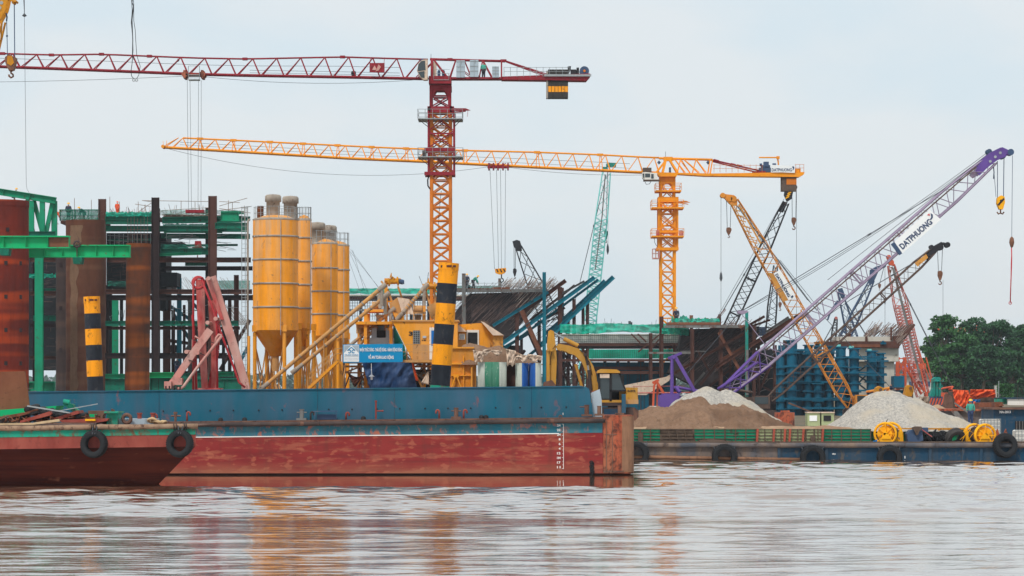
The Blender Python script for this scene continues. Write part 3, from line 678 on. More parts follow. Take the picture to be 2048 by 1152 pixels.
for i, (x, y, r) in enumerate(((51, 817, 7), (64, 822, 6.5), (82, 825, 6.5), (98, 828, 6), (112, 832, 7), (128, 834, 6), (150, 833, 6))):
    m = MB(Yl); m.lathe([(.001, -.5), (r*k_, -.5), (r*k_, .5), (.001, .5)], (x, y, 1.6), (.25, 1, .1), 12)
    m.top('dark_drum', 'dark', 'dark open pipe end buried in the scrap heap, %s from the left' % ['first', 'second', 'third', 'fourth', 'fifth', 'sixth', 'last'][i], 'pipe', 'pipe ends in the scrap heap')
for q_ in range(26):
    x = random.uniform(-30, 196); hh = max(4, 34 - abs(x-80)*.22); y = 847 - random.uniform(0, hh)
    m = MB(Yl); L = random.uniform(14, 42); a = random.gauss(.12, .25); m.beam((x-L/2, y + L/2*a, random.uniform(.5, 2.4)), (x+L/2, y - L/2*a, random.uniform(.5, 2.4)), random.uniform(1.5, 5), random.uniform(.1, .5))
    mt, cn = random.choice((('boat_pink', 'rusty pink'), ('rust_plate', 'tan'), ('rail_rust', 'brown'), ('wood', 'pale wooden'), ('steel_pale', 'grey'), ('dark', 'black')))  # black strips put the shaded gaps of the heap into colour
    m.top('scrap_plank', mt, '%s %s strip %s in the %s of the scrap heap' % (('long', 'short')[L < 28], cn, 'tilted up' if a > .22 else 'tilted down' if a < .02 else 'lying level', 'left end' if x < 30 else 'left half' if x < 80 else 'middle' if x < 130 else 'right end'), 'plank', 'loose planks in the scrap heap')
m = MB(Yl)
for i in range(50):
    x = random.uniform(-20, 190); m.beam((x, 846 - random.uniform(0, 16), random.uniform(.6, 1.8)), (x + random.uniform(-18, 18), 846 - random.uniform(0, 14), random.uniform(.6, 1.8)), random.uniform(.8, 2.4), .08)
m.top('scrap_offcuts', 'rust_plate', 'tangle of small steel offcuts in the heap', 'scrap', GS, 'stuff')
gw = thing('hand_winch', 'bright green winch head standing behind the scrap heap', 'winch', 130, 826, Yl, d=2)
m = MB(Yl); m.beam((114, 805, 2), (142, 826, 2), 10, .35); m.tube((113, 803, 1.8), (125, 806, 1.8), 5, 10); m.rect(112, 124, 799, 809, 1.8, 2.2); m.obj('frame', 'boat_green', gw)
m = MB(Yl); m.tube((128, 814, 1.7), (128, 814, 2.3), 6.5, 14); m.obj('drum', 'green_dark', gw)
ml = thing('deck_machine', 'rusty brown deck machine with a green side between scrap and locker', 'machine', 185, 846, Yl, d=2.6)
m = MB(Yl); m.prism([(160, 822), (200, 822), (192, 830), (190, 840), (166, 840)], 2.0, 2.8); m.obj('body', 'rail_rust', ml)
m = MB(Yl); m.prism([(164, 829), (180, 829), (176, 842), (168, 842)], 1.9, 1.99); m.obj('side_panel', 'green_bright', ml)
m = MB(Yl)
for i in range(6):
    c = (297 + i*5, 846 - (i in (0, 1))*5, 1.0); m.ring(c, .14 - .01*i, .05, (random.uniform(-.6, .6), .5, 1), 14, 6)
m.top('rope_coil', 'rope_tan', 'tan mooring rope coiled on the bow deck', 'rope')
m = MB(Yl); m.rect(168, 188, 838, 842, .3, .5); m.top('yellow_strap', 'winch_yellow', 'short yellow strap on the long red plate', 'strap')
m = MB(Yl); m.prism([(-30, 742), (22, 741), (27, 778), (31, 812), (33, 851), (-30, 851)], 3.3, 3.42)
pl = m.top('steel_plate', 'rust_plate', 'upright tan brown steel plate at the left edge of the picture', 'plate')
m = MB(Yl); 
for i in range(7): m.beam((10, 786 + i*1.2 - (i % 3)*3, 3.5 + i*.05), (72 - i*6, 782 + i*2 - 8*(i % 2), 4.2), 1.1, .03)
m.top('timber_bundle', 'steel_pale', 'bundle of thin grey bars sticking out behind the brown plate', 'bundle')
# ------------------------------------------------------------------ people
def skin_mesh(verts, edges, radii, root=0, sub=1):
    me = bpy.data.meshes.new('s'); me.from_pydata(verts, edges, []); o = bpy.data.objects.new('s', me); COL.objects.link(o)
    o.modifiers.new('k', 'SKIN'); 
    sv = me.skin_vertices[0].data
    for i, r in enumerate(radii): sv[i].radius = (r, r) if not isinstance(r, tuple) else r; sv[i].use_root = (i == root)
    sb = o.modifiers.new('s', 'SUBSURF'); sb.levels = sub; sb.render_levels = sub
    dg = bpy.context.evaluated_depsgraph_get(); r = bpy.data.meshes.new_from_object(o.evaluated_get(dg)); bpy.data.objects.remove(o); return r
POSES = {  # joint heights / offsets in metres: x right, z up
 'stand': dict(hip=(0, .92), chest=(0, 1.32), neck=(0, 1.47), head=(.01, 1.60), kl=(-.08, .5), kr=(.1, .5), fl=(-.12, .06), fr=(.12, .06), el=(-.26, 1.14), er=(.26, 1.14), hl=(-.2, .92), hr=(.24, .9)),
 'crouch': dict(hip=(0, .42), chest=(.16, .78), neck=(.24, .92), head=(.3, 1.02), kl=(.3, .5), kr=(.2, .44), fl=(.06, .06), fr=(.0, .06), el=(.38, .66), er=(.3, .6), hl=(.5, .42), hr=(.44, .38)),
 'bend': dict(hip=(0, .86), chest=(.28, 1.12), neck=(.42, 1.18), head=(.52, 1.24), kl=(.02, .46), kr=(.12, .46), fl=(-.1, .06), fr=(.14, .06), el=(.44, .86), er=(.36, .82), hl=(.56, .62), hr=(.48, .58)),
 'sit': dict(hip=(0, .5), chest=(0, .88), neck=(0, 1.03), head=(0, 1.14), kl=(.4, .52), kr=(.42, .5), fl=(.42, .1), fr=(.45, .1), el=(.12, .74), er=(.14, .72), hl=(.38, .7), hr=(.4, .68))}
def person(x, y, Y, pose, label, shirt='hivis', legs='trousers', helmet='helmet', flip=1, rot=0, H=1.0, d=0, group='workers on the site'):
    t = thing('person', label, 'person', x, y, Y, group, d); J = POSES[pose]
    base = Vector(t['_w']); cr_, sr_ = math.cos(rot), math.sin(rot)
    def V(k, dy=0, z=0):
        q = J[k]; xx = q[0]*flip*H; yy = dy*H; return Vector((xx*cr_ - yy*sr_, xx*sr_ + yy*cr_, q[1]*H + z))
    side = pose in ('crouch', 'bend', 'sit'); s_ = .17 if side else .02; a = .19 if side else 0
    def sh(sg): v = V('chest', sg*a, .06*H); return v if side else v + Vector((sg*.19*H, 0, .02))
    pts = [V('hip'), V('chest'), V('neck'), V('head', 0, .02), sh(-1), V('el', -a*1.1), V('hl', -a), sh(1), V('er', a*1.1), V('hr', a),
           V('hip', -.1 if side else 0, -.04) + (Vector((-.1, 0, 0)) if not side else Vector()), V('kl', -s_), V('fl', -s_), V('fl', -s_) + Vector((.04*flip, -.16 if not side else 0, -.02)) + (Vector((.16*flip, 0, 0)) if side else Vector()),
           V('hip', .1 if side else 0, -.04) + (Vector((.1, 0, 0)) if not side else Vector()), V('kr', s_), V('fr', s_), V('fr', s_) + Vector((.04*flip, -.16 if not side else 0, -.02)) + (Vector((.16*flip, 0, 0)) if side else Vector())]
    E = [(0,1),(1,2),(2,3),(1,4),(4,5),(5,6),(1,7),(7,8),(8,9),(0,10),(10,11),(11,12),(12,13),(0,14),(14,15),(15,16),(16,17)]
    R = [.14,.15,.055,.095,.07,.045,.035,.07,.045,.035,.10,.07,.045,.04,.10,.07,.045,.04]
    # hands: palm continues into short finger chains and a thumb
    for h, el in ((6, 5), (9, 8)):
        dd = (pts[h] - pts[el]).normalized(); sd_ = dd.cross(Vector((0, 1, 0))).normalized()
        n0 = len(pts); pts.append(pts[h] + dd*.07*H); R.append(.03); E.append((h, n0))
        for f in range(4):
            pts.append(pts[n0] + dd*(.05 + .008*(1.5-abs(f-1.5)))*H + sd_*(f-1.5)*.018); R.append(.009); E.append((n0, len(pts)-1))
        pts.append(pts[h] + dd*.04 + sd_*.05); R.append(.011); E.append((h, len(pts)-1))
    R = [r*H for r in R]
    me = skin_mesh(pts, E, R); me.name = 'body'; me.materials.append(M['skin'])
    b = bpy.data.objects.new('body', me); COL.objects.link(b); b.parent = t
    for nm, idx, ed, add, mt in (('shirt', [0,1,2,4,5,7,8,6,9], [(0,1),(1,2),(1,3),(3,4),(4,7),(1,5),(5,6),(6,8)], .028, shirt), ('trousers', [0,10,11,12,14,15,16], [(0,1),(1,2),(2,3),(0,4),(4,5),(5,6)], .03, legs)):
        pp = [pts[i].copy() for i in idx]; rr = [R[i] + add for i in idx]
        if nm == 'shirt': pp[2] = pp[1].lerp(pp[2], .6); rr[2] = .075; pp[7] = pp[4].lerp(pp[7], .8); pp[8] = pp[6].lerp(pp[8], .8)
        me = skin_mesh(pp, ed, rr); me.name = nm; me.materials.append(M[mt]); c = bpy.data.objects.new(nm, me); COL.objects.link(c); c.parent = t
    if helmet:
        m = MB(); hp = base + pts[3]
        m.lathe([(.16*H, .03*H), (.155*H, .05*H), (.135*H, .055*H), (.125*H, .11*H), (.08*H, .165*H), (0, .185*H)], hp, n=14); m.obj('helmet', helmet, t)
    return t

# ------------------------------------------------------------------ bridge falsework and piles on the left
def pile(x0, x1, yt, Y, yb, mat, label, xb0=None, xb1=None, zb=-1.0, group='steel piles beside the falsework', rim=True, n=40):
    xb0 = x0 if xb0 is None else xb0; xb1 = x1 if xb1 is None else xb1
    a = P((xb0+xb1)/2, yb, Y); b = P((x0+x1)/2, yt, Y); r = (x1-x0)/2*K(Y)
    ext = (a - b).normalized(); a = a + ext*max(0, (a.z - zb)/abs(ext.z))
    m = MB(); m.tube(a, b, r, n); 
    if rim:
        dirn = (b-a).normalized(); m.tube(b - dirn*.5, b - dirn*.02, r*1.015, n)
    return m.top('steel_pile', mat, label, 'pile', group)
P1_ = pile(-62, 57, 402, 252, 780, 'pile_red', 'widest dark red rusty steel pile at the left edge')
P2_ = pile(112, 142, 500, 276, 780, 'pile_grey', 'grey brown pile half hidden left of the streaked pile')
sp_ = pile(132, 210, 441, 262, 780, 'pile_brown', 'wide brown steel pile with a pale vertical mud streak')
def lugs(o, x0, x1, Y, pts):
    f = bpy.data.objects.new('tmpq', None); f['_w'] = tuple(o.location); TMP.append(f); xm = (x0+x1)/2; r = (x1-x0)/2
    for x, y in pts:
        m = MB(Y); d = r*K(Y) - math.sqrt(max(0, r*r-(x-xm)**2))*K(Y) - r*K(Y); m.rect(x-3, x+3, y-4, y+4, d-.06, d+.15); q = m.obj('weld_lug', 'col_dark', f); q.parent = o
lugs(P1_, -62, 57, 252, [(x, y) for x in (21, 46) for y in (528, 595, 661, 727)] + [(24, 462)])
lugs(P2_, 112, 142, 276, [(124, 530), (124, 617), (124, 700)])
# the mud streak on it, its own shape
kk = K(262); c0 = P(171, 0, 262).x; r_ = 39*kk + .02
m = MB(); ys = [444 + i*6 for i in range(60)]; vs = []; N_ = 7
for i, y in enumerate(ys):
    z = P(0, y, 262).z; a0 = -.72 + .10*noise.noise(Vector((0, y*.03, 0))); a1 = (-.08 if y < 490 else -.28) + .16*noise.noise(Vector((5, y*.045, 0)))
    for j in range(N_):
        t = a0 + (a1-a0)*j/(N_-1); vs.append((c0 + r_*math.sin(t), 262 - r_*math.cos(t), z))
m.add(vs, [(i*N_+j, i*N_+j+1, (i+1)*N_+j+1, (i+1)*N_+j) for i in range(len(ys)-1) for j in range(N_-1)], True)
f = bpy.data.objects.new('tmpq', None); f['_w'] = tuple(sp_.location); TMP.append(f)
o = m.obj('mud_streak', 'mud_streak', f); o.parent = sp_
pile(253, 302, 487, 262, 780, 'pile_orange', 'orange brown banded pile with a rebar cage above it', 250, 298)
cage = MB(262)
for i in range(13): cage.tube((257 + i*3.3, 487, -.6 + (i % 2)*1.2), (257 + i*3.3, 436 + random.uniform(-3, 3), -.6 + (i % 2)*1.2), .45, 4, cap=False)
for y in (480, 470, 460, 450): cage.tube((256, y, -.6), (299, y, -.6), .35, 4, cap=False)
cage.top('rebar_cage', 'rebar', 'cage of upright rebar standing on the orange brown pile', 'rebar cage')
def striped(x0, x1, yt, Y, bands, xb0, xb1, label, zb=-1.2, first=0):
    """painted pile: bands given as picture rows; every band its own part"""
    t = thing('marker_pile', label, 'pile', (xb0+xb1)/2, 800, Y, 'black and yellow marker piles')
    bt = bands[0]; be = bands[-1]; top = P((x0+x1)/2, bt, Y); bot = P((xb0+xb1)/2, be, Y); r = (x1-x0)/2*K(Y)
    for i in range(len(bands)-1):
        f0 = (bands[i]-bt)/(be-bt); f1 = (bands[i+1]-bt)/(be-bt)
        a = top.lerp(bot, f1); b = top.lerp(bot, f0)
        m = MB(); m.tube(a, b, r, 40, cap=(i == 0))
        m.obj('painted_band', ('hi_yellow', 'hi_black')[(i+first) % 2], t)
    dirn = (top-bot).normalized(); m = MB(); m.tube(top - dirn*12*K(Y), top + dirn*.05, r*1.03, 40)
    cap = m.obj('pile_cap', 'hi_yellow', t)
    m = MB()
    for dx in (-.62, .08, .5):
        c = top - dirn*6*K(Y) + Vector((dx*r, -r*math.sqrt(1-dx*dx)*1.03, 0)); m.bx(c.x-.07-.05*(dx > 0), c.x+.07+.05*(dx > 0), c.y-.015, c.y+.1, c.z-.03, c.z+.07)
    m.obj('dark_slot_boxes', 'col_rust', cap)  # raised boxes, coloured dark for the shade inside open slots
    ln = (bot - top).normalized(); e = bot + ln*((bot.z - zb)/abs(ln.z)); m = MB(); m.tube(e, bot, r*.99, 30); m.obj('pile_base', 'boat_green', t)
    return t
striped(167.5, 199.5, 595, 166, [595, 627, 658, 690, 721, 753, 785, 815], 176.5, 208.5, 'slim black and yellow marker pile standing in front of the streaked brown pile')
striped(877.5, 917.5, 528, 141.8, [528, 567, 607, 648.5, 689, 730, 771], 860, 900, 'tall leaning black and yellow marker pile in front of the concrete plant')

Yf = 300.0
ff = thing('bridge_falsework', 'tall falsework of rusty columns and green girders behind the piles on the left', 'falsework', 300, 850, Yf)
zg = -1.0
def col(x0, x1, yt, yb, mat, d, web=True, Y=Yf, par=None, rib=None):
    m = MB(Y); xm = (x0+x1)/2; w_ = (x1-x0)
    if web: m.ib((xm, yb, d), (xm, yt, d), w_, .45, tf=1.2)
    else: m.beam((xm, yb, d), (xm, yt, d), w_, .05); m.rect(x0, x1, yt, yb, d-.35, d-.31); m.rect(x0, x1, yt, yb, d+.31, d+.35)
    return m.obj('column', mat, par or ff)
for a in ((197, 212, 398, 850, 'col_brown', 0), (307, 322, 397, 850, 'col_dark', -1.5), (420, 436.5, 394, 850, 'col_brown', -1.5), (309, 320, 417, 850, 'col_dark', 6), (411, 424, 415, 850, 'col_dark', 6),
          (80, 96, 512, 850, 'green', -3), (224, 237, 592, 850, 'green', 5), (468, 477.5, 550, 850, 'col_rust', 7), (212, 218, 590, 850, 'col_dark', 7), (56, 64, 505, 850, 'col_dark', 3), (128, 134, 505, 850, 'col_dark', 4)):
    col(*a[:5], a[5], web=(a[4] != 'green'))
col(354, 363, 556, 850, 'blue_beam', 9); col(376, 386, 598, 850, 'steel_pale', 12); [col(x, x+w_, y, 850, mt, d) for x, w_, y, mt, d in ((366, 5, 610, 'col_rust', 12), (388, 6, 650, 'col_rust', 13), (398, 5, 640, 'col_dark', 12), (408, 6, 560, 'col_dark', 14), (444, 6, 600, 'col_dark', 13), (456, 7, 590, 'col_rust', 15), (240, 6, 590, 'col_dark', 12))]; col(326, 341, 600, 850, 'col_rust', 10); col(343, 350, 620, 850, 'col_rust', 11)
def gird(x0, x1, y0, y1, mat, d, y0b=None, bw=.45, st=2.2, nm='girder', Y=Yf, par=None):
    m = MB(Y); yc = (y0+y1)/2; yb_ = yc if y0b is None else y0b
    m.ib((x0, yc, d), (x1, yb_, d), y1-y0, bw, stiff=st); return m.obj(nm, mat, par or ff)
gird(212, 307, 433, 449, 'green_dark', -.6); gird(322, 483, 433, 446, 'green_dark', 1, 437); gird(322, 495, 424, 433, 'green_dark', 3, 434)
gird(446, 482, 426, 445, 'green', -2.2); gird(212, 497, 451.5, 463, 'green_dark', 0, 458); gird(322, 500, 467, 477, 'green_dark', 4, 473)
gird(322, 422, 498, 511, 'green_dark', -.5, 503); gird(322, 373, 492, 499, 'green_dark', 1.5); gird(366, 409, 523, 530, 'green_dark', 2)
gird(436, 500, 449, 461, 'green_dark', -3)
for a in ((330, 470, 440, 446, 'green_dark', -1.2, 441), (440, 486, 421, 427, 'green', 1, 424), (214, 306, 441, 446, 'green_dark', -1.4, 443), (322, 440, 458, 463, 'green', 2.5, 461), (322, 405, 508, 513, 'green', -1, 508), (322, 470, 486, 490, 'green_dark', 3, 487), (212, 306, 476, 480, 'green_dark', 2, 477), (340, 410, 515, 519, 'green_dark', 3, 518)): gird(*a[:6], a[6])
for (x0, x1, y0, y1, mt, d) in ((212, 500, 514, 524, 'col_brown', 1), (60, 132, 514, 524, 'col_brown', 0), (322, 500, 530, 538.5, 'col_dark', 3), (212, 505, 579, 588.5, 'col_brown', -.5), (200, 505, 589.5, 600, 'col_dark', 1),
                            (60, 134, 583, 591, 'col_brown', 0), (60, 134, 647, 655, 'col_dark', 0), (60, 134, 712, 719, 'col_brown', 0), (212, 478, 642, 652, 'green_dark', -.6), (210, 478, 652.5, 659, 'col_brown', 1),
                            (210, 455, 706, 717.5, 'col_dark', -.6), (60, 134, 630, 641, 'green_dark', 2), (60, 134, 575, 579, 'green_dark', 3)):
    gird(x0, x1, y0, y1, mt, d)
gird(206, 258, 748, 757, 'green', -1, bw=.8); gird(206, 258, 758, 790, 'green_dark', -.9); gird(60, 113, 763, 792, 'green', -1, bw=.9)
gird(304, 352, 745, 756, 'green_bright', -2, bw=.9); gird(304, 500, 756, 790, 'green_dark', -1.7); gird(440, 470, 744, 753, 'green', -1, bw=.8); gird(352, 440, 746, 756, 'green_dark', 0)
# front crane rails on brackets
gird(-80, 140, 472, 497, 'green_bright', 0, nm='front_girder', st=1.6, bw=.8, Y=240.); gird(57, 261, 490, 515, 'green_bright', 0, nm='front_girder', st=1.3, bw=.8, Y=256.)
m = MB(240.); m.rect(98, 140.5, 475, 494, -.06, -.03); m.obj('bare_patch', 'rust_plate', ff)
for x, y, Y_ in ((10, 498, 240.), (156, 515, 256.)):
    m = MB(Y_); m.prism([(x-10, y), (x+10, y), (x+8, y+13), (x-8, y+13)], -.4, .9); m.obj('bracket', 'green_dark', ff)
m = MB(256.)
m.tube((156, 514, -.6), (156, 488, -.6), 1.2, 6); m.ring((156, 489, -.6), .25, .09, (0, 1, 0), 12, 5); m.path([(156, 489, -.6), (160, 480, -.6), (157, 472, -.6)], .7, 5)
m.obj('clamp', 'rail_dark', ff)
# truss of the green gantry in the top left corner
m = MB(Yf)
m.ib((-90, 371, -2), (118, 404, -2), 13, .6, stiff=2.5); m.obj('gantry_chord', 'green', ff)
for i, (a, b, w_) in enumerate((((62, 472), (62, 398), 7), ((59, 402), (73, 470), 6), ((90, 470), (72, 403), 8), ((91, 472), (91, 404), 10), ((97, 470), (110, 408), 8), ((113, 474), (113, 404), 11), ((70, 472), (70, 404), 9))):
    m = MB(Yf); m.beam((a[0], a[1], -2 + .3*(i % 3)), (b[0], b[1], -2 + .3*(i % 3)), w_, .4); m.obj('gantry_brace', 'green', ff)
gird(56, 120, 466, 476, 'green_dark', -3)
# dark formwork slabs under the deck
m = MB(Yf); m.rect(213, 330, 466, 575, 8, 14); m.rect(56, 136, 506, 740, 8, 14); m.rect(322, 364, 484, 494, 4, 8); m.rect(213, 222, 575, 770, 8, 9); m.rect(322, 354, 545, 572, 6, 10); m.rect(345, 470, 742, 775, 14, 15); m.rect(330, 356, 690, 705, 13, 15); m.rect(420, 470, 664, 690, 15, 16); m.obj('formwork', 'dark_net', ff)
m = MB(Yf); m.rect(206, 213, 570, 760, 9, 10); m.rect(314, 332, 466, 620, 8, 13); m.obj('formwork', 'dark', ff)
m = MB(Yf); m.rect(212, 308, 428, 433, 0, 10); m.rect(322, 452, 428, 432, 2, 10); m.rect(118, 200, 440, 446, 1, 8); m.obj('working_deck', 'col_brown', ff)
m = MB(Yf)
for i in range(260):
    x = random.choice([random.uniform(60, 132), random.uniform(212, 306), random.uniform(212, 306)]); y = random.uniform(475, 570) if x > 150 else random.uniform(510, 735)
    L = random.uniform(8, 40); a = random.choice((0, 0, .1, -.25, .5, 1.57)); m.tube((x, y, 7.2), (x + L*math.cos(a), y - L*math.sin(a)*.5, 7.6), .35, 3, cap=False)
m.obj('formwork_rebar', 'rebar', ff).__setitem__('kind', 'stuff')
m = MB(Yf)
for i in range(300):      # bars bristling along the deck edge
    x = random.uniform(120, 310) if i < 240 else random.uniform(322, 420); y = 430 + random.uniform(-3, 2) if x > 200 else 441
    L = random.uniform(4, 15) * (1.3 if x > 280 else 1); a = random.uniform(.25, 1.2) if x < 200 else random.choice((random.uniform(.1, .6), random.uniform(.1, .6), 1.5))
    m.tube((x, y, random.uniform(-.5, 6)), (x + L*math.cos(a), y - L*math.sin(a), random.uniform(-.5, 6)), .5, 3, cap=False)
for x, y0, y1 in ((217, 430, 366), (146, 442, 395), (180, 440, 398), (236, 430, 402), (274, 432, 402), (388, 433, 403), (396, 433, 408), (360, 432, 401), (404, 432, 420), (455, 430, 399), (463, 430, 403), (487, 450, 410), (492, 430, 411)):
    m.tube((x, y0, 1), (x, max(y1, 392), 1), .6, 4, cap=False)
for a, b in (((282, 400), (307, 403)), ((282, 400), (420, 402)), ((322, 420), (420, 414)), ((437, 411), (493, 395)), ((437, 420), (500, 412)), ((323, 428), (420, 430)), ((437, 402), (478, 404)), ((264, 430), (305, 402)), ((268, 407), (300, 412)), ((437, 416), (500, 425))):
    m.tube((a[0], a[1], .8), (b[0], b[1], .8), .6, 4, cap=False)
m.obj('deck_rebar', 'rebar_light', ff)['kind'] = 'stuff'
m = MB(Yf)      # scaffold tubes below the deck
for i in range(46):
    x = random.uniform(322, 450); y = random.uniform(466, 500) if i < 30 else random.uniform(590, 640)
    L = random.uniform(12, 50); a = random.choice((0, .05, -.3, .4, 1.57)); m.tube((x, y, 3), (x + L*math.cos(a), y - L*math.sin(a)*.6, 3.4), .45, 4, cap=False)
for i in range(10): m.tube((218 + i*9, 467, .8), (218 + i*9, 512, .8), .5, 4, cap=False)
for y in (470, 480, 492, 505): m.tube((213, y, .7), (255, y+2, .7), .5, 4, cap=False)
for i in range(7): m.tube((213 + i*6, 620 + (i % 2)*14, 8), (222 + i*4, 640 - (i % 3)*10, 8), .6, 4, cap=False)
m.obj('scaffold_tubes', 'galv', ff)
m = MB(Yf)      # net rail at the top
m.rect(119, 199, 419, 421, -.2, -.1); m.rect(119, 199, 430, 431, -.2, -.1)
for x in (120, 144, 150, 176, 197): m.rect(x, x+1.6, 419, 442, -.2, -.1)
m.obj('guard_rail', 'green_dark', ff)
m = MB(Yf); m.rect(119, 199, 420, 441, -.08, -.06); m.obj('rail_netting', 'net_sheer', ff)
m = MB(Yf); m.rect(180, 500, 553, 572, 40, 40.05) if False else m.rect(437, 500, 561, 578, 30, 30.05); m.obj('rail_netting', 'net_sheer', ff)
# inclined props seen between the columns
for a, b, mt in (((340, 612), (400, 652), 'blue_beam'), ((376, 598), (420, 640), 'blue_beam'), ((345, 625), (380, 680), 'blue_beam'), ((330, 680), (400, 690), 'col_rust'), ((370, 705), (425, 620), 'steel_pale'), ((395, 660), (420, 760), 'steel_pale'),
                 ((440, 740), (500, 640), 'col_rust'), ((455, 770), (498, 690), 'blue_beam'), ((60, 770), (82, 735), 'galv')):
    m = MB(Yf); m.ib((a[0], a[1], 14), (b[0], b[1], 16), 7, .3); m.obj('inclined_prop', mt, ff)
m = MB(Yf)
for i in range(26): m.tube((365 + i*4.2, 585 + random.uniform(-6, 4), 18), (345 + i*4.2 + random.uniform(-4, 4), 556 + random.uniform(-6, 10), 18), .5, 3, cap=False)
for i in range(26): m.tube((500 - i*1.4, 650, 18), (470 - i*1.1, 610 + random.uniform(-4, 6), 18), .5, 3, cap=False)
m.obj('rebar_fan', 'rebar_light', ff)['kind'] = 'stuff'
m = MB(Yf); m.rect(322, 345, 566, 578, 20, 24); m.obj('formwork', 'col_dark', ff)
# red skip, workers
sk = MB(Yf); sk.prism([(381, 492), (401, 492), (401, 498), (381, 498)], 1.6, 2.8); sk.prism([(386, 480), (397, 480), (399, 493), (385, 493)], 1.8, 2.6); sk.tube((391, 514, 2), (391, 498, 2), 1, 5)
sk.top('concrete_skip', 'pump_pipe', 'small red concrete skip parked on the green girders', 'skip')
person(131, 440, Yf, 'stand', 'worker in dark clothes and yellow helmet bending at the left end of the net rail', 'shirt_dark', d=2, H=1.05)
person(163, 441, Yf, 'bend', 'worker in dark clothes leaning over the net rail', 'shirt_dark', flip=-1, d=2, H=1.05)
person(232, 430, Yf, 'stand', 'worker in bright orange overalls on the falsework deck', 'hivis', 'hivis', 'hivis', d=1, H=.8)
person(190, 445, Yf, 'crouch', 'worker with only a yellow helmet showing above the net rail', 'shirt_dark', d=2, H=.8)
person(98, 444, Yf, 'bend', 'worker in orange behind the braces of the green gantry', 'hivis', d=4)
person(22, 398, Yf, 'crouch', 'worker with a yellow helmet behind the gantry chord at the left edge', 'hivis', d=1.5)
person(347, 750, Yf, 'stand', 'worker in blue trousers low among the falsework columns', 'shirt_dark', 'jeans', 'white', d=3)

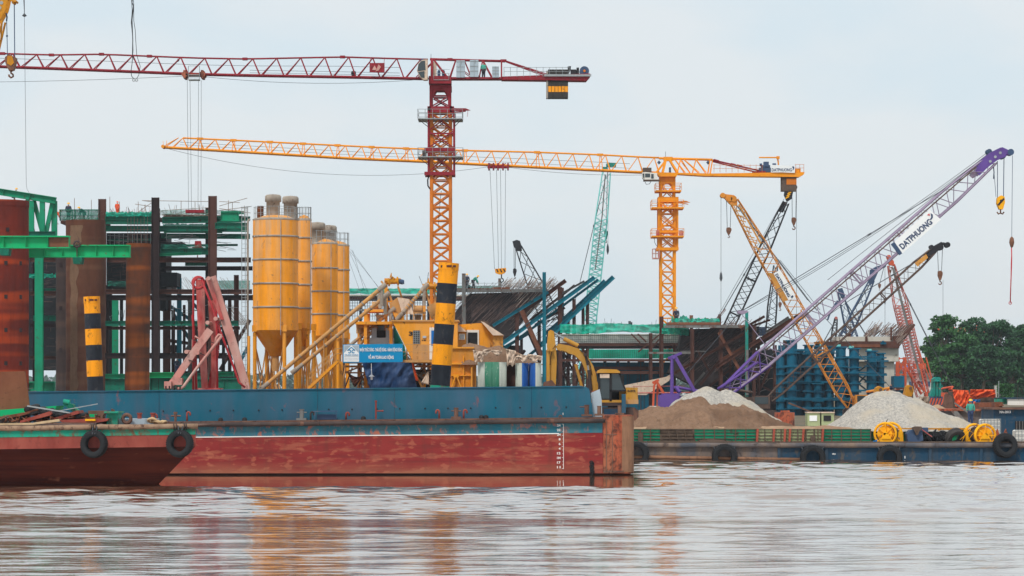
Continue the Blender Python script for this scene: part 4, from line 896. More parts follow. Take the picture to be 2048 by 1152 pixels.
# ------------------------------------------------------------------ floating concrete plant: pontoon, silos, mixer tower
Yp = 152.0
pt = thing('plant_pontoon', 'dark pontoon that carries the concrete plant behind the blue barge', 'pontoon', 800, 880, Yp)
m = MB(); m.bx(P(318, 0, Yp).x, P(1110, 0, Yp).x, 145, 170, -.6, 1.35); m.obj('hull', 'deep_blue', pt)
m = MB(); m.bx(P(316, 0, Yp).x, P(1112, 0, Yp).x, 144.9, 170.1, 1.354, 1.40); m.obj('deck', 'rail_rust', pt)
DZ = 1.4
def gz(Y): return HY + (CH - DZ)*F/Y       # picture row of the pontoon deck at depth Y
def silo(x0, x1, ytop, ycone, yend, Y, label, rings, capx, capy, legs, xo=None):
    t = thing('cement_silo', label, 'silo', (x0+x1)/2, gz(Y), Y, 'yellow cement silos')
    k = K(Y); R = (x1-x0)/2*k; c = P((x0+x1)/2, 0, Y); z = lambda y: P(0, y, Y).z; cv = Vector((c.x, Y + R, 0))
    m = MB(); m.lathe([(R, z(ycone)), (R, z(ytop))], cv, n=48); m.lathe([(R, z(ytop)), (R*.55, z(ytop)+.22), (.01, z(ytop)+.3)], cv, n=48)
    m.obj('shell', 'silo', t)
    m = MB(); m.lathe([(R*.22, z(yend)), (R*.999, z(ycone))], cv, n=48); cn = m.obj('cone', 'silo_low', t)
    m = MB()
    for y in rings: m.lathe([(R, z(y)-.045), (R+.035, z(y)-.045), (R+.035, z(y)+.045), (R, z(y)+.045)], cv, n=48)
    m.lathe([(R*1.01, z(ytop)-.02), (R*1.03, z(ytop)+.04), (R*.9, z(ytop)+.1)], cv, n=48)
    m.obj('stiffening_ring', 'cement', t)
    m = MB(); cx_ = P(capx, 0, Y).x; zc = z(ytop)+.1; r1 = 15.2*k
    m.lathe([(r1*.9, zc-.1), (r1*.9, z(capy+14)), (r1*1.08, z(capy+14)), (r1*1.08, z(capy+3)), (r1*.9, z(capy)), (.01, z(capy-1.5))], Vector((cx_, Y + R*.9, 0)), n=20)
    m.obj('dust_filter', 'cement', t)
    m = MB()
    for (lx, ly) in legs:
        px_ = P(lx, 0, Y).x; m.tube(Vector((px_, Y + ly, DZ)), Vector((px_, Y + ly, z(ycone - 6))), 4.0*k, 14)
    # separate leg meshes
    for (lx, ly) in legs:
        q = MB(); px_ = P(lx, 0, Y).x; q.tube(Vector((px_, Y + ly, DZ)), Vector((px_, Y + ly, z(ycone + 4))), 3.9*k, 14)
        q.bx(px_-5*k, px_+5*k, Y+ly-.15, Y+ly+.1, z(ycone+3), z(ycone-10)); q.obj('leg', 'plant_yellow', t)
    q = MB(Y); L = sorted(legs)
    for (a, b) in ((0, 1), (1, 2), (2, 3), (0, 2), (1, 3)):
        if a < len(L) and b < len(L):
            pa = Vector((P(L[a][0], 0, Y).x, Y+L[a][1], 0)); pb = Vector((P(L[b][0], 0, Y).x, Y+L[b][1], 0))
            for ya, yb_ in ((ycone+26, gz(Y)-30), (gz(Y)-30, ycone+26)):
                q.tube(Vector((pa.x, pa.y, z(ya))), Vector((pb.x, pb.y, z(yb_))), 1.3, 6, cap=False)
    q.obj('leg_bracing', 'plant_dusty', t)
    q = MB(Y); 
    for i in range(14):
        an = i/14*2*math.pi; p = cv + Vector((R*.95*math.cos(an), R*.95*math.sin(an), 0)); q.tube(Vector((p.x, p.y, z(ytop))), Vector((p.x, p.y, z(ytop-27))), .55, 4, cap=False)
        an2 = (i+1)/14*2*math.pi; p2 = cv + Vector((R*.95*math.cos(an2), R*.95*math.sin(an2), 0))
        for yy in (ytop-26, ytop-14): q.tube(Vector((p.x, p.y, z(yy))), Vector((p2.x, p2.y, z(yy))), .4, 4, cap=False)
    q.obj('top_rail', 'galv', t)
    q = MB(Y); q.tube(Vector((c.x, Y+R, z(yend)+.2)), Vector((c.x, Y+R, z(yend+30))), 7*k/k, 12) ; q.obj('outlet', 'plant_dusty', t)
    q = MB(Y); q.path([((x0+x1)/2+14, ytop+1, .02), ((x0+x1)/2+14, (ytop+ycone)/2, -.05), ((x0+x1)/2+14, ycone+10, -.05)], .7, 5); q.obj('fill_pipe', 'galv', t)
    return t
silo(592, 622, 440, 656, 700, 157, 'narrow looking silo right behind the front left silo', (475, 522, 569, 616), 580, 392, ((599, 0), (615, .2), (622, 2.2), (590, 2.2)))
silo(502, 593, 438, 660, 712, 152, 'front left cement silo, widest and nearest of the yellow silos', (471, 518, 566, 613.5), 543, 387, ((507.5, .6), (568, .25), (587, 1.6), (526, 2.3), (538, 2.5)))
silo(650, 697.5, 491, 676, 715, 166, 'rearmost silo at the right end of the silo row', (539, 584, 630), 656, 450, ((655, .6), (675, .1), (694, .6), (674, 2.3)))
silo(622, 674, 487, 671, 716, 160, 'third silo, wide and set back behind the screw conveyors', (535.5, 582, 627.5), 633, 444, ((627, .6), (650, .1), (668, .6), (648, 2.3)))
# ladder mast and vent pipes at the left of the silos
t = thing('silo_ladder', 'caged ladder and vent pipe standing left of the front silo', 'ladder', 490, gz(151), 151)
m = MB(151)
for x in (480, 487, 492): m.tube((x, gz(151), 1), (x, 412, 1), .6, 4, cap=False)
for i in range(42): m.tube((480, 414 + i*9, 1), (492, 414 + i*9, 1), .45, 4, cap=False)
m.tube((478, 412, 1), (500, 410, 1), .6, 4); m.obj('ladder', 'galv', t)
m = MB(151); m.path([(495.5, gz(151)), (495.5, 450), (496, 442), (500, 438)], 2.1, 10); m.obj('vent_pipe', 'cement', t)
for k_i, (x, yt) in enumerate(((497, 660),)):
    m = MB(151); m.tube((498.5, gz(151), -.2), (498.5, 672, -.2), 2.8, 10); m.obj('post', 'plant_yellow', t)
m = MB(168); m.tube((521, 470), (521, 412), 6.5, 16); m.top('vent_pipe', 'pile_orange', 'short rusty pipe end showing behind the front silo roof', 'pipe')
# screw conveyors
def conveyor(a, b, label, r=4.0, Y=150.2, d=0):
    t = thing('screw_conveyor', label, 'conveyor', a[0], gz(Y), Y, 'screw conveyors slanting up from the silos')
    m = MB(Y); m.tube((a[0], a[1], d), (b[0], b[1], d), r, 16)
    A = m.P((a[0], a[1], d)); B = m.P((b[0], b[1], d)); tb = m.obj('tube', 'plant_dusty', t)
    m = MB(Y)
    for i in range(1, 7):
        c = A.lerp(B, i/7); dv = (B-A).normalized()*.03; m.tube(c-dv, c+dv, r*1.22, 16)
    m.obj('flange', 'cement', t)
    dv = (A-B).normalized(); m = MB(Y); m.tube(A, A+dv*.35, r*1.1, 14); m.tube(A+dv*.35, A+dv*.75, r*1.25, 14)
    for i in range(5): m.tube(A+dv*(.40+i*.07), A+dv*(.42+i*.07), r*1.4, 14)
    m.obj('motor', 'cement', t)
    m = MB(Y); m.tube(B, B-dv*.5, r*1.35, 12); m.tube(B+Vector((0,0,0))-dv*.2, B-dv*.2+Vector((0, 0, -.9)), r*.9, 12); m.obj('outlet', 'cement', t)
    m = MB(Y); c = A.lerp(B, .06); m.tube(c, Vector((c.x, c.y, DZ)), 1.4, 6); c = A.lerp(B, .5); m.tube(c, Vector((c.x, c.y+.3, DZ)), 1.4, 6); m.obj('support', 'plant_dusty', t)
conveyor((538, 765), (757, 581), 'upper long screw conveyor tube in front of the silos')
conveyor((606, 728), (764, 598), 'lower shorter screw conveyor tube in front of the silos', 3.8, 150.8)
conveyor((812, 618), (843, 582), 'short screw conveyor tube rising to the right frame', 3.6, 153)
conveyor((713, 680), (775, 628), 'small screw conveyor tube under the mixer platform', 3.2, 153)
# stairs with handrails
t = thing('steel_stairs', 'yellow steel stairs with handrails rising to the blue sign', 'stairs', 620, gz(149), 149)
for dd in (0, .8):
    m = MB(149); m.beam((616, 778, dd), (676, 722, dd), 5, .06); m.obj('stringer', 'plant_yellow', t)
m = MB(149)
for i in range(12): c = (618 + i*5, 775 - i*4.7, 0); m.beam((c[0], c[1], 0), (c[0], c[1], .8), 3, .2)
m.obj('treads', 'plant_dusty', t)
m = MB(149)
for dd in (0, .8):
    for off in (26, 16): m.path([(618, 774-off, dd), (670, 722-off+2, dd), (682, 720-off+2, dd)], .6, 5)
    for i in range(7): m.tube((622 + i*8, 770 - i*7.5, dd), (622 + i*8, 744 - i*7.5, dd), .5, 4, cap=False)
m.obj('handrail', 'plant_dusty', t)
# mixer tower
mt_ = thing('mixer_tower', 'yellow frame of the concrete mixer with hoists and hoppers behind the blue sign', 'mixer plant', 800, gz(Yp), Yp)
def part(nm, mat, fn, par=mt_, Y=Yp):
    q = MB(Y); fn(q); return q.obj(nm, mat, par)
for (x, yt, d) in ((687, 724, -2), (731, 624, 0), (782, 643, 0), (770, 556, 1.2), (846, 565, 2.0), (731, 624, 3), (712, 640, 3), (868, 640, 3)):
    part('leg', 'plant_yellow', lambda q: q.beam((x, gz(Yp), d), (x, yt, d), 6.4, .16))
part('platform', 'plant_yellow', lambda q: (q.rect(711, 785, 643, 649, -.2, 3.4), q.rect(728, 772, 618, 623, .5, 3.2)))
part('platform', 'plant_dusty', lambda q: (q.rect(690, 875, 722, 726, -1.5, 3), q.rect(685, 870, 731, 735, -.4, .1), q.beam((690, 745, 0), (735, 728, 0), 3, .1), q.rect(690, 730, 744, 747, 0, .1)))
for (a, b, d) in (((773, 576), (795, 641), 1.4), ((776, 582), (760, 560), 1.3), ((793, 570), (800, 590), 1.8), ((849, 580), (869, 641), 2.2), ((800, 590), (804, 641), 2), ((866, 575), (872, 641), 2.4), ((770, 600), (782, 641), 1.8), ((783, 650), (775, 660), .1)):
    part('brace', 'plant_dusty', lambda q: q.beam((a[0], a[1], d), (b[0], b[1], d), 4, .12))
part('frame_beam', 'plant_yellow', lambda q: (q.rect(767, 800, 555, 560, 1, 1.3), q.rect(773, 806, 600, 603, 1.3, 1.5), q.rect(843, 872, 565, 570, 1.8, 2.2)))
part('frame_beam', 'plant_dusty', lambda q: (q.rect(800, 850, 622, 626, 1.6, 1.8), q.rect(786, 850, 638, 642, 1.6, 1.8)))
for (x, y, d) in ((784, 562, 1), (858, 571, 2)):
    dr = part('hoist_drum', 'crane_yellow_old', lambda q: (q.tube((x-12, y, d), (x+10, y-1, d), 5.5, 16), q.ring((x+10, y-1, d), .19, .05, (1, 0, .1), 18, 6), q.ring((x-8, y+1, d), .17, .05, (1, 0, .1), 18, 6), q.beam((x-8, y+4, d), (x+2, y-9, d), 6, .3), q.tube((x-4, y-8, d), (x-3, y-18, d), 2.6, 8, .6)))
    part('hoist_motor', 'slate_blue', lambda q: (q.tube((x+12, y-1, d), (x+21, y+1, d), 5, 14), q.tube((x+21, y+1, d), (x+23, y+1, d), 4, 14)), dr)
part('skip_hopper', 'plant_dusty', lambda q: q.prism([(776, 606), (792, 594), (818, 597), (822, 618), (804, 628), (786, 637)], 1.2, 2.6))
part('skip_hopper_side', 'plant_yellow', lambda q: q.prism([(777, 612), (790, 637), (806, 641), (806, 630), (793, 626)], 1.0, 1.18))
part('skip_hopper_lid', 'cloth_tan', lambda q: q.prism([(793, 593), (817, 597), (826, 628), (803, 626)], 1.0, 1.15))
part('skip_hopper', 'plant_dusty', lambda q: q.prism([(851, 612), (870, 600), (880, 604), (880, 640), (860, 634)], 2, 3.2))
part('cement_scale', 'plant_dusty', lambda q: (q.tube((742, 609, 1.2), (761, 609, 1.2), 7.5, 18), q.tube((825, 616, 2), (842, 616, 2), 7.5, 18)))
part('cement_scale', 'cement', lambda q: (q.tube((759, 628, 1.2), (759, 640, 1.2), 11, 16, 6), q.tube((833, 626, 2.6), (833, 640, 2.6), 8, 16, 5)))
part('outlet_valve', 'cement', lambda q: (q.tube((760, 581, 1), (760, 604, 1), 5.5, 12), q.rect(754, 767, 588, 599, .4, 1.4), q.rect(756, 762, 596, 616, .5, 1)))
part('weigh_hopper', 'plant_dusty', lambda q: (q.tube((718, 649, 1.2), (718, 666, 1.2), 8, 16), q.tube((720, 666, 1.2), (721, 676, 1.2), 4, 12), q.rect(711, 726, 649, 655, .6, 1.8)))
part('mixer_body', 'grey_box', lambda q: (q.rect(742, 752, 655, 722, .8, 3), q.rect(770, 782, 655, 722, .8, 3), q.rect(738, 786, 675, 722, .6, 3.0), q.prism([(748, 650), (775, 650), (780, 676), (742, 676)], 1.4, 3)))
part('mixer_mouth', 'dark', lambda q: q.rect(752, 769, 660, 674, .75, 1.2))
part('mixer_side', 'crane_teal_dark', lambda q: q.prism([(786, 652), (805, 690), (812, 722), (786, 722)], 1.4, 3))
part('air_duct', 'plant_dusty', lambda q: q.path([(700, 705, 1), (716, 690, 1), (730, 676, 1), (745, 660, 1), (752, 652, 1)], 3.4, 12))
part('pipework', 'cement', lambda q: [q.path([(random.uniform(705, 872), random.uniform(700, 775), random.uniform(1, 2.5)) for _ in range(4)], random.uniform(.6, 1.5), 6) for _ in range(30)])
part('pipework', 'col_brown', lambda q: [q.beam((x, 735, 2.2), (x + 16*((i % 2)*2-1), 778, 2.2), 2.6, .1) for i, x in enumerate(range(700, 870, 14))])
part('guy_wires', 'rope_dark', lambda q: [q.tube((a[0], a[1], 1), (b[0], b[1], 2), .35, 3, cap=False) for a, b in (((697, 500), (757, 576)), ((699, 497), (760, 582)), ((697, 503), (735, 588)), ((696, 520), (730, 620)), ((703, 498), (725, 580)))])
part('underside_slab', 'dark', lambda q: (q.rect(740, 872, 738, 778, 2.4, 3.2)))  # one plain dark slab filling the space below the platform
q = MB(Yp); q.tube((846, 575, 2), (838, 552, 4), .5, 4); q.obj('stay_wire', 'rope_dark', mt_)
# brown canvas sagging
def cloth(name, mat, X0, X1, ytop, ybot, Y, d, label, cat, fold=.12, seed=0, skew=lambda u, v: (0, 0), nx=40, ny=26, group=None, th=.02):
    """draped cloth: X0,X1 and ytop,ybot are functions of u,v in px"""
    m = MB(Y); vs = []
    for s_ in (0, 1):
        for j in range(ny+1):
            for i in range(nx+1):
                u, v = i/nx, j/ny; yt = ytop(u); yb_ = ybot(u); y = yt + (yb_-yt)*v; x = X0(v) + (X1(v)-X0(v))*u
                w_ = fold*(noise.noise(Vector((u*5+seed+v*2.5, v*2.0-u*1.5, seed))) + .6*noise.noise(Vector((u*13+v*7, v*3, seed+3))) + .25*noise.noise(Vector((u*30+v*14, v*8, seed+9))))
                p = P(x, y, Y); vs.append((p.x, Y + d + w_ + s_*th, p.z))
    n1 = (nx+1)*(ny+1)
    def I(i, j, s_=0): return s_*n1 + j*(nx+1) + i
    fs = [(I(i, j), I(i+1, j), I(i+1, j+1), I(i, j+1)) for i in range(nx) for j in range(ny)]
    fs += [(I(i, j, 1), I(i, j+1, 1), I(i+1, j+1, 1), I(i+1, j, 1)) for i in range(nx) for j in range(ny)]
    fs += [(I(i, 0), I(i, 0, 1), I(i+1, 0, 1), I(i+1, 0)) for i in range(nx)] + [(I(i, ny), I(i+1, ny), I(i+1, ny, 1), I(i, ny, 1)) for i in range(nx)]
    fs += [(I(0, j), I(0, j+1), I(0, j+1, 1), I(0, j, 1)) for j in range(ny)] + [(I(nx, j), I(nx, j, 1), I(nx, j+1, 1), I(nx, j+1)) for j in range(ny)]
    m.add(vs, fs, True); return m.top(name, mat, label, cat, group)
cloth('tarpaulin', 'tarp_blue', lambda v: 727 + v*19, lambda v: 826 + 15*v**1.5, lambda u: 724, lambda u: 786, Yp, -2.0, 'dusty blue tarpaulin hanging below the safety sign', 'tarpaulin', .2, 2)
cloth('canvas_sheet', 'col_rust', lambda v: 697 + v*8, lambda v: 738 - v*18, lambda u: 744 + 10*math.sin(u*math.pi), lambda u: 762 + 12*math.sin(u*math.pi), Yp, -1.2, 'rust brown canvas sagging between posts under the mixer', 'canvas', .15, 5)
cloth('tarpaulin', 'tarp_orange', lambda v: 826 + v*8, lambda v: 829 + v*10, lambda u: 727, lambda u: 762, Yp, -1.8, 'narrow orange tarpaulin edge beside the blue tarpaulin', 'tarpaulin', .05, 8)
m = MB(Yp); m.beam((826, 735, -1.5), (846, 775, -1.5), 4, .1); m.top('timber_prop', 'plant_dusty', 'brown prop leaning right of the blue tarpaulin', 'prop')
cloth('canvas_sheet', 'cloth_tan', lambda v: 858 - v*12, lambda v: 861, lambda u: 745, lambda u: 766 + 4*u, Yp, -3, 'pale cloth triangle hanging behind the leaning marker pile', 'canvas', .05, 11, nx=12, ny=10)
lt = thing('lamp', 'small white lamp hanging in front of the blue tarpaulin', 'lamp', 748, 754, Yp, d=-2.6)
m = MB(Yp); m.lathe([(.16, .0), (.03, .11), (.02, .2)], (748, 754, -2.6), n=12); m.tube((748, 750, -2.6), (747, 728, -2.4), .5, 4); m.obj('lamp_shade', 'white', lt)
m = MB(Yp); m.tube((748, 754, -2.6), (748, 760, -2.6), 2.2, 10); m.obj('lamp_body', 'white', lt)
# control cabin
cb = thing('control_cabin', 'yellow control cabin with slanted end and a number 3 painted on it', 'cabin', 840, 722, Yp)
m = MB(149.6); m.prism([(785, 643), (915, 641), (915, 721), (825, 721)], 0, 2.4); wl = m.obj('wall', 'plant_yellow', cb)
m = MB(149.6); m.rect(783, 918, 640, 643, -.08, 2.5); m.obj('roof', 'plant_dusty', cb)
m = MB(149.6); m.rect(825, 879, 690, 721.2, -.012, .0); m.obj('lower_panel', 'plant_dusty', cb)
m = MB(149.6); m.rect(826, 840, 661, 688, -.03, .02); w1 = m.obj('window', 'dark', cb)
m = MB(149.6)
for i in range(7): m.rect(826, 840, 662+i*4, 663+i*4, -.05, -.03)
for i in range(4): m.rect(827+i*4, 828+i*4, 661, 688, -.05, -.03)
m.obj('window_grille', 'galv', w1)
m = MB(149.6); m.rect(859, 880, 655, 719, -.04, .0); dr = m.obj('door', 'white_paint', cb)
m = MB(149.6); m.rect(862.5, 880, 661, 691, -.06, -.04); m.obj('door_panel', 'door_blue', dr)
m = MB(149.6); m.rect(845.5, 852.5, 672, 676, -.06, 0); m.obj('wall_box', 'grey_box', cb)
text('number', '3', P(817.5, 671.5, 149.6 - .01), Vector((8*K(149.6), 0, 0)), Vector((0, 0, 8.5*K(149.6))), 'ink', cb, .04)
text('small_lettering', '3A 3BA', P(843.5, 681.5, 149.6 - .01), Vector((9*K(149.6), 0, 0)), Vector((0, 0, 2.2*K(149.6))), 'ink', cb, .04)
m = MB(149.0)
for y in (689, 704): m.tube((804, y, -.2), (880, y, -.2), .6, 5)
for x in (805, 822, 838, 848, 868): m.tube((x, 688, -.2), (x, 722, -.2), .55, 5)
m.rect(803, 880, 720, 725, -.4, .5); m.obj('walkway', 'plant_dusty', cb)
# safety sign
kS = K(148.4)
sg = thing('safety_sign', 'blue and white banner sign with two lines of lettering and an emblem', 'sign', 745, 725, 148.4)
m = MB(148.4); m.prism([(685.5, 689), (805.5, 687.5), (805.5, 724), (685.5, 725.5)], 0, .08); m.obj('board', 'sign_blue', sg)
m = MB(148.4); m.prism([(687.5, 690), (718, 690), (718, 723.5), (687.5, 723.5)], -.012, .0); lp = m.obj('logo_panel', 'white', sg)
m = MB(148.4)
m.prism([(688, 706), (702.5, 690.5), (688, 690.5)], -.018, -.012); m.prism([(717.5, 706), (702.8, 690.5), (717.5, 690.5)], -.018, -.012)
for i in range(3): m.rect(688.5, 717.5, 712+i*3.6, 712.9+i*3.6, -.018, -.012)
m.obj('logo_lines', 'grey_box', lp)
m = MB(148.4)
for s_ in (-1, 1):
    for i in range(16):
        t0 = math.radians(-150 + i*19); t1 = math.radians(-150 + (i+1)*19); rr = 4.4 - i*.16; cx_ = 702.7 + s_*4.2
        m.beam((cx_ - s_*rr*math.cos(t0)*.9, 703.5 + rr*math.sin(t0)*.95, -.02), (cx_ - s_*rr*math.cos(t1)*.9, 703.5 + rr*math.sin(t1)*.95, -.02), 1.7, .012)
    m.beam((702.7, 694.5, -.02), (702.7 + s_*6.5, 700, -.02), 1.6, .012)
m.obj('emblem', 'sign_blue', lp)
text('emblem_lettering', 'TRUNG CHINH', P(689, 710.8, 148.38), Vector((27.5*kS, 0, 0)), Vector((0, 0, 2.3*kS)), 'sign_blue', lp, .01)
text('lettering', 'NHẬN THỨC ĐÚNG - THÁI ĐỘ ĐÚNG - HÀNH ĐỘNG ĐÚNG', P(719.5, 704.6, 148.39), Vector((84.5*kS, 0, 0)), Vector((0, 0, 10.5*kS)), 'white', sg, .03)
text('lettering', 'VỀ AN TOÀN LAO ĐỘNG', P(736.5, 719.5, 148.39), Vector((51*kS, 0, 0)), Vector((0, 0, 11.5*kS)), 'white', sg, .03)
# second yellow hut
hb = thing('operator_hut', 'small yellow hut with a tan sloping roof right of the marker pile', 'hut', 955, 700, 152)
m = MB(152); m.prism([(918, 649), (963, 646), (1000, 668), (1000, 700), (918, 700)], 0, 2.2); m.obj('wall', 'plant_yellow', hb)
m = MB(152); m.prism([(986, 671), (1006, 671), (1006, 697), (986, 697)], -.3, 0); m.obj('side_wall', 'crane_tan', hb)
m = MB(152); m.prism([(962, 643), (968, 645), (1008, 671), (986, 671)], -.5, 2.4); m.prism([(905, 643), (913, 646), (934, 664), (912, 664)], -.6, 1); m.obj('roof', 'cloth_tan', hb)
m = MB(152); m.rect(933, 958, 660, 695, -.06, 0); d1 = m.obj('door', 'white_paint', hb)
m = MB(152); m.rect(936, 955, 665, 690, -.08, -.05); m.obj('door_opening', 'dark', d1)
m = MB(152); m.rect(910, 932, 655, 700, -.4, -.05); m.obj('porch', 'crane_tan', hb)
m = MB(152); m.rect(918, 930, 668, 680, -.46, -.4); w1 = m.obj('window', 'white_paint', hb)
m = MB(152); m.rect(919.5, 928.5, 669.5, 678.5, -.48, -.45); m.obj('pane', 'grey_box', w1)
m = MB(152); m.prism([(948, 646), (960, 640), (975, 642), (980, 650)], .3, 1.5); m.obj('roof_dirt', 'mud', hb)
# aggregate bin (yellow) and covered tanks
ab = thing('aggregate_bin', 'open yellow steel bin with ribs right of the marker pile', 'bin', 930, 780, 147)
m = MB(147); m.prism([(902, 696), (945, 696), (952, 727), (952, 780), (902, 780)], 0, 2); m.obj('bin_wall', 'silo_low', ab)
m = MB(147)
m.rect(900, 948, 694, 697, -.12, 2); m.rect(902, 952, 726, 729, -.12, 0)
for x in (926.5,): m.rect(x, x+2, 712, 780, -.1, 0)
m.rect(942, 945, 735, 780, -.3, -.1); m.rect(902, 944, 750, 752, -.12, 0)
m.beam((901, 780, -.2), (911, 753, -.2), 2.2, .1); m.beam((924, 780, -.2), (914, 753, -.2), 2.2, .1); m.rect(907, 918, 749, 755, -.22, -.1)
m.obj('ribs', 'plant_yellow', ab)
def tank(x0, x1, yt, cols, label):
    t = thing('covered_tank', label, 'tank', (x0+x1)/2, 790, 146, 'cloth topped ribbed tanks'); n = len(cols); w_ = (x1-x0)/n
    for i, c in enumerate(cols):
        m = MB(146); a0 = x0 + i*w_
        vs = []; N_ = 8
        for j in range(N_+1):
            x = a0 + w_*j/N_; gx = (x - (x0+x1)/2)/((x1-x0)/2); d = .5*gx*gx - .03*abs(math.sin(math.pi*j/N_*2)); vs += [(x, d)]
        q = []
        for (x, d) in vs:
            for y in (yt, 792): p = P(x, y, 146); q.append((p.x, 146 + d, p.z))
        for (x, d) in vs:
            for y in (yt, 792): p = P(x, y, 146); q.append((p.x, 146 + d + .8, p.z))
        L = 2*(N_+1)
        m.add(q, [(2*j, 2*j+1, 2*j+3, 2*j+2) for j in range(N_)] + [(L+2*j, L+2*j+2, L+2*j+3, L+2*j+1) for j in range(N_)] + [(2*j, 2*j+2, L+2*j+2, L+2*j) for j in range(N_)] + [(0, L, L+1, 1), (2*N_, 2*N_+1, L+2*N_+1, L+2*N_)], True)
        m.obj('panel', c, t)
    return t
tank(955, 1013, 724, ['cover_pale', 'cover_green', 'cover_green', 'cover_pale'], 'left ribbed tank with dusty green and grey panels')
tank(1031, 1057, 726, ['cover_pale', 'cover_blue'], 'middle ribbed tank, half grey and half blue')
tank(1059, 1083, 726, ['cover_blue', 'cover_pale'], 'right narrow ribbed tank, mostly blue')
m = MB(147); m.rect(1013, 1031, 728, 790, .4, 1); m.rect(1057.2, 1058.8, 728, 790, .2, .6); m.top('tank_frame', 'col_brown', 'dark brown frame between the ribbed tanks', 'frame')
# sand heap on the bins and torn cloth covers
def mound(name, mat, prof, Y, depth, ybase, label, cat, nx=90, ny=26, rough=.10, seed=0, nf=1.2, skew=0.0, group=None, kind=None):
    """heap: prof = [(px, py)] is its skyline; slopes fall to ybase on both sides"""
    m = MB(Y); k = K(Y); zb = P(0, ybase, Y).z; x0, x1 = prof[0][0], prof[-1][0]; vs = []
    for j in range(ny+1):
        v = j/ny*2-1
        for i in range(nx+1):
            x = x0 + (x1-x0)*i/nx
            for a in range(len(prof)-1):
                if prof[a][0] <= x <= prof[a+1][0]: break
            f = (x-prof[a][0])/(prof[a+1][0]-prof[a][0]); py = prof[a][1]*(1-f) + prof[a+1][1]*f
            h = P(0, py, Y).z - zb; W = (x-CX)*k
            fall = max(0, 1 - abs(v)**1.15) if depth else 1
            hh = h*fall
            nn = noise.fractal(Vector((W*nf, v*depth*nf, seed)), 1, 2, 5)*rough*min(1, fall*4)*(.4 + .6*min(1, h))
            vs.append((W, Y + v*depth*(.35 + .65*min(1, h/1.2)), zb + hh + nn))
    m.add(vs, [(j*(nx+1)+i, j*(nx+1)+i+1, (j+1)*(nx+1)+i+1, (j+1)*(nx+1)+i) for j in range(ny) for i in range(nx)], True)
    return m.top(name, mat, label, cat, group, kind)
mound('sand_heap', 'sand', [(910, 718), (925, 690), (940, 684), (975, 696), (1000, 690), (1020, 700), (1050, 712), (1085, 728)], 148.2, 1.6, 730, 'brown sand heaped over the yellow bin and ribbed tanks', 'sand heap', 60, 16, .08)
for i, (x0, x1, y0, y1) in enumerate(((946, 968, 700, 730), (965, 1005, 698, 716), (1012, 1032, 698, 738), (1030, 1062, 708, 730), (1055, 1084, 708, 732))):
    cloth('canvas_sheet', 'cloth_tan', lambda v: x0 + v*3, lambda v: x1 - v*2, lambda u: y0 + 4*u, lambda u: y1 - 8 + 4*math.sin(u*9 + i), 146.6, -.6, '%s torn pale cloth draped over the sand above the tanks' % ['leftmost', 'second', 'third', 'fourth', 'rightmost'][i], 'canvas', .16, 20+i, nx=18, ny=12, group='torn cloths over the ribbed tanks')

# ------------------------------------------------------------------ pink concrete pump with folded boom
Yq = 147.0
cp = thing('concrete_pump', 'dusty pink and red folded boom of a concrete pump left of the silos', 'concrete pump', 420, gz(Yq), Yq)
def boom(pts, w0, w1, d, mat, nm, dd=.3):
    m = MB(Yq)
    for i in range(len(pts)-1):
        m.beam((*pts[i], d), (*pts[i+1], d), w0 + (w1-w0)*i/(len(pts)-1), dd, w0 + (w1-w0)*(i+1)/(len(pts)-1))
    return m.obj(nm, mat, cp)
boom([(422, 554), (440, 610), (462, 675), (490, 765), (494, 790)], 20, 14, 0, 'pump_pink', 'boom_section')
boom([(416, 556), (446, 640)], 9, 6, -.2, 'pump_red', 'boom_edge')
boom([(398, 558), (400, 640), (408, 790)], 17, 12, .6, 'pump_red', 'boom_section')
boom([(420, 600), (426, 680), (425, 790)], 15, 11, .9, 'pump_red', 'boom_section')
boom([(423, 660), (390, 705), (352, 760), (338, 775)], 15, 12, -.5, 'pump_pink', 'boom_section')
boom([(432, 640), (430, 700), (412, 790)], 8, 8, 1.1, 'pump_pipe', 'boom_link')
m = MB(Yq); m.ring((398, 566, -.3), .28, .07, (0, 1, 0), 20, 8); m.path([(388, 790, -.4), (388.5, 570, -.4), (391, 561, -.4), (398, 556, -.4), (408, 557, -.4)], 2.2, 8)
m.path([(405, 560, -.5), (425, 610, -.5), (438, 650, -.5), (462, 715, -.5), (480, 765, -.5), (492, 775, -.5)], 2.2, 8); m.path([(386, 630, -.2), (391, 700, -.2), (394, 790, -.2)], 2.4, 8); m.path([(432, 600, .2), (434, 790, .2)], 2.2, 8)
m.obj('delivery_pipe', 'pump_pipe', cp)
m = MB(Yq); m.path([(447, 672, -.9), (430, 695, -.9), (395, 740, -.9), (372, 772, -.9), (366, 777, -.9), (358, 777, -.9)], 2.9, 10); m.path([(447, 672, -.9), (441, 670, -.9), (436, 676, -.9), (434, 690, -.9)], 2.4, 10); m.path([(401, 680, -.3), (392, 673, -.3), (387, 680, -.3), (387, 720, -.3), (390, 790, -.3)], 2.2, 8)
m.obj('delivery_pipe', 'pump_pink', cp)
m = MB(Yq)
for (x, y) in ((340, 770), (361, 763)): m.rect(x-7, x+7, y-7, y+7, -1, -.3)
for (x, y) in ((434, 638), (418, 646), (420, 558), (398, 706), (376, 704)): m.tube((x, y, -.8), (x, y, .8), 4, 14)
m.obj('joint_knuckle', 'pump_pink', cp)
m = MB(Yq)
for (a, b) in (((388, 620), (398, 622)), ((388, 680), (398, 682)), ((440, 650), (446, 640)), ((400, 705), (414, 712)), ((424, 684), (438, 690)), ((468, 720), (458, 690)), ((380, 720), (392, 724))): m.beam((*a, -.7), (*b, -.7), 1.6, .06)
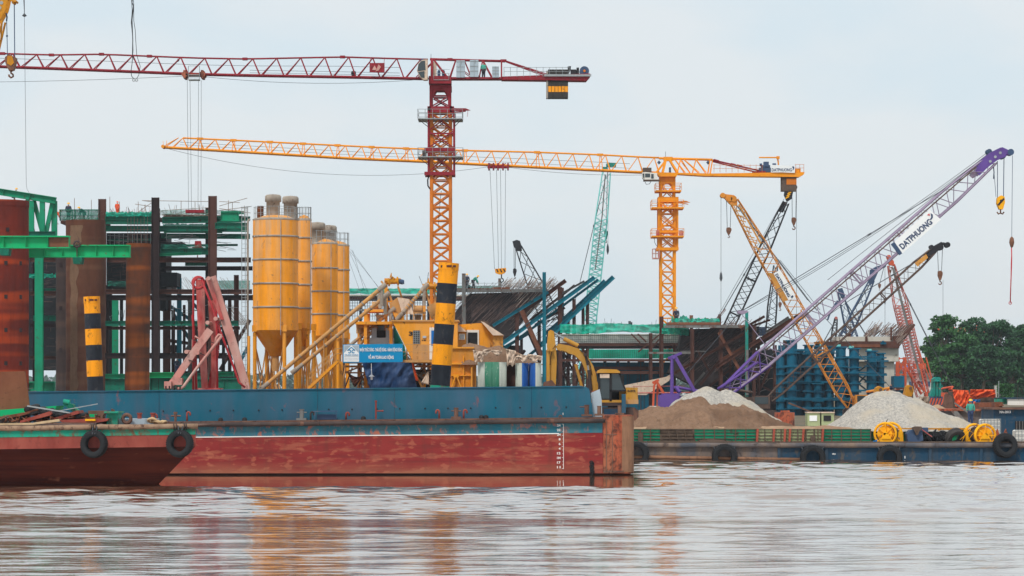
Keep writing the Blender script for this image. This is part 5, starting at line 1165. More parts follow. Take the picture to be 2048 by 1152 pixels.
for i in range(5): m.rect(335+i*7, 338+i*7, 772, 780, -1, -.6)
m.obj('brackets', 'rail_dark', cp)
m = MB(Yq); m.rect(392, 440, 776, gz(Yq), -.2, 1.6); m.obj('turret', 'pump_red', cp)
m = MB(Yq); m.tube((405, 690, 1.3), (428, 640, 1.3), 3, 10); m.tube((398, 600, 1.1), (404, 660, 1.1), 3, 10); m.obj('hydraulic_ram', 'rail_dark', cp)
# ------------------------------------------------------------------ excavator on the blue barge
Ye = 136.0
ex = thing('excavator', 'dusty yellow excavator with its arm raised at the right end of the blue barge', 'excavator', 1225, 842, Ye)
def ep(nm, mat, fn, par=ex):
    q = MB(Ye); fn(q); return q.obj(nm, mat, par)
ep('boom', 'excavator', lambda q: q.prism([(1192, 790), (1196, 770), (1194, 752), (1187, 731), (1174, 710), (1158, 697), (1140, 691), (1118, 687), (1112, 692), (1115, 699), (1130, 704), (1150, 710), (1164, 724), (1173, 745), (1180, 768), (1184, 790)], .5, 1.0))
ep('boom', 'excavator', lambda q: q.prism([(1196, 806), (1197, 770), (1192, 750), (1183, 752), (1180, 770), (1184, 806)], .42, 1.08)).name = 'boom_base'
st = ep('stick', 'excavator', lambda q: q.prism([(1097, 662), (1102, 659), (1108, 662), (1112, 690), (1114, 720), (1112, 772), (1103, 774), (1096, 720), (1094, 690)], .55, .95))
ep('bucket_link', 'excavator', lambda q: (q.prism([(1093, 700), (1099, 700), (1100, 766), (1093, 768)], .4, .54), q.tube((1096, 700, .3), (1096, 700, 1), 2.5, 10), q.tube((1103, 700, .3), (1103, 700, 1), 3, 10)))
ep('bucket', 'rail_rust', lambda q: q.prism([(1088, 764), (1104, 760), (1112, 770), (1110, 792), (1090, 796), (1084, 782)], .2, 1.3))
ep('arm_cylinder', 'excavator', lambda q: q.tube((1128, 677, .7), (1157, 691, .7), 4.2, 12))
ep('cylinder_rod', 'galv', lambda q: (q.tube((1108, 665, .7), (1128, 677, .7), 2.2, 10), q.tube((1173, 715, .35), (1178, 743, .35), 1.6, 8), q.tube((1096.5, 750, .5), (1096.5, 772, .5), 1.8, 8)))
ep('boom_cylinder', 'rail_dark', lambda q: (q.tube((1172, 711, .35), (1176, 730, .35), 2.6, 10), q.tube((1178, 740, .35), (1184, 800, .35), 3.4, 10), q.tube((1171, 709, .2), (1171, 709, 1.1), 3.6, 12)))
ep('boom_cylinder', 'excavator', lambda q: q.tube((1152, 728, .8), (1165, 775, .8), 3.2, 10))
ep('hydraulic_hose', 'dark', lambda q: (q.path([(1160, 699, .45), (1170, 709, .4), (1180, 726, .4), (1184, 750, .4)], .8, 6), q.path([(1112, 690, .5), (1104, 700, .45), (1100, 730, .45)], .7, 6)))
text('boom_lettering', 'KOMATSU', P(1122, 703, Ye + .48), Vector((13*K(Ye), 0, -4*K(Ye))), Vector((.9*K(Ye), 0, 3*K(Ye))), 'ink', ex, .02)
ep('body', 'excavator', lambda q: (q.rect(1252, 1276, 775, 804, .2, 2.6), q.rect(1200, 1243, 800, 808, .1, 2.6), q.rect(1240, 1255, 780, 808, .9, 2.6)))
text('body_lettering', 'SD-OPCTR', P(1255, 784, Ye + .19), Vector((16*K(Ye), 0, 0)), Vector((0, 0, 4*K(Ye))), 'ink', ex, .03)
ep('counterweight', 'plant_dusty', lambda q: q.rect(1252, 1277, 799, 808, .1, 2.7))
cb2 = ep('cab_frame', 'dark', lambda q: (q.prism([(1196, 747), (1200, 745), (1201, 803), (1197, 803)], .1, .25), q.rect(1219, 1224, 745, 803, .1, .25), q.prism([(1238, 746), (1241, 746), (1253, 782), (1250, 782)], .1, .25), q.rect(1197, 1241, 744, 747, .1, 1.2), q.rect(1219, 1250, 780, 783, .1, .2), q.rect(1197, 1222, 797, 803, .12, 1.2), q.rect(1199, 1250, 750, 803, 1.15, 1.2)))
ep('cab_glass', 'glass', lambda q: (q.rect(1201, 1219, 748, 797, .16, .18), q.prism([(1224, 748), (1238, 748), (1249, 780), (1224, 780)], .16, .18)), cb2)
ep('cab_roof', 'excavator', lambda q: q.prism([(1194, 746), (1196, 741), (1202, 738), (1234, 739), (1240, 743), (1240, 746)], .0, 1.3))
ep('sun_visor', 'cloth_tan', lambda q: q.rect(1200, 1219, 748, 756, .05, .1), cb2)
ep('cab_step', 'rail_dark', lambda q: (q.rect(1197, 1243, 805, 812, 0, 1.3)))
ep('track', 'rail_dark', lambda q: (q.prism([(1198, 822), (1204, 815), (1270, 815), (1277, 822), (1277, 834), (1270, 841), (1204, 841), (1198, 834)], 0, .55)))
ep('track', 'rail_dark', lambda q: (q.prism([(1198, 822), (1204, 815), (1270, 815), (1277, 822), (1277, 834), (1270, 841), (1204, 841), (1198, 834)], 2.1, 2.65)))
ep('track_frame', 'deep_blue', lambda q: (q.rect(1208, 1240, 818, 836, -.06, 0)))
ep('swing_ring', 'dark', lambda q: q.tube(Vector((P(1235, 0, Ye).x, Ye+1.3, P(0, 816, Ye).z)), Vector((P(1235, 0, Ye).x, Ye+1.3, P(0, 807, Ye).z)), 18, 20))
person(1215, 806, Ye, 'sit', 'operator sitting inside the excavator cab', 'shirt_dark', d=.65, H=.95, flip=-1, helmet=None)
m = MB(Ye); m.rect(1243, 1251, 788, 826, -.4, -.1); m.top('steel_post', 'barge_blue', 'short blue steel post in front of the excavator', 'post')
# ------------------------------------------------------------------ tower cranes
def hook_block(par, x, y, Y, w_, h, hook, mat='hook_rust', ropes=(), rope_mat='rope_dark', d=0, hookmat='hook_rust', rr=.55):
    """tapered sheave block with a hook; ropes: list of (dx_block, x_top, y_top)"""
    m = MB(Y); m.prism([(x-w_*.42, y), (x-w_*.1, y-h*.08), (x+w_*.12, y-h*.08), (x+w_*.45, y+h*.06), (x+w_*.5, y+h*.3), (x+w_*.2, y+h*.92), (x-w_*.1, y+h), (x-w_*.45, y+h*.45)], d-.2, d+.2)
    m.tube((x, y+h*.35, d-.26), (x, y+h*.35, d+.26), w_*.2, 12)
    b = m.obj('hook_block', mat, par)
    m = MB(Y); r = hook*.32; pts = [(x, y+h*.9, d), (x, y+h+hook*.25, d)]
    for i in range(9):
        t = math.radians(90 - i*32); pts.append((x + r*math.cos(t), y + h + hook*.25 + r - r*math.sin(t), d))
    m.path(pts, hook*.12, 6); m.obj('hook', hookmat, b)
    m = MB(Y)
    for (dx, xt, yt) in ropes: m.tube((x+dx, y+h*.1, d), (xt, yt, d), rr, 4, cap=False)
    if ropes: m.obj('hoist_rope', rope_mat, par)
    return b
def interp(pts, x):
    for a, b in zip(pts, pts[1:]):
        if a[0] <= x <= b[0]: return a[1] + (b[1]-a[1])*(x-a[0])/(b[0]-a[0])
    return pts[0][1] if x < pts[0][0] else pts[-1][1]
def jib(Y, par, top, bot, x0, x1, pitch, mat, hw, rt, rb, rw, double=0, thick_from=None, vert=3, off=0):
    m = MB(Y)
    xs = [x0 + (x1-x0)*i/24 for i in range(25)]
    T = [(x, interp(top, x), 0) for x in xs if x >= top[0][0]]
    m.path(T, rt, 6)
    for d in (-hw, hw): m.path([(x, interp(bot, x), d) for x in xs], rb, 6)
    m.obj('jib_chords', mat, par)
    m = MB(Y); x = x1; i = 0
    while x > max(x0, top[0][0]) + 3:
        xt = x - pitch*.30 if True else x; xb = x; xn = x - pitch
        tp = (x - pitch*.30, interp(top, x-pitch*.30), 0)
        for d in (-hw, hw):
            m.tube(tp, (xb, interp(bot, xb), d), rw*1.25, 5, cap=False)
            m.tube(tp, (xn + pitch*.06, interp(bot, xn), d), rw, 5, cap=False)
        m.tube((xb, interp(bot, xb), -hw), (xn, interp(bot, xn), hw), rw*.7, 4, cap=False)
        m.tube((xb, interp(bot, xb), -hw), (xb, interp(bot, xb), hw), rw*.7, 4, cap=False)
        x -= pitch; i += 1
    m.obj('jib_lacing', mat, par)
def xmast(Y, par, x0, x1, ytop, ybot, step, mat, rc=3.0, rl=1.3, nm='mast', dep=None, gus=True, d0=0):
    k = K(Y); dep = dep or (x1-x0)*k; m = MB(Y); w_ = rc
    cs = [(x0+rc, 0), (x1-rc, 0), (x0+rc, dep), (x1-rc, dep)]
    for (x, d) in cs: m.beam((x, ybot, d0+d), (x, ytop, d0+d), rc*2, rc*2*k)
    y = ytop; n = max(1, round((ybot-ytop)/step)); st = (ybot-ytop)/n
    for i in range(n):
        ya, yb_ = ytop + i*st, ytop + (i+1)*st
        for d in (0, dep):
            m.beam((x0+rc, ya, d0+d), (x1-rc, ya, d0+d), rl*1.8, .07)
            if i % 2 == 0: m.beam((x0+rc, ya, d0+d), (x1-rc, yb_, d0+d), rl*1.8, .06); m.beam((x1-rc, ya, d0+d+.03), (x0+rc, yb_, d0+d+.03), rl*1.8, .06)
            else: m.beam((x0+rc, ya, d0+d), (x1-rc, yb_, d0+d), rl*1.8, .06); m.beam((x1-rc, ya, d0+d+.03), (x0+rc, yb_, d0+d+.03), rl*1.8, .06)
            if gus:
                for xx in (x0+rc*1.6, x1-rc*1.6): m.beam((xx, ya-2.5, d0+d-.05), (xx, ya+2.5, d0+d-.05), rc*2.8, .03)
        for x in (x0+rc, x1-rc):
            m.tube((x, ya, d0), (x, yb_, d0+dep), rl*.8, 4, cap=False); m.tube((x, ya, d0), (x, ya, d0+dep), rl*.8, 4, cap=False)
    return m.obj(nm, mat, par)
def platform(Y, par, x0, x1, y, mat, rail, h=16, d0=-.6, d1=2.6, nm='platform', th=3):
    m = MB(Y); m.rect(x0, x1, y, y+th, d0, d1); pf = m.obj(nm, mat, par)
    m = MB(Y)
    for yy in (y-h, y-h*.5):
        m.tube((x0, yy, d0), (x1, yy, d0), .45, 4, cap=False); m.tube((x0, yy, d1), (x1, yy, d1), .45, 4, cap=False)
        for x in (x0, x1): m.tube((x, yy, d0), (x, yy, d1), .45, 4, cap=False)
    n = max(2, int((x1-x0)/14))
    for i in range(n+1):
        for d in (d0, d1): m.tube((x0+(x1-x0)*i/n, y, d), (x0+(x1-x0)*i/n, y-h, d), .5, 4, cap=False)
    m.obj('handrail', rail, pf); return pf

Yr = 275.0; kr = K(Yr)
rc = thing('tower_crane', 'dark red tower crane with orange lower mast and the higher long jib', 'tower crane', 881, 840, Yr, 'tower cranes')
TOP = [(-140, 106), (0, 107), (102, 110), (203, 108.5), (300, 112.5), (388, 116), (490, 118), (590, 116), (685, 114), (780, 117), (865, 119), (1010, 123)]
BOT = [(-140, 128), (0, 133.5), (100, 137), (203, 141), (300, 145), (388, 148.5), (490, 151), (700, 154.5), (860, 158), (1010, 159)]
jib(Yr, rc, TOP, BOT, -140, 856, 48, 'crane_red', .4, 1.7, 2.2, 1.15)
m = MB(Yr)
for x in (5, 103, 203, 299, 490, 685): y = interp(TOP, x); m.rect(x-5, x+5, y-2.6, y+2.6, -.18, .18)
m.rect(680, 687, 112, 154, -.1, .1) if False else None
m.obj('chord_joint', 'crane_red', rc)
m = MB(Yr); m.path([(x, interp(TOP, x)*.35 + interp(BOT, x)*.65 - 8, .1) for x in range(-100, 860, 60)], .4, 4); m.path([(x, interp(BOT, x) - 10, -.3) for x in range(500, 860, 60)], .4, 4); m.path([(x, interp(BOT, x) - 5, -.3) for x in range(500, 860, 60)], .35, 4)
m.sag((-140, 165), (375, 152), 3, .38); m.sag((405, 153), (852, 158), 11, .38); m.obj('trolley_rope', 'rope_dark', rc)
m = MB(Yr); m.rect(740, 770, 128, 147, -.9, -.84); m.beam((741, 128, -.85), (741, 116, -.2), 1, .03); m.beam((769, 128, -.85), (769, 116, -.2), 1, .03); m.obj('name_board', 'crane_red', rc)
m = MB(Yr)
for q in ([(745, 142), (750, 133), (755, 142)], [(752, 145), (758, 131), (763, 136), (758, 143)]): m.prism(q, -.93, -.9)
m.obj('board_mark', 'pump_pink', rc)
# trolley and its long ropes
tr = MB(Yr)
for x in (371, 406): tr.tube((x, 150, -.8), (x, 150, .8), 6, 14); tr.rect(x-2.4, x+2.4, 142, 158, -.9, .9)
tr.rect(371, 406, 149, 152.5, -.8, .8); trl = tr.obj('trolley', 'bow_rust', rc)
m = MB(Yr)
for x in (379, 401): m.tube((x, 134, -.9), (x, 160, -.9), .6, 4)
for y in (134, 152, 156, 161): m.tube((379, y, -.9), (401, y, -.9), .8 if y > 140 else .4, 4)
m.rect(379, 401, 160, 162.5, -1.1, -.2); m.obj('service_basket', 'galv', trl)
m = MB(Yr)
for a, b in (((374.5, 160), (377, 420)), ((380, 160), (383, 420)), ((397, 160), (396, 415)), ((402.5, 160), (402, 415))): m.tube(a, b, .34, 4, cap=False)
m.obj('hoist_rope', 'rope_dark', rc)
m = MB(Yr); m.rect(372, 408, 420, 426, -.5, .5); m.obj('hook_block', 'crane_red', rc)
m = MB(Yr); m.tube((356, 117), (356, 121), .6, 4); m.lathe([(0, -.14), (.13, 0), (0, .14)], (356, 121), n=10); m.lathe([(0, -.2), (.24, -.05), (.2, .2), (0, .25)], (707, 147, 0), n=10); m.rect(703, 711, 149, 151, -.3, .3); m.obj('jib_fitting', 'dark', rc)
# slewing part, cab, counter jib
m = MB(Yr)
for d in (-.8, .8):
    m.beam((864, 160, d), (864, 118, d*.3), 5, .2); m.beam((868, 120, d*.3), (895, 156, d), 3.2, .15); m.beam((864, 126, d*.4), (833, 156, d), 2, .12); m.beam((899, 158, d), (911, 122, d*.3), 2.4, .1)
    m.beam((930, 124, d*.3), (944, 158, d), 2.2, .1); m.beam((947, 124, d*.3), (958, 158, d), 2, .1); m.beam((958, 158, d), (965, 122, d*.3), 2, .1); m.beam((965, 122, d*.3), (985, 158, d), 1.6, .1); m.beam((986, 158, d), (967, 122, d*.3), 1.6, .1); m.beam((1003, 158, d), (1003, 121, d*.3), 3, .12)
    m.beam((925, 142, d), (940, 152, d), 1.6, .08)
m.rect(858, 903, 154, 169, -.95, .95); m.path([(860, 118.5, 0), (912, 120, 0), (1010, 122.5, 0)], 2.6, 8); m.rect(895, 905, 116.5, 121.5, -.2, .2); m.rect(1001, 1013, 119, 124, -.2, .2)
m.obj('slewing_frame', 'crane_red', rc)
m = MB(Yr); m.rect(898, 1005, 156, 159.5, -.85, .85); m.prism([(1003, 155), (1180, 149), (1180, 154), (1172, 163), (1003, 161)], -.85, .85); m.obj('counter_jib', 'crane_red', rc)
m = MB(Yr)
for dd in (-.5, .5):
    m.tube((1012, 122, dd*.3), (1100, 151, dd), .9, 5); m.tube((1012, 124, dd*.3), (1088, 151, dd), .8, 5)
m.obj('tie_rod', 'crane_red', rc)
m = MB(Yr); m.rect(1088, 1182, 151, 155, -1.05, -.86)
for y in (137, 145): m.tube((1008, y, -.9), (1138, y, -.9), .4, 4, cap=False); m.tube((870, y+4, -.95), (900, y+4, -.95), .4, 4, cap=False)
for x in range(1008, 1140, 13): m.tube((x, 136, -.9), (x, 156, -.9), .45, 4, cap=False)
m.path([(868, 152, -1.0), (868, 162, -1.0), (898, 162, -1.0), (898, 150, -1.0)], .8, 5)
m.obj('walkway', 'galv', rc)
cbn = MB(Yr); cbn.prism([(838, 130), (845, 124), (856, 122), (856, 163), (848, 163), (840, 156), (835, 145)], -1.6, -.5); cb_ = cbn.obj('cab', 'cloth_tan', rc)
m = MB(Yr); m.prism([(838, 132), (844, 126), (851, 125), (852, 144), (836, 146)], -1.64, -1.6); m.prism([(837, 148), (850, 146), (850, 160), (843, 158)], -1.64, -1.6); m.obj('cab_glass', 'glass', cb_)
m = MB(Yr); m.tube((843, 122, -1), (850, 130, -1), 4, 10); m.rect(872, 886, 122, 160, .3, .6) if False else None; m.obj('cab_light', 'slate_blue', cb_)
m = MB(Yr); m.rect(862, 873, 124, 154, -.3, .3); m.obj('machine_housing', 'cloth_tan', rc)
for (x0, x1, y0, y1) in ((913, 930, 123, 157), (940, 957, 122, 156), (984.5, 998, 135, 157)):
    m = MB(Yr); m.rect(x0, x1, y0, y1, -1.0, -.3); c = m.obj('cabinet', 'grey_box', rc)
    m = MB(Yr)
    for y in (y0+2, y0+(y1-y0)*.36, y0+(y1-y0)*.64): m.rect(x0, x1, y, y+1.2, -1.03, -1.0)
    m.rect((x0+x1)/2-.4, (x0+x1)/2+.4, y0, y1, -1.03, -1.0); m.obj('cabinet_doors', 'galv', c)
m = MB(Yr)
for x in (878, 887): m.tube((x, 158, -.4), (x, 143, -.4), 3, 10); m.tube((x, 143, -.4), (x, 141, -.4), 2, 10)
m.obj('slewing_motor', 'slate_blue', rc)
person(967, 158, Yr, 'stand', 'worker in a green shirt standing on the counter jib of the red tower crane', 'shirt_green', H=.85, helmet=None, d=-.6)
cw = None
for i in range(6):
    m = MB(Yr); x0 = 1096 + i*6.7; m.rect(x0, x0+6.4, 164, 197, -.7, .7); m.rect(x0, x0+6.4, 140.5, 152, -.7, .7); w1 = m.obj('counterweight', 'counter_black', rc)
    m = MB(Yr); m.rect(x0+.3, x0+6.1, 174, 185.5, -.72, .72); m.rect(x0+.3, x0+6.1, 151.5, 154, -.72, .72); m.obj('warning_band', 'hi_yellow', w1)
m = MB(Yr); m.rect(1092.5, 1095.5, 143, 197, -.7, .7); m.obj('counterweight_end', 'cement', rc)
m = MB(Yr); m.tube((1168.5, 143, -.5), (1168.5, 143, .5), 9.5, 24); m.obj('winch_drum', 'slate_blue', rc)
m = MB(Yr); m.tube((1168.5, 143, -.6), (1168.5, 143, -.5), 2.5, 12); m.obj('drum_hub', 'crane_orange', rc)
m = MB(Yr); m.rect(1141, 1152, 140, 151, -.5, .5); m.tube((1152, 145), (1158, 145), 5, 10); m.rect(1153, 1158, 136, 151, -.4, .3); m.prism([(1135, 134), (1142, 133), (1141, 140), (1137, 150)], -.4, .1); m.obj('hoist_motor', 'dark', rc)
m = MB(Yr); m.tube((862, 118), (862, 108), .4, 4); m.obj('mast_light', 'rope_dark', rc)
# mast: red head, climbing frame, orange sections
m = MB(Yr); dep = 41*kr
m.rect(859, 903, 170, 181, -.05, dep+.05); m.rect(855, 908, 213, 225, -.25, dep+.25)
m.prism([(855, 225), (855, 217), (861, 210), (861, 225)], -.25, dep+.25); m.prism([(908, 225), (908, 217), (900, 209), (900, 225)], -.25, dep+.25)
for d in (0, dep):
    for x in (862, 899): m.beam((x, 212, d), (x, 172, d), 6, .25)
    m.beam((866, 194, d), (896, 211, d), 2.6, .1); m.beam((896, 194, d), (866, 211, d), 2.6, .1); m.rect(866, 896, 190, 193.5, d-.05, d+.05)
    m.prism([(865, 181), (873, 181), (866, 192)], d-.06, d+.06); m.prism([(896, 181), (888, 181), (896, 192)], d-.06, d+.06)
m.obj('slewing_tower', 'crane_red', rc)
xmast(Yr, rc, 859.5, 903.5, 225, 845, 26.8, 'crane_orange', 3.1, 1.5)
cf = MB(Yr)
for d in (-.3, dep+.3):
    for x in (857, 908): cf.beam((x, 348, d), (x, 222, d), 3.4, .15)
    cf.rect(849, 910, 296, 303, d-.1, d+.1); cf.rect(849, 910, 305, 309, d-.08, d+.08) if False else None; cf.rect(849, 910, 344, 351, d-.1, d+.1)
    for ya, yb_ in ((225, 262), (262, 296), (303, 344)): cf.beam((857, ya, d), (908, yb_, d), 2.2, .08); cf.beam((908, ya, d), (857, yb_, d), 2.2, .08)
    cf.rect(857, 908, 266, 269, d-.05, d+.05)
for x in (852, 908):
    cf.rect(x-1.5, x+1.5, 296, 303, -.3, dep+.3); cf.rect(x-1.5, x+1.5, 344, 351, -.3, dep+.3)
cf.obj('climbing_frame', 'crane_red', rc)
m = MB(Yr); m.prism([(903, 217), (932, 217.5), (941, 221.5), (932, 222), (903, 223)], -.5, -.2); m.beam((936, 222, -.4), (935, 234, -.4), .8, .04); m.beam((903, 226, -.4), (932, 223, -.4), 2.4, .1); m.obj('hoisting_beam', 'crane_red', rc)
platform(Yr, rc, 836, 925, 238, 'galv', 'galv', 18, -.9, dep+.6, th=1.8)
platform(Yr, rc, 836, 926, 314, 'galv', 'galv', 17, -.9, dep+.6, th=1.8)
m = MB(Yr)
for y in (240, 316):
    for s_, xe in ((838, 856), (923, 909)): m.tube((s_, y, -.5), (xe, y+14, -.3), .7, 4); m.tube((s_+ (6 if s_ < 880 else -6), y, -.5), (xe, y+8, -.3), .6, 4)
m.rect(845, 853, 302, 313, -.8, -.2); m.obj('platform_strut', 'rail_dark', rc)
m = MB(Yr); m.path([(858, 352, -.2), (855.5, 360, -.2), (856, 372, -.2), (860, 378, -.2)], 1.4, 6); m.path([(882, 380, 1), (878, 420, 1), (876, 460, 1)], .5, 4); m.path([(857, 545, -.2), (853, 580, -.2)], .5, 4); m.obj('power_cable', 'dark', rc)
m = MB(Yr); m.rect(850, 912, 838, 850, -.6, dep+.6); m.obj('mast_foot', 'concrete', rc)

Yy = 338.0; ky = K(Yy)
yc = thing('tower_crane', 'bright yellow tower crane with a white sign on its counter jib', 'tower crane', 1337, 840, Yy, 'tower cranes')
YT = [(357, 275.5), (500, 282), (740, 294), (800, 296.5), (930, 301), (1075, 304.5), (1200, 309.5), (1290, 314.5), (1425, 319)]
YB = [(325, 294.5), (500, 305), (700, 317), (855, 323.5), (1000, 331), (1130, 337.5), (1285, 345), (1425, 349)]
jib(Yy, yc, YT, YB, 325, 1318, 32.5, 'crane_yellow', .45, 1.7, 2.3, .85)
m = MB(Yy)
for x in (400, 467, 540, 606, 675, 743, 812, 930, 1074, 1200): y = interp(YT, x); m.rect(x-6, x+6, y-2.3, y+2.5, -.2, .2); m.tube((x, y, 0), (x-2, interp(YB, x-2), -.7), .8, 4, cap=False); m.tube((x+2, y, 0), (x+5, interp(YB, x+5), -.7), .8, 4, cap=False)
m.tube((357, 275.5, 0), (328, 294, -.7), .9, 5); m.tube((357, 275.5, 0), (328, 294, .7), .9, 5); m.tube((327, 294, -.8), (327, 294, .8), 3.4, 10); m.beam((333, 294, 0), (333, 281, 0), .8, .04); m.beam((327, 294, 0), (326, 282, 0), .8, .04)
m.obj('chord_joint', 'crane_yellow', yc)
m = MB(Yy); m.path([(x, interp(YT, x)*.4 + interp(YB, x)*.6 - 4, .1) for x in range(360, 1300, 60)], .35, 4); m.path([(x, interp(YB, x) - 7, -.2) for x in range(360, 1300, 60)], .3, 4)
m.sag((330, 296), (975, 334), 33, .33, 24); m.sag((1018, 335), (1283, 350), 5, .33); m.obj('trolley_rope', 'rope_dark', yc)
# trolley
m = MB(Yy); m.rect(975, 1018, 333, 336, -.8, .8)
for x in (978, 987, 996, 1006, 1016): m.rect(x-1.6, x+1.6, 327, 340, -.85, .85)
m.beam((978, 328, -.8), (1006, 338, -.8), 1.6, .06); m.beam((1012, 328, -.8), (985, 338, -.8), 1.6, .06); m.obj('trolley', 'crane_red', yc)
m = MB(Yy)
for a, b in (((980, 339), (989, 538)), ((993, 339), (997, 537)), ((1001, 339), (1003, 537)), ((1011, 339), (1010, 537))): m.tube(a, b, .36, 4, cap=False)
m.obj('hoist_rope', 'rope_dark', yc)
m = MB(Yy); m.prism([(989.5, 538), (1000, 537), (1012, 536), (1012.5, 541), (1010, 546), (1003, 549), (998, 549), (991, 546)], -.3, .3); hb_ = m.obj('hook_block', 'hi_yellow', yc)
m = MB(Yy)
for x in (992, 999, 1006): m.prism([(x, 538), (x+2.4, 538), (x+5.5, 544), (x+3.2, 545)], -.33, -.3)
m.obj('warning_stripes', 'dark', hb_)
m = MB(Yy); m.path([(1003, 549), (1003, 556), (1006, 558), (1007, 562), (1003, 565), (1000, 562)], 1.2, 6); m.obj('hook', 'dark', hb_)
# head
m = MB(Yy)
for d in (-.7, .7):
    m.beam((1312, 346, d), (1334, 318, d*.3), 4, .2); m.beam((1338, 318, d*.3), (1355, 346, d), 4, .2); m.beam((1332, 318, d*.3), (1325, 346, d), 4.5, .2); m.beam((1349, 319, d*.3), (1340, 320, d*.3), 3, .2)
    for (a, b) in (((1355, 345), (1361, 319)), ((1361, 319), (1380, 346)), ((1385, 346), (1392, 319)), ((1370, 346), (1350, 319)), ((1398, 346), (1368, 319)), ((1412, 346), (1392, 319)), ((1416, 346), (1420, 319)), ((1420, 350), (1425, 320))): m.beam((*a, d), (*b, d*.3), 1.7, .08)
m.path([(1318, 316.5, 0), (1425, 319.5, 0)], 2.4, 8); m.rect(1327, 1345, 314, 322, -.35, .35); m.obj('slewing_frame', 'crane_yellow', yc)
m = MB(Yy); m.prism([(1286, 345), (1425, 348), (1608, 345), (1606, 350), (1597, 355), (1410, 353), (1355, 349.5), (1352, 354), (1318, 354), (1313, 348)], -.85, .85); m.obj('counter_jib', 'crane_yellow', yc)
m = MB(Yy)
for dd in (-.4, .4): m.tube((1425, 320, dd), (1534, 345, dd), 1.0, 6); m.tube((1425, 323, dd), (1515, 345, dd), .8, 6)
for x, y in ((1432, 321.5), (1466, 329.5), (1478, 332)): m.tube((x-5, y-1.2, -.45), (x+5, y+1.2, -.45), 2, 8)
m.rect(1505, 1530, 343, 347, -.7, .6); m.obj('tie_rod', 'crane_red', yc)
m = MB(Yy)
for y in (331, 338): m.tube((1425, y, -.88), (1520, y+1, -.88), .35, 4, cap=False); m.tube((1588, y-1, -.88), (1607, y-1, -.88), .35, 4, cap=False)
for x in list(range(1427, 1525, 12)) + [1590, 1598, 1606]: m.tube((x, 330, -.88), (x, 346, -.88), .4, 4, cap=False)
m.obj('handrail', 'crane_orange', yc)
m = MB(Yy); m.tube((1518, 315), (1556, 315), 1.4, 8); m.tube((1555, 313), (1557, 330), 1.5, 8); m.rect(1553, 1559, 312.5, 318, -.2, .2); m.obj('maintenance_davit', 'crane_yellow', yc)
m = MB(Yy); m.rect(1527, 1537, 324, 334, -.5, .3); m.tube((1522, 334, 0), (1540, 334, 0), 4, 12); m.tube((1519, 330, -.2), (1524, 330, -.2), 3, 10); m.rect(1518, 1541, 336, 345, -.6, .6); m.tube((1545, 330, 0), (1552, 330, 0), 3.5, 10); m.obj('hoist_winch', 'slate_blue', yc)
m = MB(Yy); m.prism([(1541, 331), (1588, 333), (1588, 347), (1541, 345)], -1.0, -.92); sb_ = m.obj('sign_board', 'white', yc)
text('sign_lettering', 'DATPHUONG', P(1543.5, 343, Yy-1.0), Vector((40*ky, 0, -.0)), Vector((0, 0, 6.5*ky)), 'navy', sb_, .03)
m = MB(Yy); m.prism([(1582, 334.5), (1586, 334), (1587, 337), (1585, 341), (1583, 342), (1584.5, 338)], -1.03, -1.0); m.obj('sign_emblem', 'navy', sb_)
m = MB(Yy); m.rect(1589, 1600, 338, 345, -.8, .5); m.obj('ballast_box', 'crane_yellow', yc)
m = MB(Yy); m.rect(1562, 1592, 354.5, 383, -.6, .6); m.obj('counterweight', 'mud', yc)
m = MB(Yy); m.rect(1572, 1592, 358, 370, -.64, -.6); m.obj('counterweight_panel', 'crane_orange', yc)
m = MB(Yy); m.prism([(1283, 347), (1289, 346), (1313, 348), (1314, 361), (1288, 361), (1284, 358)], -1.5, -.3); cb_ = m.obj('cab', 'white_paint', yc)
m = MB(Yy); m.rect(1289, 1299, 349, 356.5, -1.54, -1.5); m.prism([(1284, 349), (1287.5, 349), (1287.5, 359), (1285, 357)], -1.54, -1.5); m.rect(1301, 1306, 350, 359, -1.54, -1.5); m.obj('cab_glass', 'glass', cb_)
m = MB(Yy); m.rect(1285, 1302, 337, 345, -1.3, -.4); m.rect(1286, 1318, 361, 363.5, -1.5, -.3); m.obj('cab_roof_unit', 'mud', cb_)
m = MB(Yy); m.path([(1288, 363, -1), (1292, 370, -1), (1298, 369, -1), (1302, 363, -1)], .5, 4); m.obj('loose_cable', 'dark', cb_)
m = MB(Yy); m.tube((1331, 318), (1331, 303), .4, 4); m.obj('mast_light', 'rope_dark', yc)
m = MB(Yy); m.lathe([(0, -.25), (.22, 0), (0, .25)], (1318, 325, 0), n=10); m.lathe([(0, -.25), (.22, 0), (0, .25)], (1416, 325, 0), n=10); m.rect(1338, 1342, 335, 347, -.3, .3); m.obj('jib_fitting', 'slate_blue', yc)
dp = 34*ky
m = MB(Yy); m.rect(1319, 1351, 354, 366, -.05, dp+.05)
for d in (0, dp):
    for x in (1322, 1348.5): m.beam((x, 396, d), (x, 362, d), 5, .25)
    m.beam((1325, 372, d), (1346, 394, d), 2, .1); m.beam((1346, 372, d), (1325, 394, d), 2, .1); m.prism([(1325, 366), (1332, 366), (1325, 374)], d-.05, d+.05); m.prism([(1346, 366), (1339, 366), (1346, 374)], d-.05, d+.05)
m.rect(1316, 1357, 394, 404, -.25, dp+.25); m.obj('slewing_tower', 'crane_yellow', yc)
xmast(Yy, yc, 1319.5, 1352, 404, 845, 23.3, 'crane_yellow', 2.5, 1.05)
m = MB(Yy)
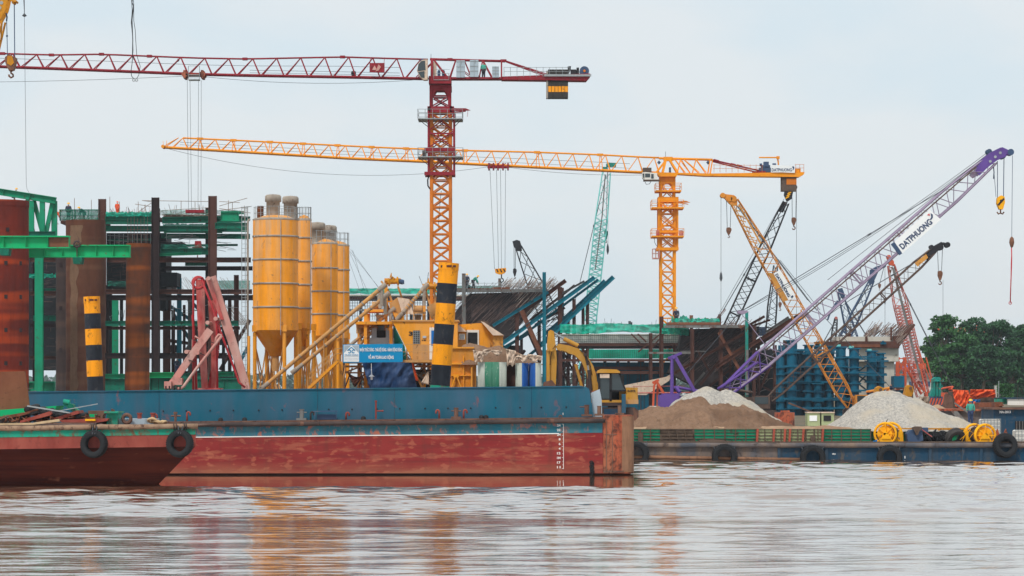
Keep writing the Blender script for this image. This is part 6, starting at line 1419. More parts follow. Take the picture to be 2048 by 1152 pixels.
for d in (-.3, dp+.3):
    for x in (1317.5, 1355): m.beam((x, 500, d), (x, 402, d), 3, .15)
    m.rect(1316, 1357, 461, 466, d-.1, d+.1); m.rect(1312, 1357, 495, 501, d-.1, d+.1)
    for ya, yb_ in ((405, 432), (432, 460), (466, 495)): m.beam((1318, ya, d), (1355, yb_, d), 1.6, .08); m.beam((1355, ya, d), (1318, yb_, d), 1.6, .08)
m.obj('climbing_frame', 'crane_yellow', yc)
platform(Yy, yc, 1311, 1362, 381, 'crane_yellow', 'crane_yellow', 14, -.7, dp+.5, th=3)
platform(Yy, yc, 1303, 1367, 415, 'crane_yellow', 'crane_yellow', 14, -.9, dp+.6, th=3)
platform(Yy, yc, 1303, 1367, 472, 'crane_yellow', 'crane_yellow', 14, -.9, dp+.6, th=3)
platform(Yy, yc, 1305, 1318, 516, 'pump_pink', 'pump_pink', 18, -.7, .7, th=2)
m = MB(Yy); m.prism([(1357, 403), (1372, 402), (1380, 405.5), (1357, 406)], -.5, -.2); m.beam((1355, 405, -.4), (1376, 409, -.4), 1.6, .08); m.obj('hoisting_beam', 'crane_orange', yc)
m = MB(Yy); m.rect(1358, 1366, 462, 471, -.7, -.1); m.rect(1312, 1318, 461, 471, -.6, 0); m.rect(1316, 1320, 502, 517, -.4, .2); m.obj('hydraulic_unit', 'pump_red', yc)
m = MB(Yy); m.path([(1308, 475, -.6), (1309, 486, -.6), (1314, 494, -.6)], .5, 5); m.obj('power_cable', 'dark', yc)
m = MB(Yy); m.rect(1310, 1362, 838, 850, -.6, dp+.6); m.obj('mast_foot', 'concrete', yc)

# ------------------------------------------------------------------ crawler crane kit
def crawler(nm, label, Y, foot, tip, w0, wm, w1, mat, bays, zg=1.3, body='crane_brown', rl=.8, rc_=1.5, flip=1, head=None, headmat=None, pend=None, pendY=0, group='lattice boom cranes', dm=1.8, gh=2.9, wire_mat='rope_dark', foot_len=.12, head_len=.14, style='z', bodyx=None, rough=0):
    """lattice boom crane on tracks: foot and tip are picture points, widths in px"""
    t = thing(nm, label, 'crane', foot[0] - 20*flip, HY + (CH-zg)*F/Y, Y, group)
    A = Vector((foot[0], foot[1], 0)); B = Vector((tip[0], tip[1], 0)); at_ = lambda s_: tuple(A.lerp(B, s_))[:2]
    m = MB(Y)
    m.lattice(at_(0), at_(foot_len), w0, wm, dm*.7, dm, 2, rc_, rl)
    m.lattice(at_(foot_len), at_(1-head_len), wm, wm, dm, dm, bays, rc_, rl, style=style)
    m.lattice(at_(1-head_len), at_(1), wm, w1, dm, dm*.5, 4, rc_, rl)
    bm_ = m.obj('boom', mat, t)
    m = MB(Y)
    nj = 4
    for i in range(1, nj):
        s_ = foot_len + (1-head_len-foot_len)*i/nj; c = Vector((*at_(s_), 0)); dv = (B-A).normalized(); pv = Vector((-dv.y, dv.x, 0))
        for dd in (-dm/2, dm/2):
            p0 = c + pv*wm*.55; p1 = c - pv*wm*.55; m.beam((p0.x, p0.y, dd), (p1.x, p1.y, dd), rc_*1.8, .07)
    m.obj('boom_joint', mat, bm_)
    k = K(Y); fx = P(foot[0], 0, Y).x; gx = -flip
    # body behind the boom foot, tracks below
    L = 4.6; z0 = zg
    m = MB(); bx0, bx1 = sorted((fx - flip*.3, fx - flip*(.3+L)))
    zf = P(0, foot[1], Y).z; zt = max(z0+1.0, min(zf - .1, z0+2.8))
    m.bx(bx0, bx1, Y-1.4, Y+1.4, z0+1.05, z0+2.1); m.bx(*sorted((fx - flip*(L-.9), fx - flip*(L+.6))), Y-1.5, Y+1.5, z0+1.0, z0+2.3)
    m.obj('machine_house', body, t)
    m = MB(); m.bx(*sorted((fx - flip*.2, fx - flip*1.7)), Y-2.3, Y-1.42, z0+1.1, z0+2.2); cbx = m.obj('cab', body, t)
    m = MB(); m.bx(*sorted((fx - flip*.35, fx - flip*1.5)), Y-2.33, Y-2.3, z0+1.5, z0+2.1); m.obj('cab_glass', 'glass', cbx)
    for dd in (-2.2, 1.3):
        m = MB(); c = fx - flip*2.0; pr = [(c-2.6, z0+.25), (c-2.3, z0), (c+2.3, z0), (c+2.6, z0+.25), (c+2.6, z0+.7), (c+2.3, z0+.95), (c-2.3, z0+.95), (c-2.6, z0+.7)]
        n = len(pr); m.add([(x, Y+dd, z) for x, z in pr] + [(x, Y+dd+.9, z) for x, z in pr], [tuple(range(n)), tuple(range(n, 2*n))[::-1]] + [(i, n+i, n+(i+1) % n, (i+1) % n) for i in range(n)])
        m.obj('track', 'rail_dark', t)
    m = MB(); m.tube(Vector((fx - flip*2, Y, z0+.4)), Vector((fx - flip*2, Y, z0+1.1)), 1.2, 16)
    zA = z0 + gh; m.tube(Vector((fx - flip*3.6, Y-1, z0+2.5)), Vector((fx - flip*3.9, Y-.6, zA)), .12, 8); m.tube(Vector((fx - flip*3.6, Y+1, z0+2.5)), Vector((fx - flip*3.9, Y+.6, zA)), .12, 8)
    m.tube(Vector((fx - flip*1.6, Y-1, z0+2.5)), Vector((fx - flip*3.9, Y-.6, zA)), .1, 8); m.tube(Vector((fx - flip*1.6, Y+1, z0+2.5)), Vector((fx - flip*3.9, Y+.6, zA)), .1, 8)
    m.obj('gantry', body, t)
    # pendants from the gantry top to the boom head
    g = Vector((fx - flip*3.9, Y, zA)); m = MB(Y)
    if pend is None: pend = [tuple(g)]
    gp = g if not isinstance(pend[0], tuple) or len(pend[0]) == 3 else P(pend[0][0], pend[0][1], Y)
    if gp is not g:
        m.tube(g, gp, .6, 4, cap=False)
    hp = P(*at_(.985), Y)
    for dd in (-.35, .35): m.tube(gp + Vector((0, dd, 0)), hp + Vector((0, dd, 0)), .62, 4, cap=False)
    m.tube(gp.lerp(hp, .52) - (hp-gp).normalized()*.15, gp.lerp(hp, .52) + (hp-gp).normalized()*.15, 1.6, 6)
    m.obj('pendant_lines', wire_mat, t)
    return t
# purple crane with white name board
Yu = 232.0; ku = K(Yu)
pc = crawler('crawler_crane', 'tall purple lattice boom crane with a white name board', Yu, (1452, 783), (1985, 318), 20, 34, 22, 'lilac', 26, 1.2, 'purple', .85, 1.9, 1, dm=1.9, pend=[(1480, 624)], foot_len=.14, head_len=.16)
def bpt(f, t, w=0, A=(1452, 783), B=(1985, 318)):
    dx, dy = B[0]-A[0], B[1]-A[1]; L = math.hypot(dx, dy); return (A[0]+dx*f - dy/L*w*-1*0 + (dy/L)*w, A[1]+dy*f - (dx/L)*w)
m = MB(Yu); m.beam((1530, 700, -.96), (1948, 336, -.96), 2.6, .1); m.obj('walkway', 'crane_brown', pc)
m = MB(Yu)
m.lattice((1452, 783), (1528, 717), 22, 36, 1.4, 1.9, 4, 2.3, 1.3); m.tube((1440, 775, -.9), (1515, 724, -.9), 2.4, 6); m.tube((1437, 778, .9), (1515, 724, .9), 2.4, 6); m.obj('boom_foot', 'purple', pc)
m = MB(Yu); m.tube((1480, 625, -.4), (1537, 700, -.4), .8, 5); m.prism([(1474, 622), (1490, 621), (1497, 624), (1486, 629), (1475, 627)], -.5, .5); m.obj('pendant_spreader', 'lilac', pc)
# head
m = MB(Yu)
m.prism([(1948, 344), (1961, 320), (1978, 306), (1999, 296), (2011, 303), (2010, 314), (1993, 321), (1973, 336), (1957, 352)], -.62, -.5); m.prism([(1948, 344), (1961, 320), (1978, 306), (1999, 296), (2011, 303), (2010, 314), (1993, 321), (1973, 336), (1957, 352)], .5, .62)
m.prism([(1998, 299), (2003, 295), (2018, 302), (2022, 309), (2015, 311)], -.4, .4); hd = m.obj('boom_head', 'purple', pc)
m = MB(Yu)
for (x, y, r) in ((1977, 304, 5.5), (2004, 312, 6.5), (2020, 305, 6.5)):
    m.tube((x, y, -.42), (x, y, -.25), r, 16); m.tube((x, y, .25), (x, y, .42), r, 16); m.tube((x, y, -.25), (x, y, .25), r*.7, 12)
m.obj('sheave', 'slate_blue', hd)
m = MB(Yu)
for (x, y) in ((1978, 324), (1988, 315), (1998, 307)): m.tube((x, y, -.66), (x, y, -.6), 2.8, 12)
m.obj('lightening_hole', 'rope_pale', hd)
m = MB(Yu); m.prism([(1936, 352), (1950, 336), (1972, 333), (1960, 348), (1943, 358)], -.55, -.5); m.obj('head_plate', 'lilac', hd)
# name board lies along the boom
m = MB(Yu); m.prism([(1785, 485), (1855, 421), (1878, 441), (1801, 508)], -1.12, -1.04); nb_ = m.obj('name_board', 'white', pc)
m = MB(Yu); m.prism([(1778, 490), (1785, 485), (1801, 508), (1795, 512)], -1.1, -1.02); m.obj('board_end', 'slate_blue', pc)
O = P(1802.5, 500, Yu) + Vector((0, -1.13, 0)); O = P(1802, 501, Yu) + Vector((0, -1.125, 0))
Uv = Vector((60*ku, 0, 53*ku)); Vv = Vector((-8.6*ku, 0, 9.4*ku)); text('board_lettering', 'DATPHUONG', O, Uv, Vv, 'navy', nb_, .035)
m = MB(Yu); m.prism([(1857, 428), (1861.5, 431), (1861.5, 437), (1858, 441.5), (1855.5, 441), (1858.5, 436)], -1.15, -1.12); m.obj('board_emblem', 'navy', nb_)
m = MB(Yu); m.prism([(1850, 432), (1854.5, 428.5), (1856, 433.5)], -1.15, -1.12); m.obj('board_emblem', 'logo_red', nb_)
m = MB(Yu); m.sag((1480, 624, .3), (1975, 305, .3), 14, .5, 20); m.sag((1484, 626, -.3), (1958, 322, -.3), 12, .5, 20); m.tube((1968, 314), (1655, 560), .5, 4, cap=False); m.obj('back_lines', 'rope_dark', pc)
m = MB(Yu); m.tube((1995, 322), (1995, 396), .7, 4); m.tube((2008, 316), (2007, 396), .8, 4); m.tube((1987, 330), (1992, 394), .5, 4); m.path([(1987, 332, 0), (1988, 345, 0), (1987, 358, 0)], 1.1, 5); m.tube((2025, 311), (2023.5, 475), .5, 4); m.obj('hoist_rope', 'slate_blue', pc)
m = MB(Yu); m.prism([(1994, 396), (2001, 391), (2008, 394), (2009, 405), (2005, 419), (1998, 419), (1993, 407)], -.3, .3); hb_ = m.obj('hook_block', 'winch_yellow', pc)
m = MB(Yu); m.prism([(1994, 409), (2006, 396), (2008, 399), (1996, 412)], -.33, -.3); m.tube((2001, 402, -.36), (2001, 402, -.3), 2.6, 10); m.obj('warning_stripe', 'dark', hb_)
m = MB(Yu); m.path([(2001, 419, 0), (2001, 426, 0), (1997, 428, 0), (1994, 424, 0)], 1.5, 6); m.path([(2001, 426, 0), (2005, 428, 0), (2008, 424, 0)], 1.5, 6); m.obj('hook', 'hook_rust', hb_)
m = MB(Yu); m.lathe([(.05, .45), (.16, .3), (.2, 0), (.12, -.3), (.04, -.4)], (2023.5, 485), n=12); m.obj('overhaul_ball', 'hook_rust', pc)
m = MB(Yu); m.path([(2023, 492, 0), (2023.5, 520, 0), (2022, 560, 0), (2020.5, 604, 0)], 1.1, 6); m.path([(2024, 492, .1), (2022.5, 530, .1), (2021.5, 606, .1)], .7, 5); m.ring((2020.5, 606), .1, .03, n=10, m=5); m.obj('lifting_sling', 'logo_red', pc)
# visible purple gantry and body
m = MB(Yu)
m.beam((1341, 792, -.9), (1342, 712, -.9), 4, .2); m.beam((1346, 792, .9), (1347, 712, .9), 4, .2); m.beam((1390, 786, -.9), (1348, 712, -.9), 6.5, .25); m.beam((1392, 786, .9), (1352, 714, .9), 5, .25)
m.beam((1336, 717, 0), (1363, 706, 0), 5, .6); m.tube((1346, 714, -1.1), (1346, 714, 1.1), 4, 12); m.obj('gantry_frame', 'purple', pc)
m = MB(Yu); m.rect(1324, 1358, 787, 833, -1.3, 1.3); m.rect(1358, 1380, 792, 833, -1.2, 1.2); pb_ = m.obj('counterweight', 'purple', pc)
m = MB(Yu); m.lathe([(.0, 0), (.22, .02), (.22, .12), (0, .15)], (1366, 791, -1.3), (0, -1, 0), 14); m.obj('drum_guard', 'galv', pb_)
# brown crane
Yn = 262.0
bc = crawler('crawler_crane', 'brown lattice boom crane crossing low behind the purple boom', Yn, (1540, 798), (1868, 500), 12, 18, 11, 'crane_brown', 24, 1.2, 'crane_brown', .5, 1.3, 1, dm=1.3, pend=[(1700, 600)], foot_len=.06, head_len=.1)
m = MB(Yn); m.prism([(1848, 512), (1862, 495), (1882, 484), (1886, 489), (1880, 499), (1862, 511), (1855, 520)], -.4, .4)
for (x, y, r) in ((1862, 494, 4), (1894, 490, 5.5), (1880, 495, 6), (1886, 488, 3)): m.tube((x, y, -.45), (x, y, .45), r, 14)
m.beam((1882, 486, 0), (1894, 490, 0), 3, .5); m.obj('boom_head', 'crane_black', bc)
m = MB(Yn); m.prism([(1827, 527), (1850, 509), (1854, 516), (1833, 534)], -.72, -.66); m.obj('faded_board', 'crane_tan', bc)
hook_block(bc, 1880, 543, Yn, 10, 18, 9, 'hook_rust', ((-3, 1875, 500), (3, 1885, 498)))
m = MB(Yn); m.tube((1886, 560), (1886, 640), .35, 4); m.obj('tag_line', 'rope_dark', bc)
# tan crane
Yt = 294.0; kt = K(Yt)
tc_ = crawler('crawler_crane', 'tan yellow lattice boom crane leaning left with a white name board', Yt, (1702, 812), (1468, 402), 16, 28, 16, 'crane_tan_low', 20, 1.3, 'crane_tan_low', .7, 1.05, -1, dm=1.5, pend=[(1616, 600)], foot_len=.08, head_len=.22)
m = MB(Yt); m.prism([(1443, 386), (1452, 389), (1461, 390), (1468, 391), (1474, 400), (1474, 409), (1465, 413), (1457, 406), (1449, 397), (1441, 393)], -.4, .4)
for (x, y, r) in ((1445, 391, 5), (1459, 398, 5), (1467, 398, 6)): m.tube((x, y, -.5), (x, y, .5), r, 14)
m.obj('boom_head', 'crane_tan_low', tc_)
m = MB(Yt)
for i in range(9):
    f = i/9; x = 1464 + f*52; y = 410 + f*96; m.beam((x-5, y-1, -.9), (x+9, y+3, -.9), 2, .06)
m.beam((1466, 412, -.9), (1518, 506, -.9), 1.6, .05); m.beam((1476, 410, -.95), (1520, 488, -.95), 3.4, .05); m.obj('walkway', 'crane_tan', tc_)
m = MB(Yt); m.prism([(1533, 545), (1545, 548), (1575, 601), (1565, 604)], -.96, -.9) ; m.obj('deck_panel', 'crane_tan', tc_)
m = MB(Yt); m.prism([(1545.5, 548), (1558.5, 540.3), (1588, 590), (1587, 598), (1575, 601)], -1.08, -1.0); nb2 = m.obj('name_board', 'white', tc_)
O = P(1547, 550, Yt) + Vector((0, -1.1, 0)); text('board_lettering', 'DATPHUONG', P(1548, 550.5, Yt) + Vector((0, -1.1, 0)), Vector((26*kt, 0, -45*kt)), Vector((5.2*kt, 0, 3.1*kt)), 'navy', nb2, .035)
m = MB(Yt); m.prism([(1579, 594.5), (1583, 591), (1585, 593), (1582, 597)], -1.12, -1.09); m.obj('board_emblem', 'navy', nb2)
hook_block(tc_, 1457.5, 456, Yt, 11, 14, 6, 'hook_rust', ((-3, 1453, 400), (3, 1462, 402)))
m = MB(Yt); m.tube((1442, 396), (1442, 660), .4, 4); m.lathe([(.02, .6), (.12, .3), (.15, -.1), (.03, -.4)], (1442, 555), n=8); m.obj('whip_line', 'rope_dark', tc_)
m = MB(Yt); m.tube((1475, 398), (1536, 505), .5, 4); m.tube((1560, 520), (1640, 620), .5, 4); m.tube((1556, 518), (1634, 622), .5, 4); m.obj('back_lines', 'rope_dark', tc_)
m = MB(Yt); m.tube((1600, 620, -.6), (1712, 806, -.6), 1.1, 5); m.obj('backstay', 'crane_tan_low', tc_)
# black crane
Yk = 345.0
kc = crawler('crawler_crane', 'black lattice boom crane leaning right with striped tip under the yellow counter jib', Yk, (1395, 790), (1572, 405), 14, 21, 12, 'crane_black', 22, 1.3, 'crane_black', .65, 1.15, 1, dm=1.3, pend=[(1400, 700)], foot_len=.06, head_len=.22)
m = MB(Yk); m.prism([(1571, 369), (1581, 363), (1592, 370), (1592, 378), (1586, 382), (1583, 398), (1574, 404), (1568, 390)], -.4, .4)
for (x, y, r) in ((1589, 375, 5), (1575, 373, 4.5)): m.tube((x, y, -.5), (x, y, .5), r, 12)
m.prism([(1566, 403), (1575, 405), (1566, 425), (1557, 423)], -.3, .3); hk = m.obj('boom_head', 'crane_black', kc)
m = MB(Yk)
for i in range(6): m.prism([(1570+i*2.0, 396-i*4.4), (1577.5+i*2.0, 392-i*4.4), (1578+i*2.0, 394.5-i*4.4), (1570.5+i*2.0, 398.5-i*4.4)], -.44, -.4)
m.obj('warning_stripes', 'winch_yellow', hk)
hook_block(kc, 1587.5, 436, Yk, 10, 15, 9, 'hook_rust', ((-3, 1584, 378), (4, 1592.5, 375)))
m = MB(Yk); m.tube((1593, 375), (1593, 640), .35, 4); m.tube((1403, 690), (1568, 398), .4, 4); m.obj('whip_line', 'rope_dark', kc)
# teal crane
Yc = 410.0
te = crawler('crawler_crane', 'pale teal lattice boom crane rising behind the blue sloping girders', Yc, (1163, 800), (1213, 345), 18, 24, 16, 'crane_teal', 30, 1.8, 'crane_teal_dark', .55, 1.0, 1, dm=1.8, pend=[(1161, 560)], foot_len=.05, head_len=.2, style='x')
m = MB(Yc); m.tube((1216, 330, -.3), (1216, 330, .3), 4, 12); m.beam((1206, 344, 0), (1217, 330, 0), 3, .3); m.rect(1204, 1214, 334, 342, -.3, .3); m.tube((1226, 330, 0), (1231, 331, 0), 4, 10); m.rect(1218, 1232, 326, 334, -.2, .2); m.obj('boom_head', 'crane_teal_dark', te)
m = MB(Yc); m.path([(1210, 350, -.9), (1204, 430, -.9), (1190, 540, -.9)], 1.3, 5) ; m.obj('walkway', 'steel_pale', te) 
hook_block(te, 1212, 462, Yc, 8, 18, 6, 'crane_teal_dark', ((0, 1215, 336),))
m = MB(Yc); m.tube((1216, 335), (1216, 490), .3, 4); m.lathe([(.02, .9), (.15, .4), (.18, -.2), (.03, -.7)], (1215.5, 499), n=8); m.obj('whip_line', 'rope_dark', te)
# small dark cranes
sk1 = crawler('crawler_crane', 'small black lattice boom crane over the bundle of sloping rebar', 430.0, (1172, 800), (1037, 494), 20, 36, 12, 'crane_black', 18, 1.9, 'crane_black', .6, 1.1, -1, dm=2.0, foot_len=.05, head_len=.32, pend=[(1150, 700)])
m = MB(430.0); m.prism([(1025, 483), (1033, 480), (1040, 482), (1043, 492), (1044, 502), (1034, 502), (1027, 492)], -.5, .5); m.obj('boom_head', 'crane_black', sk1)
hook_block(sk1, 1029.5, 538, 430.0, 8, 15, 5, 'crane_black', ((-1.2, 1028, 490), (1.2, 1031, 490)), hookmat='dark')
sk2 = crawler('crawler_crane', 'thin grey black lattice boom seen between the tan and black booms', 440.0, (1530, 800), (1551, 531), 16, 18, 7, 'crane_black', 16, 1.9, 'crane_black', .5, .9, 1, dm=1.4, pend=[(1536, 640)], foot_len=.05, head_len=.3)
hook_block(sk2, 1560, 605, 440.0, 7, 11, 6, 'hook_rust', ((0, 1553, 532),))
sl1 = crawler('crawler_crane', 'slate blue lattice boom leaning left with a machine at its tip behind the lilac boom', 430.0, (1738, 800), (1680, 583), 14, 20, 8, 'slate_blue', 14, 1.9, 'slate_blue', .55, 1.0, -1, dm=1.5, pend=[(1750, 700)], head_len=.4)
m = MB(430.0); m.prism([(1675, 578), (1684, 576), (1690, 592), (1683, 596)], -.4, .4); m.tube((1684, 592, 0), (1690, 600, 0), 3, 8); m.beam((1676, 602, 0), (1664, 620, 0), 5, .5); m.beam((1662, 622, 0), (1655, 640, 0), 3, .3); m.obj('boom_head', 'slate_blue', sl1)
sl2 = crawler('crawler_crane', 'dark teal blue lattice boom leaning right behind the lilac boom', 425.0, (1632, 800), (1744, 560), 14, 19, 9, 'slate_blue', 16, 1.9, 'slate_blue', .6, 1.1, 1, dm=1.5, pend=[(1660, 700)], head_len=.3)
m = MB(425.0); m.prism([(1740, 540), (1752, 533), (1768, 529), (1770, 533), (1756, 544), (1746, 566), (1738, 572)], -.4, .4); m.tube((1768, 532, -.5), (1768, 532, .5), 3.5, 10); m.tube((1750, 540, -.5), (1750, 540, .5), 4.5, 10); m.obj('boom_head', 'slate_blue', sl2)
hook_block(sl2, 1759, 568, 425.0, 6, 9, 4, 'hook_rust', ((0, 1768, 534),))
tt = crawler('crawler_crane', 'short dark boom with a red tip low behind the brown boom', 445.0, (1652, 790), (1672, 637), 8, 9, 5, 'crane_black', 8, 2.0, 'crane_black', .6, 1.0, 1, dm=.8)
m = MB(445.0); m.tube((1672, 636, -.3), (1672, 636, .3), 3, 10); m.obj('boom_head', 'pump_red', tt)
# red and white crane by the trees
rw = crawler('crawler_crane', 'red and white lattice boom crane leaning left next to the trees', 400.0, (1846, 792), (1782, 530), 24, 26, 13, 'crane_redwhite', 26, 1.7, 'crane_orange_red', .55, 1.0, -1, dm=1.9, pend=[(1862, 690)], head_len=.3, style='x')
m = MB(400.0); m.prism([(1772, 512), (1779, 510), (1782, 518), (1787, 522), (1788, 532), (1778, 530)], -.4, .4); m.tube((1777, 514, -.5), (1777, 514, .5), 4, 12); m.obj('boom_head', 'crane_orange_red', rw)
m = MB(400.0); m.lattice((1812, 728), (1846, 786), 8, 8, 1.4, 1.4, 4, 1.3, .8); m.tube((1830, 690, -1), (1866, 778, -1), 1.4, 6); m.tube((1834, 690, 1), (1862, 790, 1), 1.4, 6); m.tube((1850, 715, -1), (1866, 775, -1), 1.4, 6); m.tube((1838, 730, -1), (1850, 790, -1), 1.6, 6); m.rect(1828, 1850, 727, 738, -1, 1); m.obj('gantry_frame', 'crane_orange_red', rw)
m = MB(400.0); m.path([(1784, 536, -1), (1800, 600, -1), (1822, 690, -1), (1840, 760, -1)], 2.6, 5); m.obj('walkway', 'steel_pale', rw)
hook_block(rw, 1780, 540, 400.0, 5, 8, 4, 'hook_rust', ((0, 1778, 516),))
m = MB(400.0); m.tube((1770, 520, 0), (1770, 660, 0), .35, 4); m.lathe([(0, .5), (.12, .2), (0, -.4)], (1770, 606), n=8); m.obj('whip_line', 'rope_dark', rw)
# near crane tip and hanging cables in the top left corner
Yo = 170.0
nc = thing('crane_boom', 'old yellow boom tip with round holes in the top left corner', 'crane', -90, 840, Yo)
m = MB(Yo)
for d in (-.5, .5): m.prism([(-12, 42), (-8, -20), (22, -20), (18, 6), (14, 22), (3, 42)], d-.03, d+.03)
nb3 = m.obj('boom_head', 'crane_yellow_old', nc)
m = MB(Yo)
for (x, y, r) in ((6, 8, 3.6), (2, 18, 4), (-2, 30, 4), (10, -4, 3.4)): m.tube((x, y, -.56), (x, y, -.53), r, 14)
m.obj('lightening_hole', 'rope_pale', nb3)
m = MB(Yo); m.beam((14, 0, -.3), (34, 4, -.3), 4, .2); m.tube((28, 6, -.3), (28, 6, .3), 3, 10); m.tube((33, 4, -.3), (33, 4, .3), 2.4, 10); m.obj('whip_arm', 'crane_yellow_old', nb3)
m = MB(Yo); m.lattice((-96, 420), (-4, 40), 30, 24, 1.2, 1.0, 9, 2.2, 1.3); m.obj('boom', 'crane_yellow_old', nc)
m = MB(Yo); m.lattice((-96, 420), (-120, 845), 30, 30, 1.2, 1.2, 9, 2.2, 1.3); m.obj('boom_foot', 'crane_yellow_old', nc)
m = MB(Yo); m.prism([(12, 115), (19, 110), (24, 112), (33, 116), (33, 122), (28, 140), (20, 143), (15, 134), (11, 122)], -.32, .32); hb_ = m.obj('hook_block', 'hook_rust', nc)
m = MB(Yo); m.prism([(17, 113), (26, 113), (30, 127), (24, 133), (16, 128)], -.36, -.32); m.obj('sheave_plate', 'crane_yellow_old', hb_)
m = MB(Yo); m.path([(22, 142, 0), (22, 146, 0), (26, 149, 0), (26.5, 153, 0), (22, 155.5, 0), (18, 152, 0), (18, 149, 0)], 1.9, 8); m.obj('hook', 'hook_rust', hb_)
m = MB(Yo); m.tube((28.5, 5), (29.5, 115), .95, 6); m.tube((13, 26), (15, 115), .8, 5); m.path([(12, 26, 0), (14, 34, 0), (13, 42, 0)], 1.6, 5); m.lathe([(0, .1), (.07, 0), (0, -.1)], (14, 72), n=8); m.obj('hoist_rope', 'slate_blue', nc)
m = MB(Yo); m.tube((48.3, -20, 0), (48.8, 31, 0), .8, 5); m.tube((46, -20, 0), (48.6, 25, 0), .4, 4); m.tube((48.8, 31, 0), (52.5, 368, 0), .38, 4); m.lathe([(.02, .14), (.14, 0), (.04, -.06)], (48.8, 31.5, 0), n=10); m.path([(52.5, 368, 0), (54, 378, 0), (62, 392, 0)], .3, 4)
m.top('hanging_rope', 'rope_dark', 'single thin rope hanging down near the left edge with a dark stopper', 'rope')
m = MB(Yo)
m.path([(262, -20, 0), (264, 20, .1), (262.5, 45, 0), (265, 70, 0), (266, 100, 0), (264, 128, 0), (262, 142, 0), (263, 152, 0), (268, 158, 0)], .75, 5)
m.path([(267, -20, 0), (264, 5, 0), (267, 12, 0), (264, 40, 0), (265.5, 80, 0), (265, 110, 0), (268, 120, 0)], .95, 5)
m.path([(265, -20, .1), (267, 8, .1), (267, 40, .1), (270, 60, .1), (271, 80, .1), (273, 110, .1), (280, 132, .1), (277, 150, .1), (272, 158, .1)], .6, 5)
sg_ = m.top('hanging_sling', 'dark', 'tangled black cable sling with two shackles hanging over the red jib', 'sling')
f = bpy.data.objects.new('tmpq', None); f['_w'] = tuple(sg_.location); TMP.append(f)
m = MB(Yo)
for x in (267.5, 273): m.ring((x, 160), .07, .025, n=10, m=5)
o = m.obj('shackle', 'galv', f); o.parent = sg_
# ------------------------------------------------------------------ pier formwork with the sloping rebar, middle
Ym = 350.0
pf = thing('pier_formwork', 'dark sloping pier formwork bristling with rebar and blue sloping girders in the middle', 'formwork', 1030, 830, Ym)
def mp(nm, mat, fn, par=pf, Y=Ym, stuff=False):
    q = MB(Y); fn(q); o = q.obj(nm, mat, par)
    if stuff: o['kind'] = 'stuff'
    return o
mp('sloping_face', 'rebar_dark', lambda q: q.prism([(908, 628), (940, 587), (1094, 583), (1110, 572), (1050, 636), (1004, 690), (976, 730), (900, 700)], 0, 6))
def diag(q, n, xa, xb, ya, yb_, L0, L1, a0, a1, r, d0=-.4, d1=3):
    for i in range(n):
        x = random.uniform(xa, xb); y = random.uniform(ya, yb_); L = random.uniform(L0, L1); a = random.uniform(a0, a1)
        q.tube((x, y, random.uniform(d0, d1)), (x + L*math.cos(a), y - L*math.sin(a), random.uniform(d0, d1)), r, 3, cap=False)
mp('face_bars', 'rebar', lambda q: diag(q, 240, 905, 1050, 590, 660, 20, 50, .74, .82, .4, -.3, -.1), stuff=True)
mp('starter_bars', 'rebar_light', lambda q: (diag(q, 120, 1000, 1105, 568, 588, 12, 26, .78, .98, .5), diag(q, 60, 1030, 1100, 590, 640, 16, 40, .78, .88, .4, -1, -.3)), stuff=True)
mp('starter_bars', 'rebar', lambda q: (diag(q, 90, 1000, 1108, 570, 590, 10, 24, .75, .98, .5), diag(q, 50, 1050, 1120, 600, 680, 16, 34, .75, .9, .6, -1, 2)), stuff=True)
mp('platform_beam', 'steel_pale', lambda q: q.rect(914, 1095, 579, 585, -1.2, -.8))
mp('platform_board', 'rust_plate', lambda q: (q.rect(985, 1020, 575, 579, -1, 2), q.rect(914, 990, 577, 580, -.6, 2)))
mp('column', 'blue_beam', lambda q: q.ib((1088, 850, -2.4), (1088, 546, -2.4), 7, .4))
mp('column', 'steel_pale', lambda q: q.beam((928, 700, -1.4), (928, 548, -1.4), 7.5, .4))
mp('column', 'steel_pale', lambda q: q.beam((999.5, 582, 1), (999.5, 556, 1), 6, .35))
for (x0, x1, yt, yb_, d) in ((1115, 1124, 575, 850, -1.6), (1144, 1151, 599, 850, -1.6), (1163, 1169, 612, 850, 0), (1171, 1177.5, 600, 850, -1.6), (1133, 1140, 628, 850, 1), (1030, 1038, 628, 850, -1.7), (1040, 1046, 670, 850, 1), (1012, 1020, 690, 850, 1), (1075, 1082, 640, 850, 1), (1122, 1128, 575, 640, 1)):
    mp('column', 'col_brown', lambda q: q.ib(((x0+x1)/2, yb_, d), ((x0+x1)/2, yt, d), x1-x0, .4))
